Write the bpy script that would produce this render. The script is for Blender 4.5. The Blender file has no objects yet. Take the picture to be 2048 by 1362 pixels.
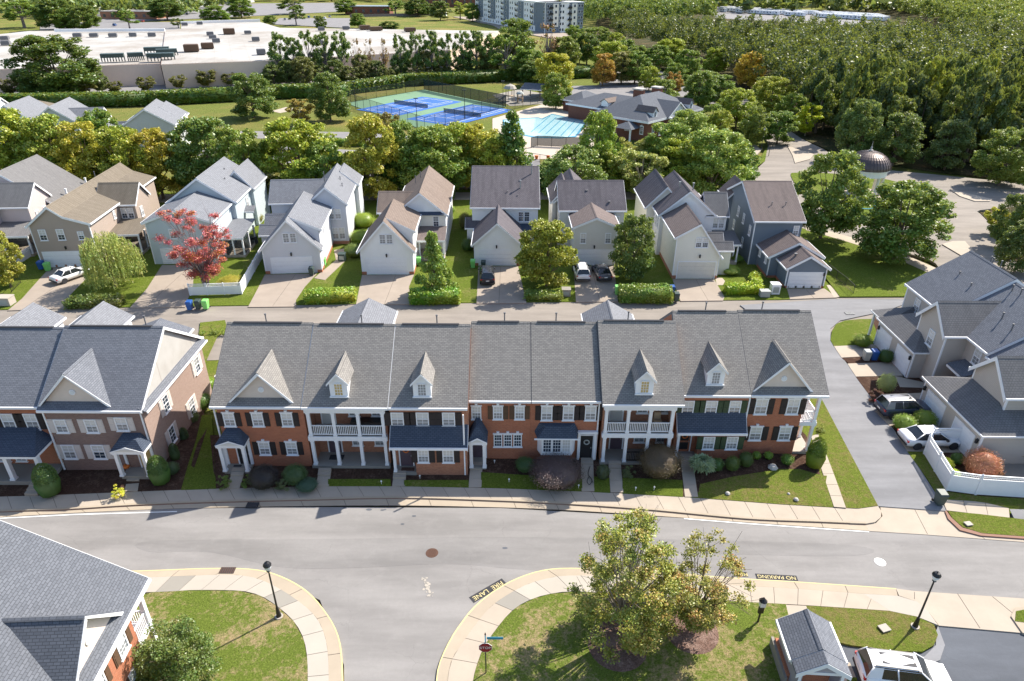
import bpy, math, random
import numpy as np
from mathutils import Vector, Matrix, noise
R = math.radians
rnd = random.Random(7)
scene = bpy.context.scene
COL = scene.collection
# ---------------------------------------------------------------- camera
CAM_H, FPX, PITCH, ROLL = 34.0, 1365.0, R(28.5), R(0.3)
cam_data = bpy.data.cameras.new('camera'); cam = bpy.data.objects.new('camera', cam_data); COL.objects.link(cam)
cam_data.sensor_width = 36.0; cam_data.lens = 36.0 * FPX / 2048.0; cam_data.clip_end = 6000.0; cam_data.clip_start = 0.5
cam.matrix_world = Matrix.Translation((0, 0, CAM_H)) @ Matrix.Rotation(R(90) - PITCH, 4, 'X') @ Matrix.Rotation(ROLL, 4, 'Z')
scene.camera = cam
# ---------------------------------------------------------------- sky, sun, exposure
SUN = Vector((0.84, 0.65, 1.0)).normalized()
world = bpy.data.worlds.new('World'); scene.world = world; world.use_nodes = True
wn = world.node_tree.nodes; wl = world.node_tree.links
sky = wn.new('ShaderNodeTexSky'); sky.sky_type = 'NISHITA'; sky.sun_disc = False
sky.sun_elevation = math.asin(SUN.z); sky.sun_rotation = math.atan2(SUN.x, SUN.y); sky.air_density = 1.0; sky.dust_density = 1.2
wn['Background'].inputs['Strength'].default_value = 0.11
wl.new(sky.outputs[0], wn['Background'].inputs[0])
sd = bpy.data.lights.new('sun', 'SUN'); sd.energy = 4.3; sd.angle = R(0.5); sd.color = (1.0, 0.93, 0.82)
sun = bpy.data.objects.new('sun', sd); COL.objects.link(sun); sun.rotation_euler = SUN.to_track_quat('Z', 'Y').to_euler()
scene.view_settings.view_transform = 'Standard'; scene.view_settings.look = 'None'
scene.view_settings.exposure = 1.12; scene.view_settings.gamma = 1.0
scene.cycles.max_bounces = 5; scene.cycles.transparent_max_bounces = 12; scene.cycles.diffuse_bounces = 3
try: scene.cycles.use_denoising = True
except Exception: pass

# survey helpers: where a sight line meets the ground (or a level z), or a wall plane at distance Y
def ray(px, py):
    x = px - 1024.; y = 681. - py
    c, s = math.cos(ROLL), math.sin(ROLL); x, y = x*c - y*s, x*s + y*c
    return (x, FPX*math.cos(PITCH) + y*math.sin(PITCH), -FPX*math.sin(PITCH) + y*math.cos(PITCH))
def G(px, py, z=0.):
    d = ray(px, py); t = (z - CAM_H) / d[2]; return Vector((d[0]*t, d[1]*t, z))
def W(px, py, Y):
    d = ray(px, py); t = Y / d[1]; return Vector((d[0]*t, Y, CAM_H + d[2]*t))
def GP(pts, z=0.): return [G(a, b, z) for a, b in pts]

# ---------------------------------------------------------------- objects
def tag(o, label=None, cat=None, group=None, kind=None):
    if label: o['label'] = label
    if cat: o['category'] = cat
    if group: o['group'] = group
    if kind: o['kind'] = kind
    return o
def empty(name, loc=(0, 0, 0), rz=0., label=None, cat=None, group=None, kind=None, parent=None):
    o = bpy.data.objects.new(name, None); COL.objects.link(o); o.location = loc; o.rotation_euler = (0, 0, rz)
    o.empty_display_size = .3
    if parent: o.parent = parent
    return tag(o, label, cat, group, kind)
def inst(name, mesh, parent=None, loc=(0, 0, 0), rz=0., scale=None, rot=None):
    o = bpy.data.objects.new(name, mesh); COL.objects.link(o); o.location = loc
    o.rotation_euler = rot if rot else (0, 0, rz)
    if scale: o.scale = scale
    if parent: o.parent = parent
    return o
def set_uv(me):
    n = len(me.polygons)
    if not n: return
    uv = me.uv_layers.new(name='UVMap')
    nl = len(me.loops)
    ls = np.empty(n, np.int32); lt = np.empty(n, np.int32); no = np.empty(n*3, np.float32)
    me.polygons.foreach_get('loop_start', ls); me.polygons.foreach_get('loop_total', lt); me.polygons.foreach_get('normal', no)
    no = no.reshape(-1, 3); fi = np.repeat(np.arange(n), lt)
    vi = np.empty(nl, np.int32); me.loops.foreach_get('vertex_index', vi)
    co = np.empty(len(me.vertices)*3, np.float32); me.vertices.foreach_get('co', co); co = co.reshape(-1, 3)[vi]
    N = no[fi]; t = np.stack([-N[:, 1], N[:, 0], np.zeros(nl)], 1); L = np.linalg.norm(t, axis=1)
    flat = L < 1e-3; t[flat] = (1, 0, 0); L[flat] = 1; t /= L[:, None]
    b = np.cross(N, t)
    out = np.stack([(co*t).sum(1), (co*b).sum(1)], 1).astype(np.float32)
    uv.data.foreach_set('uv', out.ravel())
class MB:
    def __init__(s): s.v = []; s.f = []
    def add(s, vs, fs):
        o = len(s.v); s.v += [tuple(v) for v in vs]; s.f += [[i + o for i in f] for f in fs]; return s
    def box(s, x0, x1, y0, y1, z0, z1):
        return s.add([(x0,y0,z0),(x1,y0,z0),(x1,y1,z0),(x0,y1,z0),(x0,y0,z1),(x1,y0,z1),(x1,y1,z1),(x0,y1,z1)],
                     [(3,2,1,0),(4,5,6,7),(0,1,5,4),(1,2,6,5),(2,3,7,6),(3,0,4,7)])
    def bar(s, p, q, w, h=None):                     # square bar p->q
        p = Vector(p); q = Vector(q); d = (q - p).normalized(); h = h or w
        u = d.cross(Vector((0, 0, 1)));
        if u.length < 1e-3: u = Vector((1, 0, 0))
        u.normalize(); v = u.cross(d)
        c = [p + u*(a*w/2) + v*(b*h/2) for a, b in ((-1,-1),(1,-1),(1,1),(-1,1))] + [q + u*(a*w/2) + v*(b*h/2) for a, b in ((-1,-1),(1,-1),(1,1),(-1,1))]
        return s.add(c, [(3,2,1,0),(4,5,6,7),(0,1,5,4),(1,2,6,5),(2,3,7,6),(3,0,4,7)])
    def ext(s, poly, vec):                           # polygon pushed along a vector
        vec = Vector(vec); a = [Vector(p) for p in poly]; n = len(a); b = [p + vec for p in a]
        nrm = Vector((0, 0, 0))
        for i in range(n): nrm += (a[i] - a[0]).cross(a[(i+1) % n] - a[0])
        f = [tuple(range(n)), tuple(range(2*n - 1, n - 1, -1))] if nrm.dot(vec) < 0 else [tuple(range(n-1, -1, -1)), tuple(range(n, 2*n))]
        for i in range(n):
            j = (i + 1) % n
            f.append((i, j, n+j, n+i) if nrm.dot(vec) > 0 else (j, i, n+i, n+j))
        return s.add(a + b, f)
    def tube(s, p, q, r0, r1=None, n=8, cap=True):
        p = Vector(p); q = Vector(q); r1 = r0 if r1 is None else r1; d = (q - p)
        if d.length < 1e-6: return s
        d.normalize(); u = d.orthogonal().normalized(); v = d.cross(u); vs = []
        for c, r in ((p, r0), (q, r1)):
            for i in range(n): a = 2*math.pi*i/n; vs.append(c + u*(r*math.cos(a)) + v*(r*math.sin(a)))
        fs = [(i, (i+1) % n, n + (i+1) % n, n + i) for i in range(n)]
        if cap: fs += [tuple(range(n-1, -1, -1)), tuple(range(n, 2*n))]
        return s.add(vs, fs)
    def lathe(s, prof, n=16, c=(0, 0, 0)):
        vs = []; m = len(prof)
        for r, z in prof:
            for i in range(n): a = 2*math.pi*i/n; vs.append((c[0] + r*math.cos(a), c[1] + r*math.sin(a), c[2] + z))
        fs = [(k*n+i, k*n+(i+1) % n, (k+1)*n+(i+1) % n, (k+1)*n+i) for k in range(m-1) for i in range(n)]
        fs += [tuple(range(n-1, -1, -1)), tuple((m-1)*n + i for i in range(n))]
        return s.add(vs, fs)
    def poly(s, pts): return s.add(pts, [tuple(range(len(pts)))])
    def mesh(s, name, m, smooth=False):
        me = bpy.data.meshes.new(name); me.from_pydata(s.v, [], s.f); me.update(); set_uv(me)
        for x in (m if isinstance(m, (list, tuple)) else [m]): me.materials.append(x)
        if smooth: me.polygons.foreach_set('use_smooth', [True]*len(me.polygons))
        return me
    def build(s, name, m, parent=None, loc=(0, 0, 0), rz=0., smooth=False):
        return inst(name, s.mesh(name, m, smooth), parent, loc, rz)
def _parts(s, name, m, parent=None):
    o = None
    for k in range(0, len(s.v), 8):
        q = MB(); q.v = s.v[k:k+8]; q.f = [[i-k for i in f] for f in s.f if k <= f[0] < k+8]; o = q.build(name, m, parent)
    return o
MB.parts = _parts
def ccw(p):
    a = sum(p[i][0]*p[(i+1) % len(p)][1] - p[(i+1) % len(p)][0]*p[i][1] for i in range(len(p)))
    return p if a > 0 else p[::-1]
def smooth_line(p, k=5, closed=False):
    p = [Vector(q) for q in p]; n = len(p); out = []
    for i in range(n if closed else n - 1):
        if closed: a, b, c, d = p[i-1], p[i], p[(i+1) % n], p[(i+2) % n]
        else: a, b, c, d = p[max(i-1, 0)], p[i], p[i+1], p[min(i+2, n-1)]
        for j in range(k):
            t = j/k; out.append(.5*((2*b) + (c-a)*t + (2*a-5*b+4*c-d)*t*t + (3*b-a-3*c+d)*t**3))
    if not closed: out.append(p[-1])
    return out
def sheet(name, pts, m, z, kind='structure', parent=None, label=None, thick=.3):
    p = ccw([Vector((q[0], q[1], z)) for q in pts]); o = MB().ext(p, (0, 0, -thick)).build(name, m, parent)
    o.data.materials.clear(); o.data.materials.append(m)
    return tag(o, label, None, None, kind if not parent else None)

# ---------------------------------------------------------------- materials
MATS = {}
class NT:
    def __init__(s, name):
        s.m = bpy.data.materials.new(name); s.m.use_nodes = True; s.t = s.m.node_tree; s.n = s.t.nodes; s.l = s.t.links
        s.bsdf = s.n['Principled BSDF']; s.out = s.n['Material Output']
    def new(s, typ, **kw):
        n = s.n.new('ShaderNode' + typ)
        for k, v in kw.items():
            if k in n.inputs: n.inputs[k].default_value = v
            else: setattr(n, k, v)
        return n
    def lk(s, a, b): s.l.new(a, b)
    def math(s, op, a, b=None, clamp=False):
        n = s.n.new('ShaderNodeMath'); n.operation = op; n.use_clamp = clamp
        for i, x in enumerate((a, b)):
            if x is None: continue
            if hasattr(x, 'default_value') or hasattr(x, 'is_linked'): s.lk(x, n.inputs[i])
            else: n.inputs[i].default_value = x
        return n.outputs[0]
    def mix(s, f, a, b, typ='MIX'):
        n = s.n.new('ShaderNodeMix'); n.data_type = 'RGBA'; n.blend_type = typ
        for i, x in ((0, f), (6, a), (7, b)):
            if hasattr(x, 'is_linked'): s.lk(x, n.inputs[i])
            else: n.inputs[i].default_value = x if i == 0 else (tuple(x) + (1,) if len(x) == 3 else x)
        return n.outputs[2]
    def ramp(s, f, a, b, ca=(0, 0, 0), cb=(1, 1, 1)):
        n = s.n.new('ShaderNodeValToRGB'); e = n.color_ramp.elements
        e[0].position = a; e[1].position = b; e[0].color = tuple(ca)+(1,); e[1].color = tuple(cb)+(1,); s.lk(f, n.inputs[0]); return n.outputs[0]
    def noise(s, vec, scale, detail=3, rough=.55):
        n = s.new('TexNoise', Scale=scale, Detail=detail, Roughness=rough); s.lk(vec, n.inputs['Vector']); return n.outputs[0]
    def pos(s): return s.new('NewGeometry').outputs['Position']
    def obj(s): return s.new('TexCoord').outputs['Object']
    def uv(s): return s.new('TexCoord').outputs['UV']
    def scale(s, vec, sc):
        n = s.new('Mapping'); n.inputs['Scale'].default_value = sc; s.lk(vec, n.inputs[0]); return n.outputs[0]
    def bump(s, h, strength=.3, dist=.02):
        n = s.new('Bump', Strength=strength, Distance=dist); s.lk(h, n.inputs['Height']); s.lk(n.outputs[0], s.bsdf.inputs['Normal'])
    def fin(s, col, rough=.85, spec=.3, metal=0.):
        if hasattr(col, 'is_linked'): s.lk(col, s.bsdf.inputs['Base Color'])
        else: s.bsdf.inputs['Base Color'].default_value = tuple(col)+(1,)
        s.bsdf.inputs['Roughness'].default_value = rough; s.bsdf.inputs['Specular IOR Level'].default_value = spec
        s.bsdf.inputs['Metallic'].default_value = metal; return s.m
def mul(c, k): return tuple(min(1, x*k) for x in c)
def plain(name, col, rough=.6, spec=.4, metal=0., var=.08, sc=2.5):
    t = NT(name); n = t.noise(t.pos(), sc, 4); c = t.mix(n, mul(col, 1-var), mul(col, 1+var)); MATS[name] = t.fin(c, rough, spec, metal); return MATS[name]
def brick(name, c1, c2, mortar, stain=.25):
    t = NT(name); b = t.new('TexBrick'); t.lk(t.uv(), b.inputs['Vector'])
    for k, v in (('Scale', 1.), ('Brick Width', .215), ('Row Height', .075), ('Mortar Size', .009), ('Mortar Smooth', .15), ('Bias', 0.)): b.inputs[k].default_value = v
    b.inputs['Color1'].default_value = tuple(c1)+(1,); b.inputs['Color2'].default_value = tuple(c2)+(1,); b.inputs['Mortar'].default_value = tuple(mortar)+(1,)
    n1 = t.noise(t.pos(), .6, 4); n2 = t.noise(t.pos(), 9, 3)
    c = t.mix(t.math('MULTIPLY', n1, stain), b.outputs[0], mul(c1, .55)); c = t.mix(t.math('MULTIPLY', n2, .35), c, mul(c2, 1.35))
    t.bump(b.outputs['Fac'], -.4, .01); MATS[name] = t.fin(c, .9, .15); return MATS[name]
def siding(name, col, row=.13):
    t = NT(name); sp = t.new('SeparateXYZ'); t.lk(t.uv(), sp.inputs[0])
    fr = t.math('FRACT', t.math('MULTIPLY', sp.outputs[1], 1/row)); edge = t.ramp(fr, .0, .16)
    n = t.noise(t.pos(), .8, 4); g = t.noise(t.scale(t.pos(), (3, 3, .4)), 1.5, 3)
    c = t.mix(n, mul(col, .93), mul(col, 1.05)); c = t.mix(t.math('MULTIPLY', g, .12), c, mul(col, .7))
    c = t.mix(edge, mul(col, .55), c); t.bump(fr, .5, .02); MATS[name] = t.fin(c, .55, .3); return MATS[name]
def shingle(name, c1, c2, c3, w=.30, h=.14, streak=.25):
    t = NT(name); b = t.new('TexBrick'); t.lk(t.uv(), b.inputs['Vector'])
    for k, v in (('Scale', 1.), ('Brick Width', w), ('Row Height', h), ('Mortar Size', .018), ('Mortar Smooth', .3), ('Bias', -.15)): b.inputs[k].default_value = v
    m1 = tuple((x*.72+y*.28) for x, y in zip(c1, c2)); b.offset = .5
    b.inputs['Color1'].default_value = mul(m1, 1.05)+(1,); b.inputs['Color2'].default_value = tuple(x*.1+y*.9 for x, y in zip(c1, c2))+(1,); b.inputs['Mortar'].default_value = mul(c3, .42)+(1,)
    n = t.noise(t.pos(), .4, 5, .6); n2 = t.noise(t.scale(t.uv(), (1.5, .2, 1)), 1.2, 5, .6)
    c = t.mix(t.math('MULTIPLY', n, .35), b.outputs[0], c3)
    c = t.mix(t.math('MULTIPLY', t.ramp(n2, .42, .75), streak), c, mul(c3, .42))
    g = t.noise(t.pos(), 18, 3, .8); c = t.mix(t.math('MULTIPLY', t.ramp(g, .35, .75), .22), c, mul(c1, 1.35))
    t.bump(b.outputs['Fac'], -.5, .015); MATS[name] = t.fin(c, .95, .1); return MATS[name]
def grass(name, green, dry, amt=.5, patch=.35, clump=.5):
    t = NT(name); p = t.pos(); a = t.noise(p, patch, 5, .65); b = t.noise(p, 9., 4, .8); c0 = t.noise(p, 24., 3, .8); d = t.noise(p, 3.2, 5, .78)
    f = t.ramp(t.math('ADD', t.math('MULTIPLY', a, 1-clump), t.math('MULTIPLY', d, clump)), amt - .02, amt + .1)
    g = t.mix(t.ramp(b, .3, .7), mul(green, .5), mul(green, 1.5)); y = t.mix(t.ramp(b, .3, .7), mul(dry, .6), mul(dry, 1.35)); c = t.mix(f, g, y)
    c = t.mix(t.math('MULTIPLY', t.ramp(c0, .42, .62), .55), c, mul(green, .35))
    t.bump(t.math('ADD', b, c0), 1.0, .09); MATS[name] = t.fin(c, .95, .05); return MATS[name]
def concrete(name, col, stain=.3):
    t = NT(name); p = t.pos(); a = t.noise(p, .5, 5, .65); b = t.noise(p, 14, 3, .7); oi = t.new('ObjectInfo').outputs['Random']
    c = t.mix(a, mul(col, 1 - stain), mul(col, 1.1)); c = t.mix(t.math('MULTIPLY', b, .2), c, mul(col, .7)); c = t.mix(t.math('MULTIPLY', oi, .22), c, mul(col, .74))
    t.bump(b, .15, .01); MATS[name] = t.fin(c, .9, .2); return MATS[name]
def asphalt(name, col, crack=True, lane=True):
    t = NT(name); p = t.pos(); a = t.noise(t.scale(p, (.10, .55, 1)), 1., 6, .62); b = t.noise(p, 22, 3, .85); d = t.noise(p, .8, 6, .72); e = t.noise(p, 5., 4, .7)
    c = t.mix(t.ramp(a, .35, .65), mul(col, .74), mul(col, 1.10)); c = t.mix(t.math('MULTIPLY', t.ramp(d, .5, .72), .28), c, mul(col, 1.3))
    c = t.mix(t.math('MULTIPLY', t.ramp(e, .35, .7), .22), c, mul(col, .72)); c = t.mix(t.math('MULTIPLY', b, .5), c, mul(col, .55))
    if crack:
        w = t.new('TexNoise', Scale=.9, Detail=8., Roughness=.72); t.lk(p, w.inputs['Vector'])
        mx = t.new('Mix'); mx.data_type = 'VECTOR'; mx.inputs[0].default_value = .5; t.lk(p, mx.inputs[4]); t.lk(w.outputs[1], mx.inputs[5])
        v = t.new('TexVoronoi', Scale=.55, feature='DISTANCE_TO_EDGE'); t.lk(mx.outputs[1], v.inputs['Vector'])
        k = t.ramp(v.outputs[0], .0, .006, (1, 1, 1), (0, 0, 0)); gate = t.ramp(t.noise(p, .22, 4, .6), .50, .60)
        kk = t.math('MULTIPLY', k, gate); c = t.mix(t.math('MULTIPLY', kk, .30), c, mul(col, .35))
    t.bump(b, .3, .01); MATS[name] = t.fin(c, .9, .2); return MATS[name]
def leaf(name, c1=None, c2=None, trans=.25, objcol=True):
    t = NT(name); gi = t.new('NewGeometry'); oi = t.new('ObjectInfo'); n = t.noise(t.obj(), .55, 2)
    base = oi.outputs['Color'] if objcol else None
    if base is None: base = t.mix(n, c1, c2)
    hsv = t.new('HueSaturation'); t.lk(base, hsv.inputs['Color'])
    rr = gi.outputs['Random Per Island']
    hv = t.math('ADD', t.math('MULTIPLY', rr, .06), .47); hv2 = t.math('ADD', hv, t.math('MULTIPLY', t.math('SUBTRACT', n, .5), -.16))
    t.lk(hv2, hsv.inputs['Hue'])
    w = t.new('TexWhiteNoise', noise_dimensions='1D'); t.lk(rr, w.inputs['W'])
    t.lk(t.math('ADD', t.math('MULTIPLY', w.outputs[0], .95), 1.3), hsv.inputs['Value'])
    hc = t.mix(1., hsv.outputs[0], (1.45, 1.22, .9), 'MULTIPLY'); d = t.new('BsdfDiffuse'); tr = t.new('BsdfTranslucent'); gl = t.new('BsdfGlossy', Roughness=.45); t.lk(hc, d.inputs[0])
    tc = t.mix(.5, hsv.outputs[0], (.40, .42, .04)); t.lk(tc, tr.inputs[0]); gl.inputs[0].default_value = (1, 1, 1, 1)
    m1 = t.new('MixShader', Fac=trans); t.lk(d.outputs[0], m1.inputs[1]); t.lk(tr.outputs[0], m1.inputs[2])
    m2 = t.new('MixShader', Fac=.035); t.lk(m1.outputs[0], m2.inputs[1]); t.lk(gl.outputs[0], m2.inputs[2]); t.lk(m2.outputs[0], t.out.inputs[0])
    t.n.remove(t.bsdf); MATS[name] = t.m; return t.m
def glass(name, lo, hi, rough=.06, blinds=False):
    t = NT(name); sp = t.new('SeparateXYZ'); t.lk(t.uv(), sp.inputs[0]); n = t.noise(t.pos(), 1.3, 3)
    c = t.mix(n, lo, hi)
    if blinds:
        fr = t.math('FRACT', t.math('MULTIPLY', sp.outputs[1], 14.)); c = t.mix(t.math('MULTIPLY', t.ramp(fr, .3, .6), .35), c, mul(lo, .6))
    return MATS.setdefault(name, t.fin(c, rough, .8))

asphalt('asphalt_street', (.285, .272, .262)); asphalt('asphalt_alley', (.30, .265, .23)); asphalt('asphalt_link', (.25, .25, .26), crack=False)
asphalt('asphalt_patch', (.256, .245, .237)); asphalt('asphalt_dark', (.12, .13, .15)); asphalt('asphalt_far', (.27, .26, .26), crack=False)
concrete('walk', (.46, .395, .32)); concrete('walk_new', (.43, .39, .335), .15); concrete('walk_grey', (.30, .28, .245), .15); concrete('kerb', (.44, .37, .285)); concrete('drive', (.38, .32, .265), .35)
concrete('pool_deck', (.50, .43, .36), .12); concrete('joint', (.14, .12, .10)); concrete('stone', (.5, .47, .43), .2); plain('kerb_stain', (.27, .16, .12), .9, .1)
grass('lawn_green', (.15, .20, .03), (.30, .27, .10), .55, .25); grass('lawn_dry', (.17, .225, .04), (.50, .37, .21), .50, .3, .55); grass('lawn_mid', (.17, .215, .035), (.27, .22, .085), .5, .2)
grass('field', (.16, .19, .045), (.34, .25, .10), .5, .05); grass('woodland_floor', (.05, .06, .025), (.16, .11, .06), .48, .15)
grass('mulch', (.10, .058, .042), (.19, .125, .09), .52, 1.5); grass('pine_straw', (.24, .15, .12), (.42, .29, .24), .5, 1.2)
brick('brick_red', (.45, .155, .08), (.33, .105, .055), (.40, .28, .20)); brick('brick_dark', (.27, .10, .06), (.42, .18, .105), (.40, .29, .21)); brick('brick_rose', (.26, .175, .15), (.19, .125, .11), (.27, .22, .19), .15)
brick('brick_pink', (.34, .25, .21), (.27, .19, .16), (.34, .28, .25), .15); brick('brick_club', (.23, .085, .055), (.17, .06, .04), (.2, .15, .12))
for nm, c in (('siding_grey', (.66, .67, .71)), ('siding_bluegrey', (.52, .59, .63)), ('siding_tan', (.42, .345, .295)), ('siding_cream', (.82, .80, .72)), ('siding_white', (.86, .87, .88)), ('siding_slate', (.165, .205, .255)),
              ('siding_greige', (.68, .665, .625)), ('siding_taupe', (.52, .475, .43)), ('siding_rose', (.60, .53, .52)), ('siding_pale', (.54, .56, .56)), ('siding_warehouse', (.80, .61, .50)), ('siding_gate', (.36, .35, .40))): siding(nm, c, .35 if nm.endswith('house') else .13)
shingle('roof_brown_grey', (.285, .27, .25), (.16, .153, .148), (.215, .205, .195), streak=.1); shingle('roof_blue_grey', (.185, .197, .225), (.108, .117, .137), (.15, .158, .18), streak=.08)
shingle('roof_slate', (.145, .155, .178), (.088, .096, .112), (.12, .127, .145), streak=.08); shingle('roof_navy', (.085, .105, .14), (.055, .07, .10), (.07, .085, .12), streak=.1); shingle('roof_light', (.235, .245, .27), (.15, .157, .175), (.18, .185, .2), .25, .2, .15)
shingle('roof_plum', (.155, .14, .15), (.11, .10, .115), (.10, .095, .105), .25, .2, .55); shingle('roof_tan', (.20, .172, .14), (.155, .135, .11), (.21, .175, .13), .25, .2, .45); shingle('roof_terracotta', (.235, .19, .16), (.175, .145, .125), (.2, .15, .13), .25, .2, .4)
shingle('roof_mauve', (.21, .17, .155), (.15, .12, .115), (.15, .13, .13), .25, .2, .4); shingle('roof_grey', (.19, .185, .185), (.145, .14, .145), (.18, .18, .18), .25, .2, .35); shingle('roof_club', (.15, .16, .18), (.11, .12, .14), (.13, .135, .15), .3, .25, .15)
plain('white', (.80, .81, .83), .5, .4, var=.05); plain('white_warm', (.70, .67, .60), .55, .3); plain('cream_panel', (.66, .57, .50), .7, .2); plain('shutter_dark', (.035, .028, .028), .6, .3); plain('shutter_green', (.05, .075, .04), .6, .3)
plain('shutter_brown', (.11, .065, .04), .6, .3); plain('shutter_white', (.60, .55, .52), .6, .3); plain('door_black', (.02, .02, .022), .4, .5); plain('door_plum', (.10, .07, .09), .4, .5)
plain('metal_black', (.012, .012, .014), .4, .5, 0.); plain('metal_grey', (.3, .31, .32), .5, .5, .5); plain('iron_rust', (.10, .055, .04), .8, .2, var=.4, sc=20); plain('cap_dark', (.05, .05, .055), .9, .1); plain('pipe', (.13, .13, .14), .6, .3)
plain('bark', (.17, .13, .10), .95, .1, var=.3, sc=8); plain('bark_light', (.28, .24, .20), .95, .1, var=.3, sc=8); plain('bark_grey', (.20, .17, .17), .95, .1, var=.3, sc=8)
plain('paint_yellow', (.60, .51, .26), .8, .2, var=.15, sc=8); plain('paint_white', (.75, .75, .72), .8, .2, var=.12, sc=8); plain('tyre', (.02, .02, .02), .8, .2); plain('rim', (.45, .46, .48), .35, .6, .7); plain('pumpkin', (.65, .17, .03), .5, .3)
plain('bin_green', (.22, .60, .16), .5, .4); plain('bin_blue', (.02, .09, .32), .45, .4); plain('bin_dark', (.045, .07, .065), .5, .4); plain('bin_grey', (.35, .37, .35), .5, .4); plain('red_lens', (.5, .01, .01), .2, .6); plain('sign_red', (.28, .01, .02), .5, .4); plain('sign_blue', (.05, .26, .38), .5, .4)
plain('court_blue', (.05, .14, .42), .8, .2, var=.12, sc=.6); plain('court_green', (.16, .27, .17), .85, .2, var=.15, sc=.5); plain('screen_green', (.02, .06, .05), .8, .2, var=.3); plain('pool_tile', (.03, .22, .32), .3, .5); plain('copper', (.115, .09, .085), .42, .5, .45, var=.2)
plain('tan_plastic', (.4, .3, .2), .5, .4); plain('bay_blue', (.02, .05, .16), .3, .4); plain('metal_roof_blue', (.20, .24, .27), .5, .4)
for nm, c in (('car_white', (.78, .78, .79)), ('car_black', (.015, .016, .022)), ('car_navy', (.02, .03, .065)), ('car_charcoal', (.05, .05, .06)), ('car_silver', (.22, .22, .24)), ('car_red', (.35, .02, .02)), ('car_blue', (.03, .08, .25))):
    t = NT(nm); t.bsdf.inputs['Coat Weight'].default_value = .6; t.bsdf.inputs['Coat Roughness'].default_value = .05; MATS[nm] = t.fin(t.mix(t.noise(t.pos(), 3., 3), mul(c, .95), mul(c, 1.05)), .35, .5)
t = NT('membrane'); p_ = t.pos(); n1 = t.noise(p_, .035, 6, .68); n2 = t.noise(p_, .3, 5, .7); sp = t.new('SeparateXYZ'); t.lk(t.uv(), sp.inputs[0])
seam = t.ramp(t.math('FRACT', t.math('MULTIPLY', sp.outputs[0], .18)), .0, .03); c = t.mix(t.ramp(n1, .42, .66), (.44, .43, .41), (.30, .265, .23)); c = t.mix(t.math('MULTIPLY', t.ramp(n2, .45, .75), .4), c, (.23, .21, .18)); c = t.mix(seam, mul((.4, .36, .32), .8), c); MATS['membrane'] = t.fin(c, .85, .1)
glass('glass_dark', (.02, .03, .045), (.06, .08, .11)); glass('glass_blind', (.60, .59, .57), (.72, .72, .70), .12, True); glass('glass_grey', (.20, .21, .225), (.38, .385, .39), .08, True); glass('glass_warm', (.42, .30, .10), (.55, .42, .20), .15); glass('glass_car', (.008, .012, .015), (.03, .035, .04), .04)
glass('glass_attic', (.70, .72, .74), (.55, .62, .68), .3)
t = NT('pool_water'); MATS['pool_water'] = t.fin(t.mix(t.noise(t.pos(), .25, 3), (.30, .50, .56), (.42, .60, .64)), .06, .6); t.bump(t.noise(t.pos(), 3, 3), .1, .03)
t = NT('mesh_screen'); tr = t.new('BsdfTransparent'); mx = t.new('MixShader', Fac=.32); t.fin((.03, .04, .04), .8, .1); t.lk(tr.outputs[0], mx.inputs[1]); t.lk(t.bsdf.outputs[0], mx.inputs[2]); t.lk(mx.outputs[0], t.out.inputs[0]); MATS['mesh_screen'] = t.m
t = NT('mesh_windscreen'); tr = t.new('BsdfTransparent'); mx = t.new('MixShader', Fac=.8); t.fin((.03, .045, .05), .8, .1); t.lk(tr.outputs[0], mx.inputs[1]); t.lk(t.bsdf.outputs[0], mx.inputs[2]); t.lk(mx.outputs[0], t.out.inputs[0]); MATS['mesh_windscreen'] = t.m
leaf('leaf', trans=.34); leaf('leaf_sunny', trans=.30)
M = MATS
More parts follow.
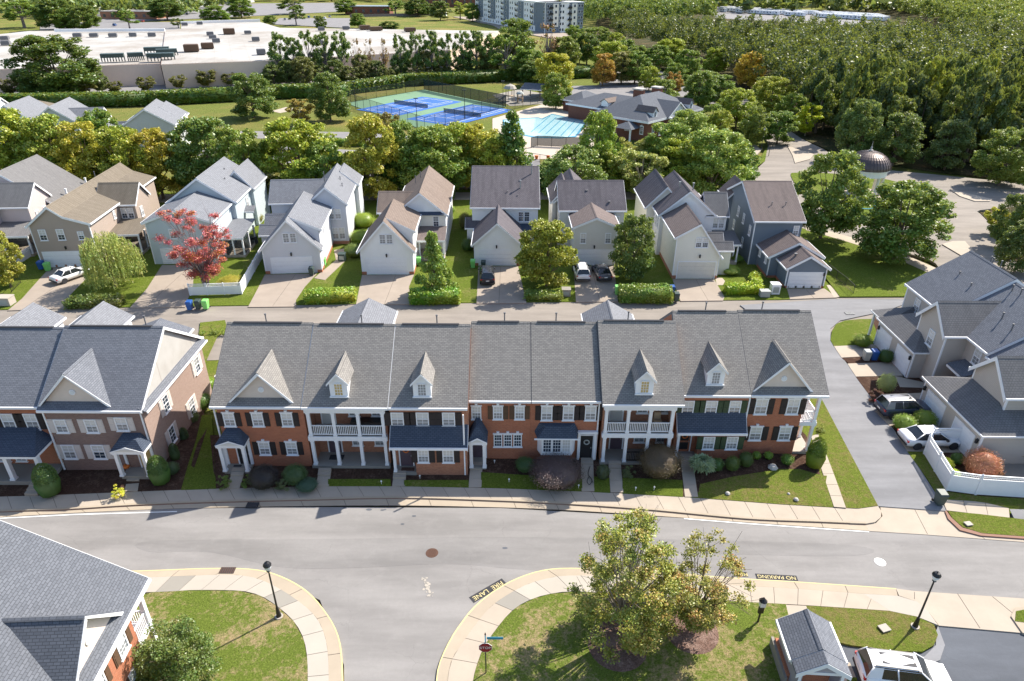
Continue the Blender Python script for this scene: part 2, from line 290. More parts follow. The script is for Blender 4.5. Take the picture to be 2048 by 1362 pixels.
# ================================================================ buildings kit
WCACHE = {}
def window(root, x, y, z, rot, w=.85, h=1.3, cols=2, rows=2, up='glass_blind', lo='glass_grey', keystone=False, double=False, shutters=None, frame='white', sash=True, fw=.08):
    """A window whose outside faces local -y before it is turned by rot degrees; x, y, z is the middle of its sill."""
    key = (w, h, cols, rows, up, lo, frame, sash, fw)
    if key not in WCACHE:
        f = MB(); d0, d1 = -.07, .03
        f.box(-w/2, -w/2+fw, d0, d1, 0, h).box(w/2-fw, w/2, d0, d1, 0, h).box(-w/2+fw, w/2-fw, d0, d1, 0, fw).box(-w/2+fw, w/2-fw, d0, d1, h-fw, h)
        if sash: f.box(-w/2+fw, w/2-fw, d0+.015, d1, h/2-.03, h/2+.03)
        f.box(-w/2-.06, w/2+.06, -.12, d1, -.06, 0)
        pm = {}
        hh = [(fw, h/2-.03, lo), (h/2+.03, h-fw, up)] if sash else [(fw, h-fw, up)]
        ps = [MB().box(-w/2+fw, w/2-fw, -.022, .02, a, b).mesh('pane', M[mm]) for a, b, mm in hh]
        g = MB()
        for a, b, mm in hh:
            for i in range(1, cols): xx = -w/2+fw + (w-2*fw)*i/cols; g.box(xx-.013, xx+.013, -.036, -.01, a, b)
            for i in range(1, rows): zz = a + (b-a)*i/rows; g.box(-w/2+fw, w/2-fw, -.032, -.01, zz-.013, zz+.013)
        WCACHE[key] = (f.mesh('window', M[frame]), ps, g.mesh('muntin', M[frame]) if g.v else None)
    fm, ps, gm = WCACHE[key]
    o = inst('window', fm, root, (x, y, z), R(rot))
    for p in ps: inst('pane', p, o)
    if gm: inst('muntin', gm, o)
    c, s = math.cos(R(rot)), math.sin(R(rot))
    if keystone:
        k = ('key', w)
        if k not in WCACHE: WCACHE[k] = MB().box(-w/2-.06, w/2+.06, -.09, .02, 0, .09).ext([(-.07, -.12, .0), (.07, -.12, .0), (.11, -.12, .26), (-.11, -.12, .26)], (0, .13, 0)).mesh('lintel', M['white'])
        inst('lintel', WCACHE[k], o, (0, 0, h+.003))
    if shutters:
        sw = w*.5; k = ('sh', sw, h, shutters)
        if k not in WCACHE:
            m = MB().box(-sw/2, sw/2, -.045, .02, 0, h)
            for a, b in ((.08, h/2-.05), (h/2+.05, h-.08)): m.box(-sw/2+.07, sw/2-.07, -.065, -.03, a, b)
            WCACHE[k] = m.mesh('shutter', M[shutters])
        for sx in (-1, 1):
            dx = sx*(w/2 + sw/2 + .02); inst('shutter', WCACHE[k], root, (x + dx*c, y + dx*s, z), R(rot))
    return o
def P3(axis, a, b, z): return (b, a, z) if axis == 'x' else (a, b, z)
def prof_z(prof, a):
    for (a0, z0), (a1, z1) in zip(prof, prof[1:]):
        if a0 - 1e-6 <= a <= a1 + 1e-6: return z0 + (z1-z0)*(a-a0)/(a1-a0)
    return prof[0][1] if a < prof[0][0] else prof[-1][1]
def wall_vol(root, prof, b0, b1, axis, z0, mat, wa=None, name='wall'):
    """walls under a roof line prof = [(a, z)...] that runs across the ridge; b0..b1 along it"""
    a0, a1 = wa or (prof[0][0], prof[-1][0])
    top = [(a0, prof_z(prof, a0))] + [p for p in prof if a0+1e-4 < p[0] < a1-1e-4] + [(a1, prof_z(prof, a1))]
    poly = [(a0, z0), (a1, z0)] + top[::-1]
    return MB().ext([P3(axis, a, b0, z) for a, z in poly], P3(axis, 0, b1-b0, 0)).build(name, M[mat], root)
def roof_vol(root, prof, b0, b1, axis, mat, oh=.35, ohe=(.25, .25), t=.13, trim='white', cap=True, ohs=None, gut=True, fas=.2):
    oh0, oh1 = ohs or (oh, oh); pr = list(prof)
    def extd(p, q, o): s = (p[1]-q[1])/(p[0]-q[0]); return (p[0] + o, p[1] + s*o)
    A = extd(pr[0], pr[1], -oh0); B = extd(pr[-1], pr[-2], oh1); pr = [A] + pr[1:-1] + [B]
    pr = [(a, z + .012) for a, z in pr]; c0, c1 = b0 - ohe[0], b1 + ohe[1]; m = MB()
    for (a, z), (a2, z2) in zip(pr, pr[1:]):
        m.ext([P3(axis, a, c0, z), P3(axis, a2, c0, z2), P3(axis, a2, c0, z2+t), P3(axis, a, c0, z+t)], P3(axis, 0, c1-c0, 0))
    rf = m.build('roof', M[mat], root)
    if trim:
        for c, d in ((c0-.035, .032), (c1+.003, .032)):
            m = MB()
            for (a, z), (a2, z2) in zip(pr, pr[1:]):
                m.ext([P3(axis, a, c, z-fas), P3(axis, a2, c, z2-fas), P3(axis, a2, c, z2+t-.03), P3(axis, a, c, z+t-.03)], P3(axis, 0, d, 0))
            m.build('rake_board', M[trim], rf)
        if gut:
            for (a, z), sg in ((A, -1), (B, 1)):
                m = MB(); x0, x1 = (a-.11, a-.003) if sg < 0 else (a+.003, a+.11)
                p = P3(axis, x0, c0, z); q = P3(axis, x1, c1, z+t); m.box(min(p[0], q[0]), max(p[0], q[0]), min(p[1], q[1]), max(p[1], q[1]), z-.07, z+t-.02)
                m.build('gutter', M[trim], rf)
    if cap and len(pr) >= 3:
        k = max(range(len(pr)), key=lambda i: pr[i][1]); a, z = pr[k]
        if 0 < k < len(pr)-1:
            m = MB()
            for (e, ze) in (pr[k-1], pr[k+1]):
                f = .16/abs(e-a); e2, z2 = a + (e-a)*f, z + (ze-z)*f
                m.ext([P3(axis, a, c0, z+t-.01), P3(axis, e2, c0, z2+t-.01), P3(axis, e2, c0, z2+t+.03), P3(axis, a, c0, z+t+.035)], P3(axis, 0, c1-c0, 0))
            m.build('ridge_cap', M[mat], rf)
    return rf
def vol(root, prof, b0, b1, axis, wall, roof, z0=0., wa=None, **kw):
    w = wall_vol(root, prof, b0, b1, axis, z0, wall, wa); r = roof_vol(root, prof, b0, b1, axis, roof, **kw); return w, r
def gable(a0, a1, h, rise, ar=None, h1=None):
    ar = (a0+a1)/2 if ar is None else ar; return [(a0, h), (ar, h+rise), (a1, h if h1 is None else h1)]
def hip(root, x0, x1, y0, y1, z, rise, mat, ridge=None, t=.14, trim='white', name='roof'):
    """hipped roof over a rectangle of eaves; ridge = ((x,y),(x,y))"""
    (ax, ay), (bx, by) = ridge
    v = [(x0,y0,z),(x1,y0,z),(x1,y1,z),(x0,y1,z),(ax,ay,z+rise),(bx,by,z+rise)]
    if abs(bx-ax) >= abs(by-ay): f = [(0,1,5,4),(1,2,5),(2,3,4,5),(3,0,4),(3,2,1,0)]
    else: f = [(0,1,4),(1,2,5,4),(2,3,5),(3,0,4,5),(3,2,1,0)]
    if ax == bx and ay == by: f = [(0,1,4),(1,2,4),(2,3,4),(3,0,4),(3,2,1,0)]; v = v[:5]
    o = MB().add(v, f).build(name, M[mat], root)
    if trim:
        e = .04; b = MB()
        b.box(x0-e, x1+e, y0-e, y0+.08, z-t, z-.003).box(x0-e, x1+e, y1-.08, y1+e, z-t, z-.003).box(x0-e, x0+.08, y0+.083, y1-.083, z-t, z-.003).box(x1-.08, x1+e, y0+.083, y1-.083, z-t, z-.003)
        b.build('fascia', M[trim], o)
    return o
def column(root, x, y, z0, z1, w=.24, mat='white'):
    key = ('col', round(z1-z0, 2), w, mat)
    if key not in WCACHE:
        h = z1-z0; WCACHE[key] = MB().box(-w/2, w/2, -w/2, w/2, .14, h-.12).box(-w*.66, w*.66, -w*.66, w*.66, 0, .137).box(-w*.66, w*.66, -w*.66, w*.66, h-.117, h).mesh('column', M[mat])
    return inst('column', WCACHE[key], root, (x, y, z0))
def railing(root, x0, y0, x1, y1, z, h=.95, mat='white', step=.125):
    m = MB(); p = Vector((x0, y0, z)); q = Vector((x1, y1, z)); L = (q-p).length
    o = MB().bar(p + Vector((0,0,h)), q + Vector((0,0,h)), .09, .06).bar(p + Vector((0,0,.12)), q + Vector((0,0,.12)), .07, .06).build('railing', M[mat], root)
    n = max(2, int(L/step))
    for i in range(1, n): c = p + (q-p)*(i/n); m.bar(c + Vector((0,0,.12)), c + Vector((0,0,h)), .045)
    b = m.build('balusters', M[mat], o); b['kind'] = 'stuff'
    return o
def garage_door(root, x, y, z, rot, w=4.8, h=2.1, frame='white', panel='white', nx=4, nz=4, lines=False):
    key = ('gd', w, h, frame, panel, nx, nz)
    if key not in WCACHE:
        f = MB().box(-w/2-.12, -w/2, -.05, .03, 0, h+.12).box(w/2, w/2+.12, -.05, .03, 0, h+.12).box(-w/2, w/2, -.05, .03, h, h+.12).mesh('garage_door', M[frame])
        ph = h/nz; p = MB().box(-w/2+.004, w/2-.004, -.02, .02, .008, ph-.008)
        for i in range(nx):
            a = -w/2 + w*(i+.12)/nx; b = -w/2 + w*(i+.88)/nx; p.box(a, b, -.035, 0, ph*.2, ph*.8)
        WCACHE[key] = (f, p.mesh('door_panel', M[panel]), MB().box(-w/2, w/2, .0, .018, 0, h).mesh('backing', M['cap_dark']))
    f, p, bk = WCACHE[key]; o = inst('garage_door', f, root, (x, y, z), R(rot)); inst('backing', bk, o)
    for i in range(nz): inst('door_panel', p, o, (0, 0, h/nz*i))
    return o
def door(root, x, y, z, rot, w=.95, h=2.1, mat='door_black', wreath=None, glassy=None):
    o = MB().box(-w/2-.1, -w/2, -.06, .03, 0, h+.1).box(w/2, w/2+.1, -.06, .03, 0, h+.1).box(-w/2, w/2, -.06, .03, h, h+.1).build('door', M['white'], root, (x, y, z), R(rot))
    MB().box(-w/2, w/2, -.03, .02, 0, h).box(-w*.36, w*.36, -.05, 0, h*.1, h*.42).box(-w*.36, w*.36, -.05, 0, h*.5, h*.92).build('door_leaf', M[glassy or mat], o)
    MB().box(w*.34, w*.42, -.09, -.03, h*.44, h*.5).build('handle', M['metal_grey'], o)
    if wreath:
        m = MB(); n = 12
        for i in range(n): a, b = 2*math.pi*i/n, 2*math.pi*(i+1)/n; m.tube((.2*math.cos(a), -.08, h*.72+.2*math.sin(a)), (.2*math.cos(b), -.08, h*.72+.2*math.sin(b)), .05, n=5)
        m.build('wreath', M[wreath], o)
    return o
def lamp_wall(root, x, y, z, rot=0):
    return MB().box(-.08, .08, -.2, -.04, 0, .3).box(-.1, .1, -.22, -.02, .3, .34).box(-.04, .04, -.04, 0, .05, .35).lathe([(.1, 0), (.02, .12)], 6, (0, -.12, .34)).build('wall_lantern', M['metal_black'], root, (x, y, z), R(rot))
def downspout(root, x, y, z0, z1, mat='white'): return MB().box(x-.05, x+.05, y-.09, y-.005, z0, z1).build('downspout', M[mat], root)
def corner_boards(root, x0, x1, y0, z0, z1, mat='white', y1=None):
    m = MB().box(x0-.02, x0+.12, y0-.02, y0+.1, z0, z1).box(x1-.12, x1+.02, y0-.02, y0+.1, z0, z1); return m.parts('corner_board', M[mat], root)
def vent_pipe(root, x, y, z, h=.5, r=.05, mat='pipe'):
    return MB().tube((0, 0, -.3), (0, 0, h), r, n=8).tube((0, 0, h), (0, 0, h+.1), r*1.7, n=8).build('vent_pipe', M[mat], root, (x, y, z))
def round_vent(root, x, y, z, r=.22, mat='glass_attic', rot=0):
    m = MB(); n = 16; c = math.cos; s = math.sin
    m.tube((0, -.06, 0), (0, .02, 0), r, n=n); o = m.build('gable_vent', M['white'], root, (x, y, z), R(rot)); MB().tube((0, -.075, 0), (0, -.05, 0), r*.75, n=n).build('louver', M[mat], o); return o
def dormer(root, xc, y0, zb, zc, wid, rise, yr, roofm, mat='white', lo='glass_grey', zfun=None):
    """small gabled dormer looking to -y; y0 its face, yr where its ridge dies into the roof"""
    x0, x1 = xc-wid/2, xc+wid/2; pr = gable(x0, x1, zc, rise)
    d = empty('dormer', (0, 0, 0), parent=root)
    wall_vol(d, pr, y0, yr, 'y', zb-.5, mat, name='dormer_wall'); r = roof_vol(d, pr, y0, yr, 'y', roofm, oh=.16, ohe=(.18, 0), t=.08, gut=False, fas=.12)
    for o in list(r.children):      # keep the tree at thing > part > sub-part
        o.parent = d
    window_flat(d, xc, y0-.005, zb+.22, .55, .95, lo); MB().box(x0-.05, x1+.05, y0-.09, y0-.003, zb+.02, zb+.12).build('sill', M[mat], d)
    return d
def window_flat(d, x, y, z, w, h, mat):
    f = MB().box(x-w/2-.07, x-w/2, y-.05, y, z, z+h).box(x+w/2, x+w/2+.07, y-.05, y, z, z+h).box(x-w/2, x+w/2, y-.05, y, z+h, z+h+.08).box(x-w/2, x+w/2, y-.05, y, z-.06, z)
    for i in (1, 2): f.box(x-w/2+w*i/3-.012, x-w/2+w*i/3+.012, y-.035, y-.012, z, z+h)
    for i in (1, 2, 3): f.box(x-w/2, x+w/2, y-.03, y-.012, z+h*i/4-.012, z+h*i/4+.012)
    f.build('window_frame', M['white'], d); MB().box(x-w/2, x+w/2, y-.012, y+.0, z, z+h).build('pane', M[mat], d)
def pediment(root, x0, x1, xp, yf, zb, zp, yr, roofm, strip=True):
    """big front gable standing on the roof slope: recessed cream face, white rakes"""
    d = empty('front_gable', (0, 0, 0), parent=root)
    MB().ext([(x0+.1, yf+.3, zb), (x1-.1, yf+.3, zb), (xp, yf+.3, zp-.08)], (0, .2, 0)).build('gable_face', M['cream_panel'], d)
    pr = [(x0, zb), (xp, zp), (x1, zb)]; m = MB(); t = .12
    for (a, z), (a2, z2) in zip(pr, pr[1:]):
        # roof planes run back and narrow to the ridge end (valleys)
        m.add([(a, yf, z), (a2, yf, z2), (xp, yr, zp), (a, yf, z+t), (a2, yf, z2+t), (xp, yr, zp+t)] if a2 == xp else [(a, yf, z), (a2, yf, z2), (xp, yr, zp), (a, yf, z+t), (a2, yf, z2+t), (xp, yr, zp+t)],
              [(0,1,2),(5,4,3),(0,3,4,1),(1,4,5,2),(2,5,3,0)])
    m.build('gable_roof', M[roofm], d)
    m = MB()
    for (a, z), (a2, z2) in zip(pr, pr[1:]): m.ext([(a, yf-.04, z-.06), (a2, yf-.04, z2-.16), (a2, yf-.04, z2+t-.02), (a, yf-.04, z+t-.02)], (0, .037, 0))
    m.build('rake_board', M['white'], d)
    m = MB()
    for sx in (-1, 1):
        x1_ = xp + sx*.14; m.ext([(xp, yf, zp+t), (x1_, yf, zp+t-.1), (x1_, yf, zp+t-.06), (xp, yf, zp+t+.04)], (0, yr-yf-.2, 0))
    m.build('ridge_cap', M[roofm], d)
    rv = round_vent(root, (x0+x1)/2*.3+xp*.7, yf+.3, zb+(zp-zb)*.42); 
    return d
# ================================================================ brick townhouse row
def thing(name, loc, rz=0., label=None, cat=None, group=None, worldp=True):
    o = empty(name, loc, rz, label, cat, group)
    if worldp: WP[o.name] = Matrix.Translation(-Vector(loc))
    return o
WP = {}
_inst0 = inst
def inst(name, mesh, parent=None, loc=(0, 0, 0), rz=0., scale=None, rot=None):
    o = _inst0(name, mesh, parent, loc, rz, scale, rot)
    if parent is not None and parent.name in WP: o.matrix_parent_inverse = WP[parent.name]
    return o
_empty0 = empty
def empty(name, loc=(0, 0, 0), rz=0., label=None, cat=None, group=None, kind=None, parent=None):
    o = _empty0(name, loc, rz, label, cat, group, kind, parent)
    if parent is not None and parent.name in WP: o.matrix_parent_inverse = WP[parent.name]
    return o
PIT = .70; GZ = .4
class Row:
    """one house of a brick row; front looks to -y, e = y of the eave, ey = its height"""
    def __init__(s, label, x0, x1, e, d, wallm, roofm='roof_brown_grey', name='brick_townhouse', oh=.35, rear=5.6, front=None, group='attached brick townhouses facing the street', wx=None):
        s.x0, s.x1, s.e, s.yw, s.zr = x0, x1, e, e + oh, 5.87 + d*PIT
        s.r = thing(name, ((x0+x1)/2, e + oh, 0), 0, label, 'townhouse', group)
        zw = 5.87 + oh*PIT; yr = e + d; s.yr = yr; yb = yr + rear
        s.prof = [(s.yw, zw), (yr, s.zr), (yb, s.zr - rear*PIT)]
        a0 = s.yw if front is None else front; wx = wx or (x0, x1)
        wall_vol(s.r, s.prof, wx[0]+.004, wx[1]-.004, 'x', 0, wallm, (a0, yb)); s.wf = a0
        s.roof = roof_vol(s.r, s.prof, x0+.03, x1-.03, 'x', roofm, oh=oh, ohe=(0, 0), fas=.16)
        s.wallm = wallm
        MB().box(x0+.5, x1-.9, yr-.11, yr+.11, s.zr+.13, s.zr+.185).build('ridge_vent', M['cap_dark'], s.roof)
        for o in s.roof.children:
            if o.name.startswith('rake') and x0 > -23 and x0 not in (-15.35,): o.data.materials[0] = M['pipe']
    def rz(s, y): return prof_z([(s.e-.2, 5.87-.2*PIT), (s.yr, s.zr)], y)
    def win(s, px, pt, pb, y=None, w=.85, **kw):
        y = s.yw if y is None else y; a = W(px, pb, y); b = W(px, pt, y)
        return window(s.r, a.x, y, a.z, 0, w=w, h=round(b.z - a.z, 1), **kw)
def small_porch(u, x0, x1, yf, z0, z1, roofm='roof_navy', depth=1.3, rise=.55, cols=True, dr=None, wreath=None):
    """portico with a small gable over the front door"""
    yw = u.yw; o = empty('portico', (0, 0, 0), parent=u.r)
    MB().box(x0, x1, yf, yw-.01, 0, z0).build('porch_floor', M['walk_grey'], o)
    xm = (x0+x1)/2
    MB().add([(x0-.15, yf-.2, z1), (x1+.15, yf-.2, z1), (x1+.15, yw-.005, z1), (x0-.15, yw-.005, z1), (x0+.45, yw-.005, z1+rise*1.5), (x1-.45, yw-.005, z1+rise*1.5), (x0+.5, yf+.35, z1+rise*1.25), (x1-.5, yf+.35, z1+rise*1.25)],
             [(3,2,1,0), (0,6,4,3), (1,2,5,7), (6,7,5,4), (0,1,7,6), (3,4,5,2)]).build('porch_roof', M[roofm], o)
    m = MB().box(x0-.12, x1+.12, yf-.17, yf-.03, z1-.24, z1-.003).box(x0-.12, x0+.02, yf-.027, yw-.01, z1-.24, z1-.003).box(x1-.02, x1+.12, yf-.027, yw-.01, z1-.24, z1-.003)
    m.ext([(x0-.16, yf-.235, z1-.01), (x1+.16, yf-.235, z1-.01), (xm, yf-.235, z1+.42)], (0, .03, 0)); m.build('beam', M['white'], o)
    MB().ext([(x0+.15, yf-.25, z1+.05), (x1-.15, yf-.25, z1+.05), (xm, yf-.25, z1+.32)], (0, .012, 0)).build('gable_panel', M['siding_greige'], o)
    if cols:
        for x in (x0+.1, x1-.1): column(o, x, yf+.05, z0, z1-.24)
        for x in (x0+.05, x1-.05): MB().box(x-.09, x+.09, yw-.1, yw-.006, z0, z1-.25).build('pilaster', M['white'], o)
    return o
def balcony_front(u, x0, x1, yf, lab=None):
    """two storey white porch let into the front; brick wall stands 1.7 m behind the columns"""
    r = u.r; xs = [x0+.25, x0 + .25 + (x1-x0-.5)/3, x0 + .25 + (x1-x0-.5)*2/3, x1-.25]
    p = empty('two_storey_porch', (0, 0, 0), parent=r)
    MB().box(x0, x1, yf-.1, u.wf, .0, .45).build('porch_floor', M['walk_grey'], p)
    MB().box(x0+.02, x1-.02, yf-.02, u.wf, 2.78, 3.15).build('balcony_floor', M['white'], p); MB().box(x0+.06, x1-.06, yf+.05, u.wf, 3.153, 3.17).build('decking', M['walk_grey'], p)
    MB().box(x0+.02, x1-.02, yf-.03, yf+.3, 5.3, 5.95).box(x0-.04, x1+.04, yf-.12, yf+.35, 5.76, 5.88).build('entablature', M['white'], p)
    MB().box(x0+.02, x1-.02, yf+.3, u.wf, 5.5, 5.56).build('porch_ceiling', M['white'], p)
    for x in xs: column(p, x, yf+.14, .45, 2.78, .23); column(p, x, yf+.14, 3.17, 5.3, .23)
    for a, b in zip(xs, xs[1:]): railing(p, a+.12, yf+.14, b-.12, yf+.14, 3.17, .9)
    MB().box(x0-.0, x0+.2, yf+.3, u.wf, 0, 5.9).box(x1-.2, x1, yf+.3, u.wf, 0, 5.9).build('side_wall', M[u.wallm], p)
    door(r, x0+1.25, u.wf, 3.17, 0, glassy='glass_blind'); door(r, x0+1.45, u.wf, .45, 0, mat='door_plum')
    for i, x in enumerate((x0+3.25, x0+5.0)):
        window(r, x, u.wf, 3.9, 0, .85, 1.3); window(r, x, u.wf, 1.1, 0, .85, 1.3)
    return p
def shed_front(u, x0, x1, yb, mat, roofm='roof_navy', zt=4.15, zb=3.05, open_w=1.7):
    """ground floor room built out towards the street under a lean-to roof, with a covered door at its left"""
    p = empty('front_extension', (0, 0, 0), parent=u.r); yw = u.yw; pr = [(yb, zb+.1), (yw, zt)]
    xo = x0 + open_w
    wall_vol(p, pr, xo, x1-.02, 'x', 0, mat, (yb, yw-.003)); r = roof_vol(p, pr, x0-.1, x1+.05, 'x', roofm, ohs=(.3, 0), ohe=(0, 0), gut=False, cap=False, t=.1)
    for c in list(r.children): c.parent = p; c.matrix_parent_inverse = Matrix.Identity(4)
    MB().box(x0-.12, x1+.07, yb-.42, yb-.31, zb-.22, zb-.03).build('gutter', M['white'], p)
    MB().box(x0, xo, yb-.05, yw, 0, .45).build('porch_floor', M['walk_grey'], p); column(p, x0+.12, yb+.1, .45, zb, .2)
    return p
def attic_dormer(u, px_c, px_b, roofm, lo, yoff=.62, wid=1.3):
    y0 = u.e + yoff; c = W(px_c, px_b, y0); zb = u.rz(y0) + .12; zc = zb + 1.35
    yr = u.e + (zc + .72 + .08 - 5.87)/PIT
    return dormer(u.r, c.x, y0, zb, zc, wid, .72, yr, roofm, lo=lo)
RB = 'roof_brown_grey'
# unit 1: arched portico at the left, big front gable
u = Row('red brick end townhouse with a wide front gable and a portico at its left corner', -22.05, -15.35, 41.33, 5.65, 'brick_red', wx=(-21.75, -15.35))
for i, px in enumerate((462, 518.5, 577)): u.win(px, 825, 852, shutters='shutter_dark', keystone=True, cols=2)
for px in (532, 586): u.win(px, 884, 909, shutters='shutter_dark', keystone=True)
pediment(u.r, -20.7, -15.9, -18.2, u.e+.25, u.rz(u.e+.25), 8.55, u.e + (8.55-5.87)/PIT, RB)
small_porch(u, -21.8, -19.9, 40.75, .45, 3.0); door(u.r, -20.4, u.yw, .45, 0, mat='door_black'); MB().box(-21.3, -20.7, u.yw-.4, u.yw-.2, .455, .47).build('doormat', M['cap_dark'], u.r)
downspout(u.r, -21.9, u.yw, .3, 5.8); vent_pipe(u.r, -19.3, u.yr+.8, u.zr-.3, .7)
# unit 2: white two storey porch, dormer with a warm window
u = Row('brick townhouse with white two-storey porch, its left neighbour the corner portico house', -15.35, -9.0, 41.28, 5.6, 'brick_dark', front=43.2)
balcony_front(u, -15.3, -9.3, u.yw-.1); attic_dormer(u, 680, 800, RB, 'glass_warm'); vent_pipe(u.r, -11.8, u.yr+.9, u.zr-.3, .7)
MB().box(-12.2, -9.8, 42.3, 43.0, 3.17, 3.9).build('balcony_bench', M['metal_black'], u.r)
MB().box(-14.2, -13.1, 42.2, 42.8, .455, .475).build('doormat', M['cap_dark'], u.r)
# unit 3: dormer, lean-to extension
u = Row('brick townhouse with navy lean-to roof, next left of the wide central house', -9.0, -3.2, 41.3, 5.6, 'brick_dark')
for px in (796, 846, 898): u.win(px, 824, 851, w=.95, shutters='shutter_dark')
shed_front(u, -8.9, -3.3, 40.75, 'brick_dark')
for px in (847.5, 897): u.win(px, 899.5, 924.5, y=40.75, shutters='shutter_dark', cols=3)
door(u.r, -8.0, 41.55, .45, 0, mat='door_plum', wreath='pumpkin'); attic_dormer(u, 845, 796, RB, 'glass_grey'); vent_pipe(u.r, -5.9, u.yr+.9, u.zr-.3, .7)
MB().box(-8.4, -7.4, 40.9, 41.3, .455, .475).build('doormat', M['iron_rust'], u.r); downspout(u.r, -3.5, 40.72, .3, 5.8)
# unit 4a / 4b : flat fronted pair under one long roof
u = Row('orange brick townhouse with portico and triple window under the long plain roof', -3.2, 1.45, 42.28, 5.4, 'brick_red')
for px in (953, 996, 1039): u.win(px, 812, 838, w=.75, shutters='shutter_brown' if px > 960 else None, keystone=True, cols=3)
for px in (996, 1015.5, 1035): u.win(px, 868, 893, w=.66, keystone=True, cols=3, up='glass_dark', lo='glass_dark')
small_porch(u, -3.15, -1.95, 41.35, .45, 2.95, rise=.85); door(u.r, -2.55, u.yw, .45, 0, mat='door_plum'); vent_pipe(u.r, -.6, u.yr+.9, u.zr-.3, .7)
u = Row('orange brick townhouse with white bay window and black front door', 1.45, 6.65, 42.28, 5.4, 'brick_red')
for px in (1093, 1136, 1180): u.win(px, 811, 840, w=.85, shutters='shutter_dark', keystone=True)
bay = empty('bay_window', (0, 0, 0), parent=u.r)
MB().ext([(2.0, 42.6, 1.2), (4.9, 42.6, 1.2), (4.6, 41.95, 1.2), (2.3, 41.95, 1.2)], (0, 0, 1.75)).build('bay_wall', M['white'], bay)
MB().add([(1.75, 42.62, 2.96), (1.95, 41.7, 2.96), (4.95, 41.7, 2.96), (5.15, 42.62, 2.96), (2.1, 42.62, 3.75), (2.6, 42.25, 3.7), (4.3, 42.25, 3.7), (4.8, 42.62, 3.75)], [(3,2,1,0), (0,1,5,4), (1,2,6,5), (2,3,7,6), (4,5,6,7), (0,4,7,3)]).build('bay_roof', M['roof_navy'], bay)
for x in (2.72, 3.45, 4.18): window_flat(bay, x, 41.945, 1.55, .56, 1.2, 'glass_dark' if x < 4 else 'glass_blind')
MB().box(1.72, 5.18, 41.66, 41.72, 2.84, 2.958).build('bay_fascia', M['white'], bay)
door(u.r, 5.8, u.yw, .45, 0, mat='door_black', wreath='bin_grey', h=2.15); MB().box(5.1, 5.27, 42.4, 42.62, .4, 2.9).box(6.33, 6.5, 42.4, 42.62, .4, 2.9).box(5.0, 6.6, 42.35, 42.62, 2.9, 3.08).build('door_surround', M['white'], u.r)
downspout(u.r, 6.55, u.yw, .3, 5.8); vent_pipe(u.r, 3.5, u.yr+.9, u.zr-.3, .7)
# unit 5: white two storey porch
u = Row('brick townhouse with white two-storey porch above the brown round bush', 6.65, 12.75, 41.85, 5.7, 'brick_dark', front=43.8)
balcony_front(u, 6.85, 12.3, u.yw-.1); attic_dormer(u, 1287, 797, RB, 'glass_warm'); vent_pipe(u.r, 9.2, u.yr+.9, u.zr-.3, .7)
MB().box(10.9, 11.5, 42.9, 43.5, 3.17, 3.7).box(10.95, 11.45, 43.3, 43.5, 3.7, 4.3).build('rocking_chair', M['tan_plastic'], u.r)
railing(u.r, 8.9, 42.2, 12.0, 42.2, .45, .9, mat='metal_black')
# unit 6: green shutters
u = Row('brick townhouse with green shutters and navy lean-to roof', 12.75, 18.0, 43.16, 5.9, 'brick_red')
for px in (1374, 1420, 1467): u.win(px, 800, 827, w=.9, shutters='shutter_green')
shed_front(u, 12.8, 17.95, 42.75, 'brick_red')
for px in (1415, 1461): u.win(px, 873, 898, y=42.75, w=.9, shutters='shutter_green', cols=3)
door(u.r, 13.6, 43.55, .45, 0, mat='door_black', wreath='pumpkin'); attic_dormer(u, 1428, 778, RB, 'glass_grey'); vent_pipe(u.r, 15.7, u.yr+.9, u.zr-.3, .7)
# unit 7: corner house with side porch
u = Row('red brick corner townhouse with a two-storey side porch beside the link road', 18.0, 23.9, 43.2, 5.95, 'brick_red', wx=(18.0, 22.35))
for px in (1519, 1582): u.win(px, 798, 828, w=.95, shutters='shutter_dark', keystone=True)
for px in (1508, 1566): u.win(px, 852, 880, w=.95, shutters='shutter_dark', keystone=True)
pediment(u.r, 18.15, 22.75, 20.45, u.e+.25, u.rz(u.e+.25), 8.6, u.e + (8.6-5.87)/PIT, RB)
sp = empty('side_porch', (0, 0, 0), parent=u.r)
MB().box(22.37, 23.85, 43.6, 47.6, 0, .42).build('porch_floor', M['walk_new'], sp); MB().box(22.37, 23.8, 43.75, 47.5, 2.8, 3.1).build('balcony_floor', M['white'], sp); MB().box(22.37, 23.85, 43.6, 54.0, 5.45, 5.9).build('entablature', M['white'], sp)
for y in (43.9, 45.6, 47.3): column(sp, 23.6, y, .42, 2.8, .22); column(sp, 23.6, y, 3.1, 5.45, .22)
railing(sp, 22.5, 43.9, 23.5, 43.9, 3.1); railing(sp, 23.6, 44.0, 23.6, 47.2, 3.1)
downspout(u.r, 18.1, u.yw, .3, 5.8); vent_pipe(u.r, 20.3, u.yr+.9, u.zr-.3, .7)
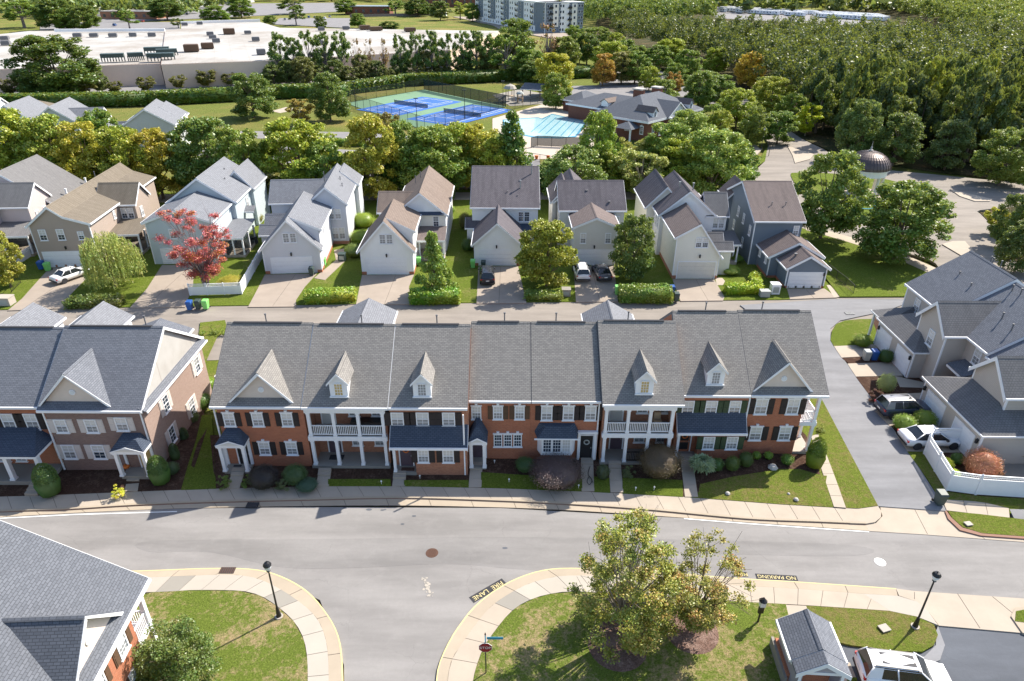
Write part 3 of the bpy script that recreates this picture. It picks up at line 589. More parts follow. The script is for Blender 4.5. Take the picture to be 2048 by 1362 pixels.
# parapet of the flat roofs behind units 6 and 7
# ---- left group
u = Row('rose brown brick townhouse with white side gable and pale shutters', -34.25, -26.65, 40.72, 5.6, 'brick_rose', 'roof_blue_grey', rear=5.2, wx=(-34.0, -26.95), group='grey roofed townhouses at the left end of the street')
for px in (128, 188, 248): u.win(px, 838 if px < 240 else 835, 865 if px < 240 else 861, w=.9, shutters='shutter_white')
for px in (144, 203): u.win(px, 890, 917, w=.95, shutters='shutter_white', lo='glass_grey' if px < 200 else 'glass_dark')
pediment(u.r, -34.2, -28.9, -31.6, u.e+.25, u.rz(u.e+.25), 8.75, u.e + (8.75-5.87)/PIT, 'roof_blue_grey')
small_porch(u, -29.2, -27.0, 40.0, .55, 2.95); door(u.r, -27.6, u.yw, .55, 0, glassy='glass_warm'); downspout(u.r, -34.1, u.yw, .3, 5.8); downspout(u.r, -27.0, u.yw, .3, 5.8)
MB().ext([(-26.945, u.yw-.02, 0), (-26.945, u.yr+5.2, 0), (-26.945, u.yr+5.2, 5.8), (-26.945, u.yw-.02, 5.8)], (.1, 0, 0)).build('side_wall', M['brick_pink'], u.r)
MB().ext([(-26.945, u.yw+.1, 6.1), (-26.945, u.yr+5.0, 6.1), (-26.945, u.yr, u.zr-.12)], (.06, 0, 0)).build('side_gable', M['membrane'], u.r)
MB().add([(-26.9, u.yw-.3, 6.12), (-26.9, u.yr+5.4, 6.12), (-26.35, u.yr+5.4, 5.82), (-26.35, u.yw-.3, 5.82), (-26.9, u.yw-.3, 5.78), (-26.9, u.yr+5.4, 5.78)], [(0,3,2,1), (4,5,2,3), (0,4,3), (1,2,5), (0,1,5,4)]).build('pent_roof', M['roof_blue_grey'], u.r)
MB().box(-26.36, -26.28, u.yw-.3, u.yr+5.4, 5.7, 5.84).build('gutter', M['white'], u.r)
for y, z, g in ((44.1, 3.6, 'glass_dark'), (50.0, 3.6, 'glass_grey'), (47.6, 1.0, 'glass_grey'), (43.8, .9, 'glass_dark')): window(u.r, -26.84, y, z, 90, .9, 1.45, shutters='shutter_white', up=g, lo='glass_dark')
vent_pipe(u.r, -28.5, u.yr+.9, u.zr-.3, .8)
MB().box(-25.9, -24.6, 50.6, 52.2, 2.6, 2.8).build('side_canopy', M['white'], u.r)
for y in (50.7, 52.1): column(u.r, -24.8, y, .1, 2.6, .2)
u = Row('red brick townhouse cut by the left picture edge, navy porch roof', -41.5, -34.3, 41.15, 5.3, 'brick_red', 'roof_blue_grey', group='grey roofed townhouses at the left end of the street')
for px, s in ((24, 1), (70, 1)): u.win(px, 828, 858, w=.95, shutters='shutter_dark')
for px in (12, 45): u.win(px, 898, 922, w=.85)
pf = empty('front_porch', (0, 0, 0), parent=u.r)
MB().box(-41.4, -34.4, 39.4, 41.49, 0, .5).build('porch_floor', M['walk_grey'], pf); column(pf, -37.0, 39.65, .5, 2.95, .3); column(pf, -34.7, 39.65, .5, 2.95, .3); column(pf, -39.4, 39.65, .5, 2.95, .3)
MB().add([(-41.6, 39.1, 3.0), (-34.3, 39.1, 3.0), (-34.3, 41.49, 3.0), (-41.6, 41.49, 3.0), (-41.6, 41.49, 3.95), (-35.4, 41.49, 3.95)], [(3,2,1,0), (0,1,5,4), (1,2,5), (0,4,3), (3,4,5,2)]).build('porch_roof', M['roof_navy'], pf)
MB().box(-41.6, -34.3, 39.12, 39.25, 2.8, 2.997).box(-34.45, -34.31, 39.25, 41.4, 2.8, 2.997).build('beam', M['white'], pf)
# ---- low garages behind the row
def alley_garage(label, x0, x1, y0, y1, h, rise, roofm, dark=False):
    r = thing('garage', ((x0+x1)/2, y0, 0), 0, label, 'garage', 'small gabled garages between the row and the alley')
    vol(r, gable(x0, x1, h, rise), y0, y1, 'y', 'siding_white', roofm, oh=.25)
    garage_door(r, (x0+x1)/2, y1+.02, .0, 180, 4.2, 2.1)
    return r
alley_garage('white garage behind the navy lean-to house, grey roof poking above the ridge', -17.4, -12.3, 57.5, 64.0, 2.6, 1.3, 'roof_light')
alley_garage('white garage behind the house with the long plain roof, ridge vent along its top', 7.5, 12.2, 57.5, 63.6, 2.6, 1.4, 'roof_light')
alley_garage('white garage whose pale roof shows above the rose brown townhouse', -44.0, -39.2, 56.0, 62.6, 2.6, 1.45, 'roof_light')
alley_garage('white garage with a black tarred roof slope at the left end of the row', -51.0, -46.0, 56.0, 62.2, 2.6, 1.45, 'roof_light')
alley_garage('low garage roof with a small round vent beside the tarred one', -37.6, -32.2, 55.0, 60.3, 2.3, 1.0, 'roof_blue_grey')
# ---- near left corner house (roof fills the lower left corner)
u_r = empty('brick_townhouse', (-19.35, 25.1, 0), R(93), 'near brick house at the lower left corner with large grey roof and white corner porch', 'townhouse')
pr = [(0.0, 6.1), (7.0, 11.0), (14.0, 6.1)]
wall_vol(u_r, pr, -11.0, -1.5, 'x', 0, 'brick_red'); r = roof_vol(u_r, pr, -11.0, .1, 'x', 'roof_slate', oh=.4, ohe=(.2, .2))
pediment(u_r, -6.8, -2.0, -4.3, -.15, 6.05, 8.5, 3.6, 'roof_slate')
window(u_r, -2.7, 0, 4.0, 0, .85, 1.35, shutters='shutter_brown', cols=3); window(u_r, -4.9, 0, 4.0, 0, .85, 1.35, shutters='shutter_brown', cols=3); window(u_r, -2.7, 0, 1.4, 0, .85, 1.35, shutters='shutter_brown', cols=3); window(u_r, -4.9, 0, 1.4, 0, .85, 1.35, shutters='shutter_brown', cols=3)
MB().box(-1.5, -.02, -.0, 3.5, 2.75, 3.05).build('balcony_floor', M['white'], u_r); MB().box(-1.5, .05, -.1, 6.0, 5.6, 6.0).build('entablature', M['white'], u_r)
for x, y in ((-.15, .1), (-.15, 3.3)): column(u_r, x, y, .3, 2.75, .24); column(u_r, x, y, 3.05, 5.6, .24)
railing(u_r, -1.45, .1, -.25, .1, 3.05); railing(u_r, -.15, .2, -.15, 3.2, 3.05); MB().box(-1.5, 0, 0, 3.5, 0, .3).build('porch_floor', M['walk'], u_r)
# ---- little brick and siding shelter at the lower right
s_r = empty('mail_shelter', (16.1, 22.75, 0), R(-3), 'small gabled shelter with grey siding and brick base by the parking bay', 'shelter')
vol(s_r, gable(-1.15, 1.15, 2.35, .75), .9, 3.0, 'y', 'siding_gate', 'roof_blue_grey', oh=.25, ohe=(.25, .2)); 
for sx in (-1, 1): MB().box(sx*1.05-.1, sx*1.05+.1, .0, .9, .0, 2.3).build('side_wall', M['siding_gate'], s_r)
roof_vol(s_r, gable(-1.15, 1.15, 2.35, .75), 0.0, .6, 'y', 'roof_blue_grey', oh=.25, ohe=(.15, 0), cap=False, gut=False)
MB().box(-1.3, 1.3, .85, 3.1, 0, .9).build('brick_base', M['brick_red'], s_r); MB().box(-1.45, -1.3, .7, 3.3, 0, .75).build('base_cap', M['walk_grey'], s_r)
MB().box(-1.15, -1.0, -.02, .12, 0, 2.3).box(1.0, 1.15, -.02, .12, 0, 2.3).box(-.99, .99, -.02, .12, 2.1, 2.3).build('opening_trim', M['white'], s_r)
MB().ext([(-1.1, .0, 2.3), (1.1, .0, 2.3), (0, .0, 3.0)], (0, .1, 0)).build('gable_face', M['siding_gate'], s_r)
# ================================================================ taupe townhouses on the right
RG = 'roof_grey'; RN = 'roof_blue_grey'
def taupe(label, y0, y1, ze, zr, xr=46.0, xw=40.8, wins=()):
    r = thing('taupe_townhouse', (xw, (y0+y1)/2, 0), 0, label, 'townhouse', 'taupe sided townhouses along the link road')
    pr = [(xw, ze + .35*.63), (xr, zr), (xr+5.2, ze+.2)]
    wall_vol(r, pr, y0+.004, y1-.004, 'y', 0, 'siding_taupe'); roof_vol(r, pr, y0+.04, y1, 'y', RN, oh=.35, ohe=(.1, .0), fas=.3)
    MB().box(xw-.03, xw+.1, y1-.15, y1+.01, 0, ze+.15).box(xw-.03, xw+.1, y0-.01, y0+.15, 0, ze+.15).parts('corner_board', M['white'], r)
    for y, z in wins: window(r, xw, y, z, -90, .95, 1.5, cols=2, up='glass_blind', lo='glass_grey')
    return r
tA = taupe('taupe townhouse at the alley corner with the highest bare roof slope', 57.5, 64.6, 5.75, 9.35, wins=((62.2, 3.7), (59.9, 3.7)))
tB = taupe('taupe townhouse with the first west cross gable and a blue grey door canopy', 50.6, 57.5, 5.45, 9.0, wins=((52.0, 3.6),))
tC = taupe('taupe townhouse with the second cross gable, double garage in front, patio at its side', 43.2, 50.6, 5.15, 8.7, wins=((49.6, 3.4),))
tD = taupe('taupe townhouse wall cut by the right picture edge behind the patio', 36.0, 43.2, 4.9, 8.4, xw=44.2, xr=49.4)
for r, yc, ze, x in ((tB, 55.9, 5.65, 38.75), (tC, 46.4, 5.35, 38.3)):
    pr = gable(yc-2.15, yc+2.15, ze, 2.15); cg = empty('cross_gable', (0, 0, 0), parent=r)
    wall_vol(cg, pr, x, 44.5, 'x', 0, 'siding_taupe'); rr = roof_vol(cg, pr, x, 44.5, 'x', RG, oh=.2, ohe=(.35, 0), fas=.3)
    for c in list(rr.children): c.parent = cg; c.matrix_parent_inverse = Matrix.Identity(4)
    MB().box(x-.02, x+.1, yc-2.17, yc-2.03, 0, ze).box(x-.02, x+.1, yc+2.03, yc+2.17, 0, ze).parts('corner_board', M['white'], cg)
    if r is tB: window(r, x, yc-.2, 3.5, -90, .95, 1.55)
for o in ((tA, 63.0, 65.6, 37.4, 40.8, 2.9),):
    hip(tA, 37.6, 40.9, 61.5, 64.4, 2.9, 1.3, RG, ridge=((40.85, 62.6), (40.89, 62.6))); column(tA, 37.9, 64.1, 0, 2.8, .2)
def front_garage(r, x0, x1, y0, y1, z, rise, apex_y, apex_x, doors, dw):
    g = empty('garage_wing', (0, 0, 0), parent=r)
    MB().box(x0+.25, x1, y0+.25, y1-.25, 0, z).build('garage_wall', M['siding_taupe'], g)
    MB().add([(x0, y0, z+.01), (x1, y0, z+.01), (x1, y1, z+.01), (x0, y1, z+.01), (apex_x, apex_y, z+rise), (x1, apex_y, z+rise)], [(3,2,1,0), (0,1,5,4), (3,0,4), (2,3,4,5), (1,2,5)]).build('garage_roof', M[RG], g)
    MB().box(x0-.05, x0+.06, y0-.05, y1+.05, z-.14, z+.008).box(x0+.06, x1, y0-.05, y0+.06, z-.14, z+.008).build('gutter', M['white'], g)
    MB().box(x0+.22, x0+.34, y0+.22, y0+.36, 0, z-.14).box(x0+.22, x0+.34, y1-.36, y1-.22, 0, z-.14).box(x1-.2, x1-.08, y0+.22, y0+.3, 0, z-.14).parts('corner_board', M['white'], g)
    for y in doors: garage_door(r, x0+.25, y, .02, -90, dw, 2.15, nx=2)
    for y in (y1-.55, y0+.55): lamp_wall(r, x0+.25, y, 1.9, -90)
front_garage(tB, 37.3, 40.9, 55.2, 62.5, 2.95, 2.2, 59.6, 40.4, (57.0, 60.7), 2.35)
front_garage(tC, 35.9, 42.0, 42.3, 51.0, 2.95, 2.4, 46.6, 40.0, (44.6, 48.7), 2.5)
for r, y0, x0 in ((tB, 50.9, 39.6), (tC, 51.4, 39.9)):
    if r is tC: continue
    MB().ext([(x0-.3, y0, 2.9), (x0-.3, y0+2.4, 2.9), (x0+1.25, y0+2.4, 3.35), (x0+1.25, y0, 3.35)], (0, 0, .1)).build('canopy_roof', M['roof_blue_grey'], r)
    MB().box(x0-.3, x0-.2, y0, y0+2.4, 2.68, 2.9).box(x0-.2, x0+1.2, y0, y0+.1, 2.68, 2.9).build('canopy_beam', M['white'], r); column(r, x0-.15, y0+.15, 0, 2.7, .2)
MB().ext([(39.7, 48.9, 2.8), (39.7, 50.4, 2.8), (40.8, 50.4, 3.2), (40.8, 48.9, 3.2)], (0, 0, .1)).build('canopy_roof', M['roof_blue_grey'], tC)
for r, pts in ((tA, ((1920, 545), (1944, 565), (1974, 542), (1978, 545), (1994, 551))), (tB, ((2020, 591), (2036, 600), (2011, 618), (2032, 637)))):
    for p in pts: g = G(p[0], p[1], 8.2); vent_pipe(r, g.x, g.y, prof_z([(40.4, 5.75), (46, 9.3)], g.x), .35)
# ================================================================ ground, streets, walks
S = 'structure'
def ring_ground():
    # one sheet to the horizon
    MBX = MB().add([(-2500, -200, -.35), (2500, -200, -.35), (2500, 5000, -.35), (-2500, 5000, -.35)], [(0, 1, 2, 3)]); tag(MBX.build('ground', M['field']), kind=S)
ring_ground()
def psheet(name, pts, m, z, sm=False, **kw):
    p = GP(pts, z); p = [Vector((q.x, q.y)) for q in p]
    if sm: p = smooth_line([Vector((q.x, q.y, 0)) for q in p], 5, True)
    return sheet(name, p, M[m], z, **kw)
# lawns first (block between alley and tree street, outskirts), each with its own level
psheet('lawn', [(-900, 672), (-300, 632), (0, 619), (300, 613), (830, 606), (1560, 599), (1680, 594), (1650, 560), (1600, 480), (1500, 411), (-900, 470)], 'lawn_green', .06, thick=.2)
sheet('lawn', [(-130, 20, 0), (-22, 20, 0), (-22, 69, 0), (-130, 69, 0)], M['lawn_mid'], -.05, thick=.2)
# street asphalt
psheet('main_street', [(-700, 1060), (0, 1030), (300, 1018), (620, 1014), (1000, 1016), (1400, 1038), (1740, 1060), (2048, 1080), (2700, 1130), (2700, 1260), (2048, 1198), (1829, 1184), (1560, 1168), (1180, 1142), (1060, 1150), (930, 1245), (880, 1340), (878, 1500), (690, 1500), (688, 1330), (640, 1200), (520, 1145), (300, 1145), (-700, 1170)], 'asphalt_street', 0.0)
psheet('alley', [(-900, 672), (-700, 658), (-300, 632), (0, 619), (300, 613), (830, 606), (1560, 599), (1680, 594), (1830, 592), (2100, 592), (2100, 700), (1640, 720), (1000, 700), (-700, 760)], 'asphalt_alley', -.02)
psheet('link_road', [(1480, 610), (1660, 598), (1834, 598), (1815, 606), (1770, 622), (1712, 634), (1680, 641), (1661, 657), (1661, 680), (1675, 702), (1700, 735), (1730, 775), (1752, 812), (1790, 862), (1835, 930), (1880, 1000), (1895, 1022), (1756, 1012), (1728, 968), (1690, 890), (1644, 817), (1600, 700)], 'asphalt_link', .09)
psheet('resurfaced_lane', [(300, 1082), (640, 1078), (980, 1074), (1300, 1078), (1700, 1090), (1700, 1112), (1300, 1108), (1150, 1136), (1060, 1140), (900, 1128), (700, 1136), (560, 1134), (420, 1104), (300, 1104)], 'asphalt_patch', .004, True)
# gutter pans, kerbs, walks along both sides
def strip(name, a, b, m, z, thick=.2, kind=S, lab=None):
    """flat band between two survey lines a and b"""
    A = smooth_line([G(x, y, z) for x, y in a], 6); B = smooth_line([G(x, y, z) for x, y in b], 6); k = min(len(A), len(B))
    def rs(L, n):
        d = [0]
        for p, q in zip(L, L[1:]): d.append(d[-1] + (q-p).length)
        out = []; j = 0
        for i in range(n):
            t = d[-1]*i/(n-1)
            while j < len(d)-2 and d[j+1] < t: j += 1
            f = (t-d[j])/max(d[j+1]-d[j], 1e-9); out.append(L[j].lerp(L[j+1], min(max(f, 0), 1)))
        return out
    n = 60; A = rs(A, n); B = rs(B, n); m_ = MB()
    vs = A + B + [p - Vector((0,0,thick)) for p in A] + [p - Vector((0,0,thick)) for p in B]
    up = (A[1]-A[0]).cross(B[0]-A[0]).z > 0
    for i in range(n-1):
        q = [(i, i+1, n+i+1, n+i), (2*n+i, 3*n+i, 3*n+i+1, 2*n+i+1), (i, 2*n+i, 2*n+i+1, i+1), (n+i, n+i+1, 3*n+i+1, 3*n+i)]
        m_.f += [list(f if up else f[::-1]) for f in q]
    m_.f += [[0, n, 3*n, 2*n], [n-1, 3*n-1, 4*n-1, 2*n-1]]
    m_.v = [tuple(v) for v in vs]; o = m_.build(name, M[m]); tag(o, kind=kind); return o, A, B
def slabs(parent, A, B, step, mats, gap=.012, z=.016, name='slab'):
    d = [0]
    for p, q in zip(A, A[1:]): d.append(d[-1] + (q-p).length)
    n = max(1, round(d[-1]/step))
    def at(L, t):
        j = 0
        while j < len(d)-2 and d[j+1] < t: j += 1
        f = (t-d[j])/max(d[j+1]-d[j], 1e-9); return L[j].lerp(L[j+1], min(max(f, 0), 1))
    for i in range(n):
        t0 = d[-1]*i/n + gap; t1 = d[-1]*(i+1)/n - gap; tm = (t0+t1)/2
        ps = [at(A, t0), at(A, tm), at(A, t1), at(B, t1), at(B, tm), at(B, t0)]; c = sum(ps, Vector())/6
        ps = [c + (p-c)*.995 - c for p in ps]; p2 = ccw([Vector((p.x, p.y, z)) for p in ps])
        MB().ext(p2, (0, 0, -.03)).build(name, M[mats(i, n) if callable(mats) else mats], parent, (c.x, c.y, c.z))
nk = [(-300, 1036), (0, 1022), (130, 1018), (258, 1010), (400, 1004), (640, 998), (800, 995), (1000, 1001), (1128, 1007), (1300, 1019), (1494, 1037), (1640, 1043), (1732, 1047)]
nb = [(-300, 1000), (0, 993), (77, 991), (275, 983), (400, 978), (634, 972), (800, 972), (1000, 976), (1165, 982.5), (1280, 988.5), (1420, 996.5), (1562, 1008), (1713, 1016.5)]
na = [(-300, 1058), (0, 1035), (130, 1027), (291, 1019.5), (400, 1016), (616, 1012), (800, 1011), (1000, 1015), (1128, 1020), (1300, 1031), (1494, 1045), (1640, 1055), (1738, 1062)]
sw, A, B = strip('sidewalk', [(x, y-1) for x, y in nk], nb, 'joint', .115); slabs(sw, A, B, 1.55, 'walk')
o, A, B = strip('kerb', nk, [(x, y-3.5) for x, y in nk], 'kerb', .135)
o, A, B = strip('kerb', nk, [(x, y+2) for x, y in nk], 'kerb_stain', .07)
gt, A, B = strip('gutter_pan', na, nk, 'joint', .012, .1); slabs(gt, A, B, 3.1, 'kerb')
# rounded walk end and driveway apron at the link road
psheet('sidewalk_corner', [(1713, 1016.5), (1740, 1012), (1756, 1012), (1763, 1022), (1762, 1034), (1750, 1044), (1732, 1047), (1700, 1046)], 'walk', .132)
ap = psheet('apron', [(1760, 1012), (1893, 1021), (1902, 1034), (1925, 1055), (1965, 1068), (2048, 1076), (2048, 1084), (1850, 1069), (1738, 1062), (1732, 1050), (1752, 1046), (1765, 1032)], 'walk', .03)
for a, b in (((1828, 1016), (1855, 1068)), ((1893, 1022), (1970, 1078))): MB().bar(G(*a, .034), G(*b, .034), .03, .008).build('expansion_joint', M['joint'], ap)
psheet('kerb', [(1893, 1021), (1902, 1034), (1925, 1055), (1965, 1066), (2060, 1073), (2060, 1078), (1962, 1071), (1920, 1060), (1896, 1037), (1890, 1022)], 'kerb_stain', .12)
psheet('verge', [(1896, 1022), (1960, 1028), (2060, 1040), (2060, 1073), (1965, 1066), (1926, 1054), (1905, 1036)], 'lawn_mid', .14)
w2, A, B = strip('sidewalk', [(1893, 1021), (1950, 1028), (2020, 1040)], [(1884, 999), (1960, 1004), (2018, 1017)], 'joint', .12); slabs(w2, A, B, 1.4, 'walk')
psheet('asphalt_pad', [(2019, 1018), (2100, 1020), (2100, 1050), (2030, 1040)], 'asphalt_link', .13)
# south kerbs: left corner and right corner
lk = [(-200, 1158), (280, 1141), (420, 1136), (506, 1138), (560, 1151), (615, 1182), (656, 1230), (678, 1274), (685, 1325), (687, 1400)]
lj = [(-200, 1172), (318, 1154), (444, 1149.5), (495, 1152.5), (533, 1164), (581, 1191), (625, 1226), (646, 1260), (656, 1308), (658, 1400)]
li = [(-200, 1200), (304, 1184.5), (376, 1180.5), (478, 1181.5), (519.5, 1191), (553.6, 1212), (588, 1243), (608, 1280), (615, 1325), (615, 1400)]
rk = [(868, 1420), (872, 1362), (878, 1327), (898, 1282), (922, 1245), (952, 1209), (1001, 1172.6), (1055, 1148), (1110, 1136.5), (1190, 1137), (1330, 1145), (1487, 1156.7), (1600, 1163.5), (1792, 1176.6)]
rj = [(892, 1420), (895, 1362), (904, 1318), (922, 1290.6), (934, 1272.5), (952.5, 1246.7), (983, 1212), (1016, 1189), (1052, 1169.5), (1086, 1159), (1128, 1151.5), (1220, 1153), (1350, 1162), (1481, 1171), (1600, 1178), (1727, 1187.5), (1796, 1191.5)]
ri = [(938, 1420), (946, 1362), (952.5, 1333), (967.6, 1293.7), (989, 1263), (1010, 1236), (1034, 1213.4), (1067.5, 1196.8), (1101, 1187.7), (1150, 1183), (1250, 1189), (1360, 1196), (1473, 1203), (1600, 1210), (1700, 1216.5), (1781, 1222)]
for a, j, i_, nm, mf in ((lk, lj, li, 'sidewalk', lambda i, n: 'walk_grey' if i in (n-11, n-6) else 'walk_new' if i > n-14 else 'walk'), (rk, rj, ri, 'sidewalk', lambda i, n: 'walk_grey' if i in (5, 11) else 'walk_new' if 5 < i < 14 else 'walk')):
    s_, A, B = strip(nm, j, i_, 'joint', .115); slabs(s_, A, B, 1.5, mf)
    g_, A, B = strip('kerb_and_gutter', a, j, 'joint', .09); slabs(g_, A, B, 3.0, 'kerb')
    mid = [(p[0]*.9+q[0]*.1, p[1]*.9+q[1]*.1) for p, q in zip(a, [min(j, key=lambda t: (t[0]-p[0])**2+(t[1]-p[1])**2) for p in a])]
    strip('yellow_kerb_line', a, mid, 'paint_yellow', .113, .15)
# apron of the right court
ap = psheet('apron', [(1792, 1177), (1829, 1182), (2048, 1197), (2300, 1215), (2300, 1290), (2048, 1266), (1878, 1251), (1856, 1222), (1834, 1203), (1798, 1191)], 'walk', .06)
for a, b in (((1915, 1187), (1960, 1256)), ((1829, 1184), (1829, 1198)), ((1985, 1193), (2030, 1230))): MB().bar(G(*a, .064), G(*b, .064), .03, .008).build('expansion_joint', M['joint'], ap)
psheet('sidewalk_corner', [(1781, 1222), (1727, 1187.5), (1796, 1191.5), (1834, 1203), (1856, 1222), (1876, 1250), (1834, 1233)], 'walk_new', .133)
psheet('kerb', [(2022, 1232), (2030, 1215), (2060, 1212), (2060, 1270), (2045, 1265)], 'kerb', .14); psheet('verge', [(2032, 1222), (2060, 1217), (2060, 1246), (2030, 1242)], 'lawn_green', .16)
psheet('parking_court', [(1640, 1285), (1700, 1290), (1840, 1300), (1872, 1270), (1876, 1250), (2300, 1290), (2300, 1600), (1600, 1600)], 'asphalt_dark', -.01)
psheet('court_kerb', [(1876, 1252), (1890, 1290), (1880, 1320), (1850, 1332), (1830, 1322), (1850, 1312), (1872, 1290), (1872, 1262)], 'asphalt_link', .05)
# corner lawns
psheet('lawn', [(240, 1200), (304, 1184.5), (376, 1180.5), (478, 1181.5), (519.5, 1191), (553.6, 1212), (588, 1243), (608, 1280), (615, 1325), (615, 1500), (200, 1500), (100, 1300)], 'lawn_dry', .125)
psheet('lawn', [(946, 1362), (952.5, 1333), (967.6, 1293.7), (989, 1263), (1010, 1236), (1034, 1213.4), (1067.5, 1196.8), (1101, 1187.7), (1150, 1183), (1250, 1189), (1360, 1196), (1473, 1203), (1573, 1208), (1580, 1240), (1575, 1290), (1560, 1362), (1540, 1500), (930, 1500)], 'lawn_dry', .125)
psheet('lawn', [(1612, 1211), (1700, 1216.5), (1781, 1222), (1834, 1233), (1868, 1249), (1876, 1270), (1868, 1290), (1845, 1303), (1800, 1302), (1700, 1290), (1660, 1280), (1630, 1250)], 'lawn_mid', .126)
psheet('path', [(1572, 1209.5), (1612, 1211.5), (1625, 1240), (1580, 1242)], 'walk', .128); psheet('path', [(1660, 1325), (1700, 1325), (1715, 1362), (1720, 1450), (1640, 1450)], 'walk', .03)
psheet('path', [(1551, 1281), (1600, 1280), (1640, 1400), (1575, 1400)], 'walk_grey', .06); psheet('lawn', [(1695, 1353), (1714, 1355), (1720, 1450), (1690, 1450)], 'lawn_green', .08)
mr = MB().lathe([(1.55, 0), (1.35, .05), (.3, .1)], 24).build('mulch_ring', M['pine_straw'], None, G(1383, 1262, .13)); tag(mr, kind=S)
mr = MB().lathe([(1.7, 0), (1.35, .05), (.3, .1)], 24).build('mulch_ring', M['pine_straw'], None, G(1235, 1290, .13)); tag(mr, kind=S)
# sloping front yards: mulch strips against the houses, lawn strips at the walk
def yard(name, pts, m, kind=S):
    """pts = (px, py, z)"""
    p = [G(a, b, z) for a, b, z in pts]; c = ccw(p); o = MB().add(c + [q - Vector((0, 0, .5)) for q in c], [tuple(range(len(c)))] + [(i, i + len(c), (i+1) % len(c) + len(c), (i+1) % len(c)) for i in range(len(c))]).build(name, M[m]); return tag(o, kind=kind)
def Yb(x): # back edge of the walk
    P_ = sorted(nb)
    for (x0, y0), (x1, y1) in zip(P_, P_[1:]):
        if x0 <= x <= x1: return y0 + (y1-y0)*(x-x0)/(x1-x0)
    return P_[-1][1]
yard('mulch_bed', [(-60, 992, .14)] + [(x, Yb(x)-.0, .14) for x in range(0, 360, 60)] + [(372, 979, .14), (390, 930, .4), (420, 840, .4), (380, 800, .4), (-60, 800, .4)], 'mulch')
yard('lawn', [(362, 979.6, .16), (432, 977, .16), (428, 900, .42), (424, 830, .42), (404, 830, .42), (392, 880, .42), (376, 930, .42)], 'lawn_green')
yard('mulch_bed', [(430, 977, .14)] + [(x, Yb(x), .14) for x in range(460, 1400, 60)] + [(1400, 995.5, .14), (1440, 870, .42), (420, 870, .42)], 'mulch')
yard('mulch_bed', [(1385, 994.5, .14), (1450, 975, .22), (1540, 958, .22), (1600, 950, .2), (1640, 948, .18), (1634, 925, .18), (1612, 870, .17), (1590, 850, .4), (1380, 850, .42)], 'mulch')
def lawnstrip(x0, x1, yt, t0=None):
    n = 6; bot = [(x0 + (x1-x0)*i/n, Yb(x0 + (x1-x0)*i/n)+.0, .16) for i in range(n+1)]; yard('lawn', bot + [(x1-1, yt, .30), (x0, t0 or yt, .30)], 'lawn_green')
lawnstrip(656, 782, 958); lawnstrip(808, 938, 960); lawnstrip(962, 1165, 958, 944); lawnstrip(1188, 1220, 956, 953); lawnstrip(1245, 1366, 960, 955)
yard('lawn', [(1396, 994.5, .16), (1420, 996, .16), (1562, 1008, .16), (1692, 1016, .16), (1660, 952, .2), (1640, 950, .22), (1600, 938, .24), (1560, 938, .24), (1480, 950, .24), (1400, 968, .28)], 'lawn_mid')
psheet('lawn', [(1380, 994), (1562, 1008), (1713, 1016.5), (1756, 1011), (1700, 905), (1650, 810), (1600, 720), (1380, 720)], 'lawn_mid', .166)
psheet('lawn', [(1716, 1016.5), (1756, 1011), (1690, 890), (1644, 817), (1630, 800), (1626, 860), (1660, 930)], 'lawn_mid', .17)
yard('lawn', [(385, 700, .2), (455, 660, .1), (450, 640, .1), (400, 645, .1), (395, 760, .35), (410, 800, .38)], 'lawn_mid')
def walkway(pt, st, wt=28, mat='walk', n=6, steps=2, zt=.44, zb=.16):
    """front walk from a porch (top px) to the sidewalk, with steps at the porch"""
    a = G(pt[0], pt[1], zt); b = G(st[0], st[1], zb); w = wt*.034; root = empty('front_walk', (b.x, b.y, 0)); tag(root, kind=S)
    d = (b - a); L = d.length; u = d/L; s = Vector((1, 0, 0))*w/2
    t0 = .38*steps
    for i in range(steps):
        p = a + u*(.38*i); q = a + u*(.38*(i+1)+.0); zz = zt - .14*i*.5 + .03
        MB().ext([Vector((p.x, p.y, zz)) - s, Vector((p.x, p.y, zz)) + s, Vector((q.x, q.y, zz)) + s, Vector((q.x, q.y, zz)) - s], (0, 0, -.3)).build('step', M[mat], root, -Vector((b.x, b.y, 0)))
    nn = max(1, round((L-t0)/1.2))
    for i in range(nn):
        p = a + u*(t0 + (L-t0)*i/nn + .01); q = a + u*(t0 + (L-t0)*(i+1)/nn - .01); p.z += .02 - .08*(1 - i/nn); q.z += .02 - .08*(1-(i+1)/nn)
        MB().ext([p - s, p + s, q + s, q - s], (0, 0, -.2)).build('slab', M[mat], root, -Vector((b.x, b.y, 0)))
    return root
for a, b in (((478, 936), (466, 977)), ((650, 936), (645, 972)), ((800, 941), (797, 972)), ((953, 924), (950, 974.5)), ((1174, 914), (1176, 982.5)), ((1229, 922), (1234, 985)), ((1372, 908), (1383, 994))): walkway(a, b)
walkway((269, 940), (262, 983), steps=3); walkway((75, 965), (62, 992), steps=3)
w3, A, B = strip('side_walk', [(1668, 1014), (1650, 960), (1637, 920), (1622, 872)], [(1692, 1016), (1672, 960), (1655, 915), (1636, 868)], 'joint', .19); slabs(w3, A, B, 1.3, 'walk')
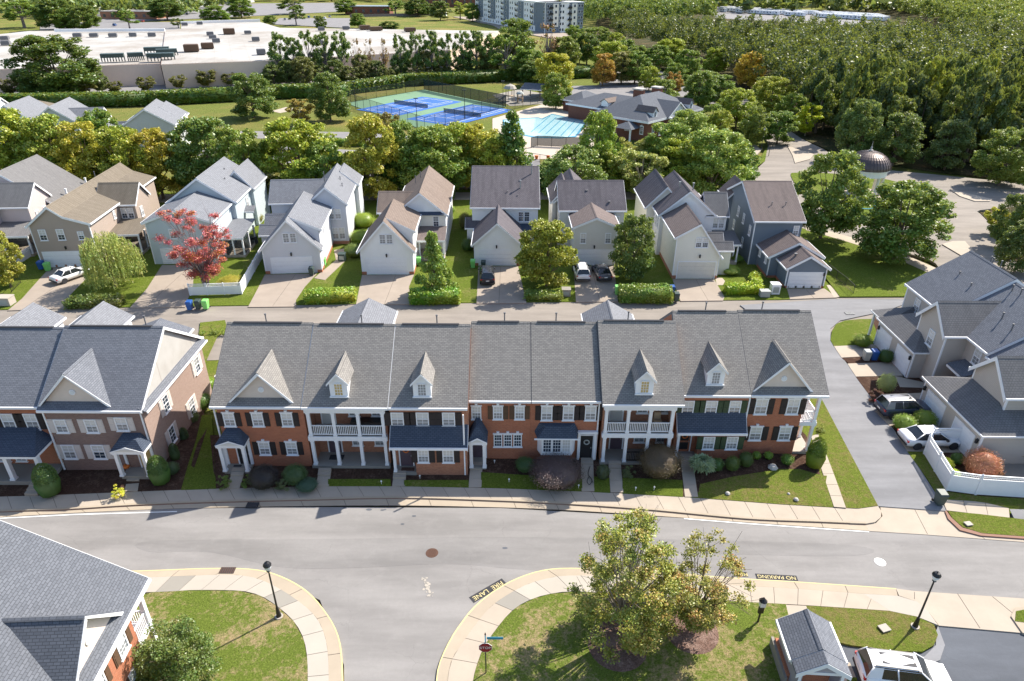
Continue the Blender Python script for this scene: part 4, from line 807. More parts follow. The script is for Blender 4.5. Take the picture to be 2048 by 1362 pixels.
# road paint
def line(name, pts, w, m, z=.008, parent=None):
    p = [G(a, b, z) for a, b in pts]; mb = MB()
    for a, b in zip(p, p[1:]): d = (b-a).normalized(); s = Vector((-d.y, d.x, 0))*w/2; mb.add([a-s, b-s, b+s, a+s], [(0, 1, 2, 3)])
    o = mb.build(name, M[m]); return tag(o, kind=S)
line('edge_line', [(-100, 1041), (0, 1036.5), (150, 1029), (354, 1023)], .1, 'paint_white', .02); line('edge_line', [(1368, 1037), (1494, 1047), (1640, 1057), (1738, 1063.5)], .1, 'paint_white', .02)
def text(name, s, size, loc, rz, mat, parent=None, rx=0., ext=.004, kind=None):
    c = bpy.data.curves.new(name, 'FONT'); c.body = s; c.size = size; c.align_x = 'CENTER'; c.align_y = 'CENTER'; c.extrude = ext
    o = bpy.data.objects.new(name, c); COL.objects.link(o); bpy.context.view_layer.update()
    me = bpy.data.meshes.new_from_object(o.evaluated_get(bpy.context.evaluated_depsgraph_get())); bpy.data.objects.remove(o)
    me.materials.clear(); me.materials.append(M[mat]); q = inst(name, me, parent, loc); q.rotation_euler = (rx, 0, rz)
    if kind: q['kind'] = kind
    return q
def painted_word(px, py, s, size, rz, bw, bh, label):
    p = G(px, py, .0); r = MB().box(-bw/2, bw/2, -bh/2, bh/2, 0, .012).build('road_lettering', M['cap_dark'], None, p, rz); tag(r, label, 'road marking'); text('lettering', s, size, (0, 0, .016), 0, 'paint_yellow', r, ext=.002)
painted_word(976, 1181, 'FIRE  LANE', .46, R(180+37), 2.5, .52, 'yellow words on a black strip beside the curved kerb, upside down to us')
painted_word(1553, 1154.5, 'NO PARKING', .40, R(180-3.5), 2.6, .42, 'yellow words on a black strip at the straight kerb right of the round trees')
painted_word(1484, 1148.5, 'FIRE', .4, R(180-3.5), .7, .4, 'end of a kerb marking half hidden by the right round tree')
def cover(px, py, r, m, label, name='manhole_cover', z=.012):
    o = MB().lathe([(r, -.03), (r, z), (r*.9, z+.004), (.01, z+.006)], 20).build(name, M[m], None, G(px, py, 0)); tag(o, label, 'manhole'); mb = MB()
    for i in range(-3, 4): mb.box(-r*.6, r*.6, i*r*.2-.012, i*r*.2+.012, z, z+.012)
    mb.build('relief', M[m], o); return o
cover(864, 1106, .42, 'iron_rust', 'rusty round manhole cover in the middle of the street'); cover(1760, 1124, .36, 'paint_white', 'round manhole cover painted white')
def grate(px, py, w, d, m, label, rz=0.):
    o = MB().box(-w/2, w/2, -d/2, d/2, -.05, .03).build('storm_drain', M['cap_dark'], None, G(px, py, .1), rz); tag(o, label, 'drain')
    for i in range(7): x = -w/2 + w*(i+.5)/7; MB().box(x-.03, x+.03, -d/2, d/2, .031, .045).build('bar', M[m], o)
grate(455, 1141, .95, .5, 'iron_rust', 'rusty storm drain grate in the left curved kerb'); grate(505, 1010, .85, .5, 'cap_dark', 'dark storm drain in the far kerb in front of the corner portico house')
grate(1699, 621+6, 1.0, .6, 'metal_grey', 'square drain grate in the alley junction'); 
sp = MB(); rr = random.Random(3)
for i in range(40):
    cx, cy = rr.gauss(0, .13), rr.uniform(-.75, .75); a = .03 + .09*rr.random(); n = 6
    sp.add([(cx + a*math.cos(k*1.05)*rr.uniform(.5, 1.2)+cy*.35*-1, cy + a*math.sin(k*1.05)*rr.uniform(.5, 1.2), .008 + i*.0003) for k in range(n)], [tuple(range(n))])
o = sp.build('road_patch', M['walk_new'], None, G(855, 1173, .0)); tag(o, 'worn white paint splotch on the side street asphalt', 'road marking')
for px, py, r in ((738, 1019, .14), (765, 1020, .1), (690, 1016, .1), (770, 1019, .07), (828, 1032, .1), (805, 1048, .09), (1010, 1096, .12)):
    o = MB().lathe([(r, 0), (r*.3, .004)], 9).build('oil_stain', M['asphalt_dark'], None, G(px, py, .006)); o.scale = (1.6, .8, 1); tag(o, None, kind=S)
# driveways
for nm, pts in (('driveway', [(100, 535), (168, 535), (176, 553), (140, 590), (134, 616), (15, 621), (44, 597), (68, 570)]), ('driveway', [(324, 530), (388, 530), (386, 570), (370, 614), (260, 615), (294, 577)]),
                ('driveway', [(530, 549), (634, 547), (610, 573), (592, 600), (592, 613), (496, 614), (514, 580)]), ('driveway', [(724, 550), (828, 549), (818, 573), (822, 608), (712, 609)]),
                ('driveway', [(957, 533), (1036, 532), (1053, 606), (953, 607)]), ('driveway', [(1147, 532), (1228, 532), (1236, 603), (1152, 604)]),
                ('driveway', [(1345, 558), (1428, 558), (1449, 594), (1446, 601), (1361, 602)]), ('driveway', [(1574, 577), (1649, 577), (1674, 595), (1580, 598)])):
    d = psheet(nm, pts, 'drive', .085); ps = GP(pts, .088); c = sum(ps, Vector())/len(ps)
    x0, x1 = min(p.x for p in ps), max(p.x for p in ps); y0, y1 = min(p.y for p in ps), max(p.y for p in ps)
    MB().box(c.x-.02, c.x+.02, y0+.3, y1-.3, .08, .0885).build('expansion_joint', M['joint'], d)
psheet('path', [(640, 546), (672, 520), (668, 500), (688, 497), (690, 522), (650, 560), (628, 556)], 'drive', .087); psheet('path', [(1653, 570), (1660, 570), (1682, 593), (1668, 595)], 'walk', .087); psheet('path', [(425, 530), (455, 520), (452, 512), (420, 522)], 'walk', .087)
psheet('path', [(1430, 555), (1445, 556), (1450, 562), (1446, 570), (1434, 570)], 'walk', .087)
for pts in ([(1668, 692), (1752, 686), (1759, 711), (1683, 715)], [(1695, 727), (1785, 724), (1806, 751), (1712, 753)], [(1750, 822), (1850, 795), (1876, 822), (1780, 852)], [(1795, 872), (1870, 846), (1935, 880), (1930, 906), (1815, 902)], [(1790, 752), (1850, 765), (1862, 776), (1800, 774)], [(1812, 787), (1850, 785), (1842, 800), (1820, 800)]):
    psheet('driveway', pts, 'walk', .12)
psheet('lawn', [(1664, 662), (1672, 648), (1690, 641), (1720, 638), (1744, 638), (1752, 660), (1752, 688), (1668, 692), (1661, 680)], 'lawn_green', .13)
psheet('mulch_bed', [(1736, 640), (1790, 622), (1810, 650), (1760, 700), (1748, 690)], 'mulch', .115); psheet('mulch_bed', [(1684, 716), (1760, 712), (1790, 724), (1698, 727)], 'mulch', .115)
psheet('mulch_bed', [(1712, 754), (1790, 752), (1850, 780), (1810, 830), (1765, 825)], 'mulch', .11); psheet('mulch_bed', [(1780, 850), (1850, 825), (1890, 850), (1810, 872)], 'mulch', .11)
psheet('lawn', [(1815, 903), (1848, 903), (1850, 912), (1893, 983), (1960, 992), (2100, 1000), (2100, 1030), (1895, 1020), (1850, 950)], 'lawn_mid', .12)
psheet('mulch_bed', [(1850, 905), (1950, 905), (2100, 940), (2100, 1000), (1893, 981)], 'mulch', .125); psheet('patio', [(1945, 890), (2100, 860), (2100, 985), (2010, 950), (1985, 915)], 'walk_grey', .135)
psheet('mulch_bed', [(1775, 755), (2100, 755), (2100, 860), (1940, 900), (1880, 830)], 'mulch', .09)
# ---- middle distance: tree street, car park, club lawns
psheet('lawn', [(-900, 470), (1500, 412), (1500, 375), (-900, 395)], 'lawn_green', .02)
psheet('tree_street', [(-900, 440), (0, 408), (700, 400), (1250, 398), (1500, 398), (1500, 385), (1250, 384), (700, 385), (0, 392), (-900, 415)], 'drive', .07)
psheet('car_park', [(480, 380), (1080, 372), (1080, 315), (700, 300), (560, 290), (380, 300)], 'asphalt_far', .05)
psheet('lawn', [(-400, 245), (0, 226), (300, 216), (500, 205), (640, 196), (780, 180), (850, 172), (1060, 165), (1250, 185), (1500, 200), (1500, 335), (1050, 350), (700, 310), (400, 318), (-400, 340)], 'field', .01)
psheet('park_road', [(480, 262), (600, 263), (720, 264), (860, 275), (860, 285), (700, 280), (480, 276)], 'asphalt_far', .04); psheet('path', [(543, 222), (572, 214), (600, 218), (560, 226)], 'walk', .04)
psheet('car_park', [(1090, 205), (1140, 172), (1200, 170), (1200, 160), (1260, 158), (1330, 165), (1420, 170), (1400, 190), (1280, 200), (1180, 215)], 'asphalt_far', .05); psheet('club_street', [(1215, 125), (1250, 120), (1330, 145), (1400, 165), (1470, 200), (1420, 210), (1300, 175), (1220, 165)], 'asphalt_far', .06)
psheet('avenue', [(1440, 175), (1480, 180), (1520, 215), (1560, 245), (1600, 275), (1650, 300), (1700, 330), (1900, 352), (2100, 375), (2100, 410), (1960, 420), (1985, 440), (2010, 500), (2100, 590), (2100, 660), (1900, 560), (1860, 520), (1740, 490), (1640, 470), (1580, 450), (1560, 400), (1490, 372), (1490, 340), (1520, 320), (1536, 290), (1520, 265), (1470, 215)], 'asphalt_alley', .07, True)
for pts in ([(1574, 290), (1600, 300), (1628, 308), (1620, 318), (1590, 326), (1585, 310)], [(1900, 378), (1985, 398), (1980, 402), (1950, 402), (1920, 392)], [(1884, 488), (1905, 482), (1930, 482), (1960, 516), (1935, 518)]): psheet('traffic_island', pts, 'walk', .2)
psheet('garden_island', [(1582, 352), (1600, 345), (1680, 348), (1780, 360), (1890, 400), (1880, 440), (1800, 452), (1700, 440), (1620, 400)], 'lawn_green', .16, True)
psheet('verge', [(1500, 350), (1530, 300), (1536, 290), (1530, 322), (1500, 345), (1488, 352)], 'lawn_green', .14); psheet('path', [(1490, 318), (1512, 300), (1500, 285), (1505, 282), (1522, 300), (1495, 330)], 'walk', .15)
psheet('lawn', [(1600, 455), (1700, 480), (1850, 535), (1905, 560), (1850, 592), (1680, 593), (1655, 560), (1600, 480)], 'lawn_green', .14); w4, A, B = strip('sidewalk', [(1610, 452), (1680, 468), (1790, 502), (1900, 548)], [(1612, 460), (1690, 482), (1780, 512), (1880, 556)], 'walk', .16)
psheet('woodland_floor', [(1180, 90), (1300, 130), (1440, 175), (1520, 215), (1600, 275), (1700, 318), (1900, 345), (2100, 370), (2900, 500), (2600, 20), (1200, 20)], 'woodland_floor', .03)
psheet('woodland_floor', [(1960, 425), (2100, 400), (2300, 700), (2100, 590), (2010, 500), (1985, 450)], 'woodland_floor', .15)
# ================================================================ detached houses across the alley
def dhouse(label, x, y, rz): return empty('detached_house', (x, y, 0), R(rz), label, 'house', 'detached sided houses across the alley')
def win_s(r, x, y, z, rot=0, w=.9, h=1.35, n=1, **kw):
    c, s = math.cos(R(rot)), math.sin(R(rot))
    for i in range(n):
        d = (i - (n-1)/2)*(w+.06); window(r, x + d*c, y + d*s, z, rot, w, h, **kw)
def pent(r, x0, x1, y, z, mat='roof_navy', d=.5, h=.3): MB().add([(x0, y-d, z), (x1, y-d, z), (x1, y-.004, z+h), (x0, y-.004, z+h), (x0, y-.004, z-.06), (x1, y-.004, z-.06), (x0, y-d, z-.06), (x1, y-d, z-.06)], [(0,1,2,3), (6,7,1,0), (4,5,7,6), (0,3,4,6), (1,7,5,2), (3,2,5,4)]).build('pent_roof', M[mat], r)
def base(r, x0, x1, y0, y1, mat='brick_dark', h=.4): MB().box(x0-.02, x1+.02, y0-.02, y1, 0, h).build('foundation', M[mat], r)
def shed_roof(r, x0, x1, y0, y1, z0, z1, mat, t=.12):
    o = MB().ext([(x0, y0, z0), (x1, y0, z0), (x1, y1, z1), (x0, y1, z1)], (0, 0, t)).build('porch_roof', M[mat], r)
    MB().box(x0-.04, x1+.04, y0-.05, y0-.003, z0-.12, z0+t-.02).build('gutter', M['white'], o); return o
def porch(r, x0, x1, y0, y1, z, mat, cols=3, screen=False, z1=None):
    shed_roof(r, x0, x1, y0, y1, z, z1 or z+.6, mat); MB().box(x0+.15, x1-.15, y0+.15, y1, 0, .4).build('porch_floor', M['walk'], r)
    for i in range(cols): column(r, x0+.25 + (x1-x0-.5)*i/(cols-1), y0+.3, .4, z-.05, .18)
    for i in (1, 2): column(r, x1-.25, y0+.3+(y1-y0-.5)*i/2.2, .4, z-.05, .18)
    MB().box(x0+.15, x1-.15, y0+.2, y0+.35, z-.28, z-.03).build('beam', M['white'], r)
    if screen: MB().box(x0+.3, x1-.3, y0+.28, y0+.3, .4, z-.3).box(x1-.27, x1-.25, y0+.3, y1-.1, .4, z-.3).build('screen', M['mesh_screen'], r)
# house 1, left edge
h = dhouse('grey roofed house at the left picture edge with a rose gable wall and upstairs porch', -76.6, 88.5, 4)
vol(h, gable(0, 5.4, 5.8, 2.3), 0, 11.2, 'x', 'siding_rose', 'roof_grey', oh=.3); vol(h, gable(1.5, 10.3, 5.9, 3.2), 4.6, 14.5, 'y', 'siding_rose', 'roof_grey', ohs=(.3, 2.1))
for y, z in ((1.6, 3.2), (3.6, 3.2), (1.6, .8), (3.6, .8)): win_s(h, 11.22, y, z, 90, .75, 1.4)
porch(h, 5.5, 12.6, -4.2, 0, 2.9, 'roof_grey', 3, True); win_s(h, 8.5, -.02, 1.0, 0, .9, 1.3, 2); vol(h, gable(-2, 7.4, 5.6, 2.4), -8, .2, 'y', 'siding_rose', 'roof_grey', oh=.3)
railing(h, 12.2, 8.1, 12.2, 14.0, 3.2); column(h, 12.2, 8.1, .3, 5.8, .2); column(h, 12.2, 14.0, .3, 5.8, .2); MB().box(10.3, 12.3, 8, 14.2, 2.9, 3.15).build('side_porch', M['white'], h)
# house 2, tan
h = dhouse('tan two-storey house with brown roof and bellcast gable over a white garage door', -60.4, 81.5, 5)
p2 = [(0, 5.75), (2.9, 8.0), (4.4, 6.75), (7.2, 5.85)]
vol(h, p2, 0, 21.5, 'y', 'siding_tan', 'roof_tan', oh=.3); vol(h, gable(8.6, 13.4, 5.75, 2.1), 4.5, 9.4, 'x', 'siding_tan', 'roof_tan', oh=.3)
for x in (1.35, 3.5, 5.9): win_s(h, x, 0, 3.7, 0, .9 if x < 5 else .75, 1.45 if x < 5 else 1.1, lo='glass_dark')
garage_door(h, 2.9, -.0, 0, 0, 4.6, 2.1); lamp_wall(h, 3.6, -.0, 2.5); win_s(h, 8.2, 8.58, 3.6, 0, .8, 1.5, 2, lo='glass_dark'); win_s(h, 7.22, 6.8, 4.2, 90, .6, 1.1)
win_s(h, 9.42, 10.2, 3.4, 90, .8, 1.4); porch(h, 7.2, 11.2, 3.6, 8.6, 2.9, 'roof_tan', 3, True); vent_pipe(h, 2.6, 14, 8, .7); base(h, 0, 7.2, 0, 21)
MB().box(-.02, .1, -.02, .1, 0, 5.7).box(7.1, 7.22, -.02, .1, 0, 5.7).parts('corner_board', M['white'], h)
# house 3, blue grey behind the red maple
h = dhouse('blue grey house behind the red maple, screened porch on its right', -46.6, 82.9, 3)
vol(h, gable(0, 8.2, 5.75, 1.5), 0, 8.5, 'y', 'siding_bluegrey', 'roof_light', oh=.3); vol(h, gable(0, 8.8, 6.0, 3.1), 8, 19.5, 'y', 'siding_bluegrey', 'roof_light', oh=.3); vol(h, gable(5, 9.3, 5.9, 2.4), 15, 21.5, 'y', 'siding_bluegrey', 'roof_light', oh=.25)
garage_door(h, 3.6, 0, 0, 0, 4.8, 2.1); win_s(h, 3.2, 0, 3.5, 0, .9, 1.3); porch(h, 8.2, 11.2, 1.8, 8.0, 2.75, 'roof_light', 3, True); win_s(h, 8.82, 13, 3.6, 90, .8, 1.4); MB().box(0-.02, .1, -.02, .1, 0, 5.7).parts('corner_board', M['white'], h)
shed_roof(h, 8.8, 10.2, 11.0, 12.2, 3.4, 3.9, 'roof_light'); vent_pipe(h, 6.5, 12.5, 7.4, .5); vent_pipe(h, 5.6, 15.5, 8, .5)
# house 4, grey with steep garage gable
def garage_gable_house(h, w, depth, wall, roofm, eave=3.45, ridge=7.05, reave=5.45, win=True, dark='glass_grey'):
    vol(h, gable(0, w, eave, ridge-eave), 0, 1.1, 'y', wall, roofm, oh=.35, ohe=(.3, 0))
    vol(h, [(0, eave), (w/2, ridge), (w, reave)], 1.1, depth, 'y', wall, roofm, oh=.35, ohe=(.0, 0))
    if win: win_s(h, w/2+.1, 0, 4.15, 0, .8, 1.25, 2, up=dark, lo=dark)
    garage_door(h, w/2-.1, 0, 0, 0, 4.9, 2.15); base(h, 0, .55, 0, depth, 'brick_red', .45); base(h, w-.55, w, 0, depth, 'brick_red', .45); lamp_wall(h, w/2, 0, 2.45)
    MB().box(-.02, .1, -.02, .1, .45, eave-.2).box(w-.1, w+.02, -.02, .1, .45, eave-.2).parts('corner_board', M['white'], h)
h = dhouse('pale grey house with a steep garage gable beside the white fence', -31.15, 79.8, 5)
garage_gable_house(h, 7.0, 12, 'siding_grey', 'roof_light')
vol(h, gable(4.2, 9.2, 6.0, 2.15), 10.2, 22.5, 'y', 'siding_grey', 'roof_light', oh=.3); vol(h, gable(12, 18, 5.7, 2.2), -1.2, 6.5, 'x', 'siding_grey', 'roof_light', oh=.3); vol(h, gable(4.2, 6.4, 3.8, .9), -1.0, 2.5, 'x', 'siding_grey', 'roof_light', oh=.2); vol(h, gable(7.6, 9.8, 4.0, 1.0), -1.0, 2.5, 'x', 'siding_grey', 'roof_light', oh=.2); vol(h, gable(5, 9.8, 5.8, 1.9), 20, 24.5, 'y', 'siding_grey', 'roof_light', oh=.2)
win_s(h, 7.6, 10.2, 3.7, 0, .85, 1.5, 2); win_s(h, 7.4, 10.2, .8, 0, .85, 1.7, 3); win_s(h, 7.02, 4.5, 4.1, 90, .7, 1.1); vent_pipe(h, 6.2, 13.6, 8.1, 1.2); vent_pipe(h, 7.8, 17.0, 7.4, .3); vent_pipe(h, 8.3, 15.0, 7.0, .3)
MB().box(4.2, 9.2, 10.17, 22, 0, .5).build('foundation', M['brick_dark'], h)
# house 5, white with tan roof
h = dhouse('white house with tan roof, garage gable between two clipped hedges', -18.95, 79.8, 1)
garage_gable_house(h, 6.5, 8.8, 'siding_white', 'roof_terracotta')
vol(h, gable(3.4, 10.1, 5.35, 2.75, ar=6.8), 8.3, 22, 'y', 'siding_white', 'roof_terracotta', oh=.3); vol(h, gable(9.5, 15.0, 5.2, 1.9), 1.0, 6, 'x', 'siding_white', 'roof_terracotta', oh=.25)
MB().box(3.5, 10.0, 8.25, 8.297, 0, 5.3).build('wall', M['siding_cream'], h); pent(h, 3.9, 9.9, 8.25, 5.3); win_s(h, 5.2, 8.25, 3.55, 0, .7, 1.45, lo='glass_dark'); win_s(h, 8.8, 8.25, 3.55, 0, .8, 1.45, lo='glass_dark', up='glass_grey'); porch(h, 6.6, 10.2, 4.3, 8.24, 2.9, 'roof_mauve', 3)
vent_pipe(h, 5.3, 17, 6.9, 1.1); vent_pipe(h, 5.9, 18.2, 7.2, 1.1); vent_pipe(h, 4.4, 14.5, 6.0, .5); win_s(h, 10.12, 13, 3.5, 90, .8, 1.4)
# house 6, dark roof
h = dhouse('white house with plain dark plum roof and low garage gable, black car on its drive', -4.95, 83.0, 0)
vol(h, gable(0, 6.0, 3.1, 2.7), 0, 7.6, 'y', 'siding_white', 'roof_plum', oh=.3); vol(h, gable(7.3, 21.6, 5.7, 3.6), -.6, 8.4, 'x', 'siding_white', 'roof_plum', oh=.35)
garage_door(h, 2.7, 0, 0, 0, 4.1, 2.1); lamp_wall(h, 2.9, 0, 2.5); base(h, 0, .5, 0, 7.5, 'brick_red', .4); base(h, 5.5, 6, 0, 7.5, 'brick_red', .4); win_s(h, 6.5, 7.3, 3.6, 0, .75, 1.4, 2, lo='glass_dark', up='glass_dark')
porch(h, 5.9, 8.6, 4.0, 7.3, 2.6, 'roof_navy', 2); vol(h, gable(6.5, 9, 3, .9), -1.3, .2, 'x', 'siding_white', 'roof_plum', oh=.2); vent_pipe(h, 7.6, 13.0, 8.6, 1.4, .09, 'metal_grey'); vent_pipe(h, 6.0, 10.4, 7.0, 1.4, .09, 'metal_grey'); vent_pipe(h, 4.2, 9.6, 6.8, .3); vent_pipe(h, 5.6, 9.0, 6.4, .3); MB().box(-.02, .1, -.02, .1, .4, 3).box(5.9, 6.02, -.02, .1, .4, 3).parts('corner_board', M['white'], h)
# house 7, greige
h = dhouse('greige house with dark streaked roof, two cars parked before its garage', 7.95, 83.2, 1)
vol(h, gable(0, 5.4, 5.35, 1.15), 0, 7.5, 'y', 'siding_greige', 'roof_mauve', oh=.35); vol(h, gable(5.2, 13.4, 5.95, 2.7), -1.5, 7.1, 'x', 'siding_greige', 'roof_plum', oh=.3); vol(h, gable(-1.8, 3.4, 5.7, 2.3), 10, 18, 'y', 'siding_greige', 'roof_plum', oh=.3); vol(h, gable(-2.2, 1.2, 5.7, 1.9), 10, 17, 'y', 'siding_greige', 'roof_plum', oh=.3)
for x in (1.1, 4.3): win_s(h, x, 0, 3.1, 0, .75, 1.4)
garage_door(h, 2.5, 0, 0, 0, 4.9, 2.15); lamp_wall(h, 2.6, 0, 2.45); win_s(h, 6.2, 5.2, 3.6, 0, .7, 1.4); vent_pipe(h, 2.2, 7.8, 7.4, .35, .12); vent_pipe(h, 5.1, 6.0, 6.4, .35, .1); MB().box(5.3, 5.42, -.02, .1, 0, 5.3).parts('corner_board', M['white'], h)
# house 8, cream
h = dhouse('cream white house with tall garage block, carriage style door and side porch', 20.0, 79.0, 0)
vol(h, [(0, 5.6), (2.7, 7.2), (5.6, 3.2)], 0, 8.5, 'y', 'siding_cream', 'roof_mauve', oh=.3); vol(h, gable(-.5, 6.6, 5.8, 3.0), 8.2, 18.2, 'y', 'siding_white', 'roof_plum', oh=.3); vol(h, gable(-1.6, 3.4, 5.7, 2.6), 12, 21, 'y', 'siding_cream', 'roof_plum', oh=.3); vol(h, gable(8.4, 13.2, 5.7, 2.2), 5.8, 8.4, 'x', 'siding_white', 'roof_grey', oh=.3)
garage_door(h, 2.9, 0, 0, 0, 4.6, 2.3, panel='white_warm', nx=8, nz=4); lamp_wall(h, 3.1, 0, 2.9); win_s(h, 3.15, 0, 4.2, 0, .75, 1.3, 2, lo='glass_dark', cols=3); base(h, 0, .5, 0, 8.5, 'brick_dark', .5); base(h, 5.1, 5.6, 0, 8.5, 'brick_dark', .5)
for y in (9.0, 10.2, 11.6): win_s(h, -.52, y, 3.6, -90, .6, 1.5, lo='glass_dark', up='glass_dark')
vol(h, gable(3.4, 5.0, 3.9, .7), 4.6, 6.6, 'x', 'siding_cream', 'roof_grey', oh=.2); vol(h, gable(1.4, 3.0, 3.4, .7), 4.8, 7.4, 'x', 'siding_cream', 'roof_grey', oh=.2); porch(h, 6.7, 9.6, 4.6, 8.3, 2.8, 'roof_grey', 3); win_s(h, 7.4, 8.38, 3.8, 0, .75, 1.4, 2, cols=3); MB().box(-.02, .1, -.02, .1, .5, 5.4).box(5.5, 5.62, -.02, .1, .5, 3.1).parts('corner_board', M['white'], h)
vent_pipe(h, 2.4, 11.5, 8.3, .8, .09, 'metal_grey'); vent_pipe(h, 4.6, 12.8, 7.8, .8, .09, 'metal_grey')
# house 9, slate
h = dhouse('slate blue house with mauve roof and low two-step garage', 31.0, 76.3, 0)
vol(h, gable(7.6, 21.0, 6.1, 3.1), 0, 6.1, 'x', 'siding_slate', 'roof_mauve', oh=.35); vol(h, gable(1.0, 7.4, 2.95, 1.75), 3.2, 9.0, 'y', 'siding_slate', 'roof_mauve', oh=.3); vol(h, gable(2.15, 6.9, 2.75, 1.45), 0, 3.4, 'y', 'siding_slate', 'roof_mauve', oh=.3)
garage_door(h, 4.5, 0, 0, 0, 3.9, 2.05); win_s(h, 5.4, 7.6, 4.1, 0, .75, 1.3, lo='glass_grey', cols=2); lamp_wall(h, 6.6, 0, 1.7); vol(h, gable(-.6, 3, 6.0, 1.9), 18, 22, 'y', 'siding_slate', 'roof_mauve', oh=.3)
for y, z in ((9.0, 3.6), (12, 4.2), (14.5, 4.4), (11, 1.2), (15.5, 2.2)): win_s(h, 0, y, z, -90, .7, 1.35)
for y in (4.3, 6.6): win_s(h, .98, y, 1.6, -90, .6, .8, sash=False)
MB().box(2.13, 2.25, -.02, .1, 0, 2.7).box(6.8, 6.92, -.02, .1, 0, 2.7).box(.98, 1.1, 3.18, 3.3, 0, 2.9).box(-.02, .1, 7.58, 7.7, 0, 6).parts('corner_board', M['white'], h); base(h, 2.15, 6.9, 0, 3.3, 'brick_red', .35); base(h, 1, 7.4, 3.2, 7, 'brick_red', .35); vent_pipe(h, 2.6, 10.0, 7.4, .3); vent_pipe(h, 4.4, 10.0, 7.4, .3); vent_pipe(h, 3.4, 1.6, 3.6, .25, .12)
# ---- houses left behind the tree belt
def bhouse(label, p, rz, w, d, e, rise, wall, roofm, axis='x'):
    r = empty('distant_house', (p.x, p.y, 0), R(rz), label, 'house', 'houses behind the tree belt at the left')
    if axis == 'x': vol(r, gable(0, d, e, rise), 0, w, 'x', wall, roofm)
    else: vol(r, gable(0, w, e, rise), 0, d, 'y', wall, roofm)
    return r
b = empty('distant_house', (-78.0, 139.0, 0), R(14), 'pale house with blue grey roof, rightmost of those behind the tree belt', 'house', 'houses behind the tree belt at the left')
vol(b, gable(0, 9.6, 6.2, 3.0), 1.2, 13.5, 'y', 'siding_pale', 'roof_light'); vol(b, gable(2.5, 9.9, 6.0, 2.4), 8, 15.5, 'y', 'siding_pale', 'roof_light')
vol(b, gable(-5.5, -.5, 4.6, 1.7), -3, 4, 'y', 'siding_pale', 'roof_light'); vol(b, gable(-1.5, 1.6, 4.5, 1.8), -6, 0, 'x', 'siding_pale', 'roof_light'); vol(b, gable(3.5, 6.6, 4.5, 1.8), -6, 0, 'x', 'siding_pale', 'roof_light')
for y in (3.0, 5.8, 9.5): win_s(b, 9.62, y, 3.8, 90, .8, 1.5, up='glass_dark', lo='glass_dark')
win_s(b, 9.62, 4.5, .9, 90, .8, 1.6, up='glass_dark', lo='glass_dark')
b = empty('distant_house', (-100.5, 146, 0), R(12), 'blue grey roofed house second from the right behind the tree belt', 'house', 'houses behind the tree belt at the left')
vol(b, gable(0, 9, 5.4, 3.2), 0, 12, 'y', 'siding_pale', 'roof_light'); vol(b, gable(2, 8, 5.2, 2.2), 4, 13, 'x', 'siding_pale', 'roof_light')
b = empty('distant_house', (-112.5, 150, 0), R(10), 'blue grey roofed house third from the right behind the tree belt', 'house', 'houses behind the tree belt at the left')
vol(b, gable(0, 9, 5.2, 3.0), 0, 12, 'y', 'siding_white', 'roof_light')
b = empty('distant_house', (-116.5, 160, 0), R(-14), 'small house with tan hipped roof behind the tree belt', 'house', 'houses behind the tree belt at the left')
MB().box(0, 9, 0, 9, 0, 5.6).build('wall', M['siding_white'], b); hip(b, -.4, 9.4, -.4, 9.4, 5.6, 2.0, 'roof_tan', ridge=((3.5, 4.5), (5.5, 4.5))); win_s(b, 9.02, 5, 3.4, 90, .8, 1.5, lo='glass_dark')
b = empty('distant_house', (-130, 155, 0), R(6), 'white gabled house at the far left edge behind the tree belt', 'house', 'houses behind the tree belt at the left')
vol(b, gable(0, 8, 5.6, 2.6), 0, 15, 'x', 'siding_white', 'roof_mauve')
# ================================================================ vegetation
def quad_mesh(name, C, size, m, seed=0, up=.7, elong=1.35, extra=None, droop=None):
    """leaf sized quads at points C (n,3); size scalar or (n,)"""
    rs = np.random.RandomState(seed); n = len(C); s = np.broadcast_to(np.asarray(size, float), (n,)) * rs.uniform(.7, 1.3, n)
    N = rs.normal(size=(n, 3)); N[:, 2] = np.abs(N[:, 2]) + up; N /= np.linalg.norm(N, axis=1)[:, None]
    A = rs.normal(size=(n, 3)) if droop is None else droop + rs.normal(size=(n, 3))*.25
    A -= (A*N).sum(1)[:, None]*N; A /= np.linalg.norm(A, axis=1)[:, None]; B = np.cross(N, A)
    a = A*(s*elong/2)[:, None]; b = B*(s/2)[:, None]
    V = np.stack([C - a, C + b*.9 + a*.1, C + a, C - b*.9 + a*.1], 1).reshape(-1, 3)
    ex_v, ex_f = (extra.v, extra.f) if extra else ([], [])
    nv = len(V); me = bpy.data.meshes.new(name)
    if extra:
        V = np.concatenate([V, np.array(ex_v)]); 
    me.vertices.add(len(V)); me.vertices.foreach_set('co', V.astype(np.float32).ravel())
    lens = [4]*n + [len(f) for f in ex_f]; idx = list(range(nv)) + [i + nv for f in ex_f for i in f]
    me.loops.add(len(idx)); me.loops.foreach_set('vertex_index', np.array(idx, np.int32))
    me.polygons.add(len(lens)); st = np.concatenate([[0], np.cumsum(lens)[:-1]]).astype(np.int32)
    me.polygons.foreach_set('loop_start', st)
    try: me.polygons.foreach_set('loop_total', np.array(lens, np.int32))
    except Exception: pass
    me.materials.append(m); me.update(calc_edges=True); return me
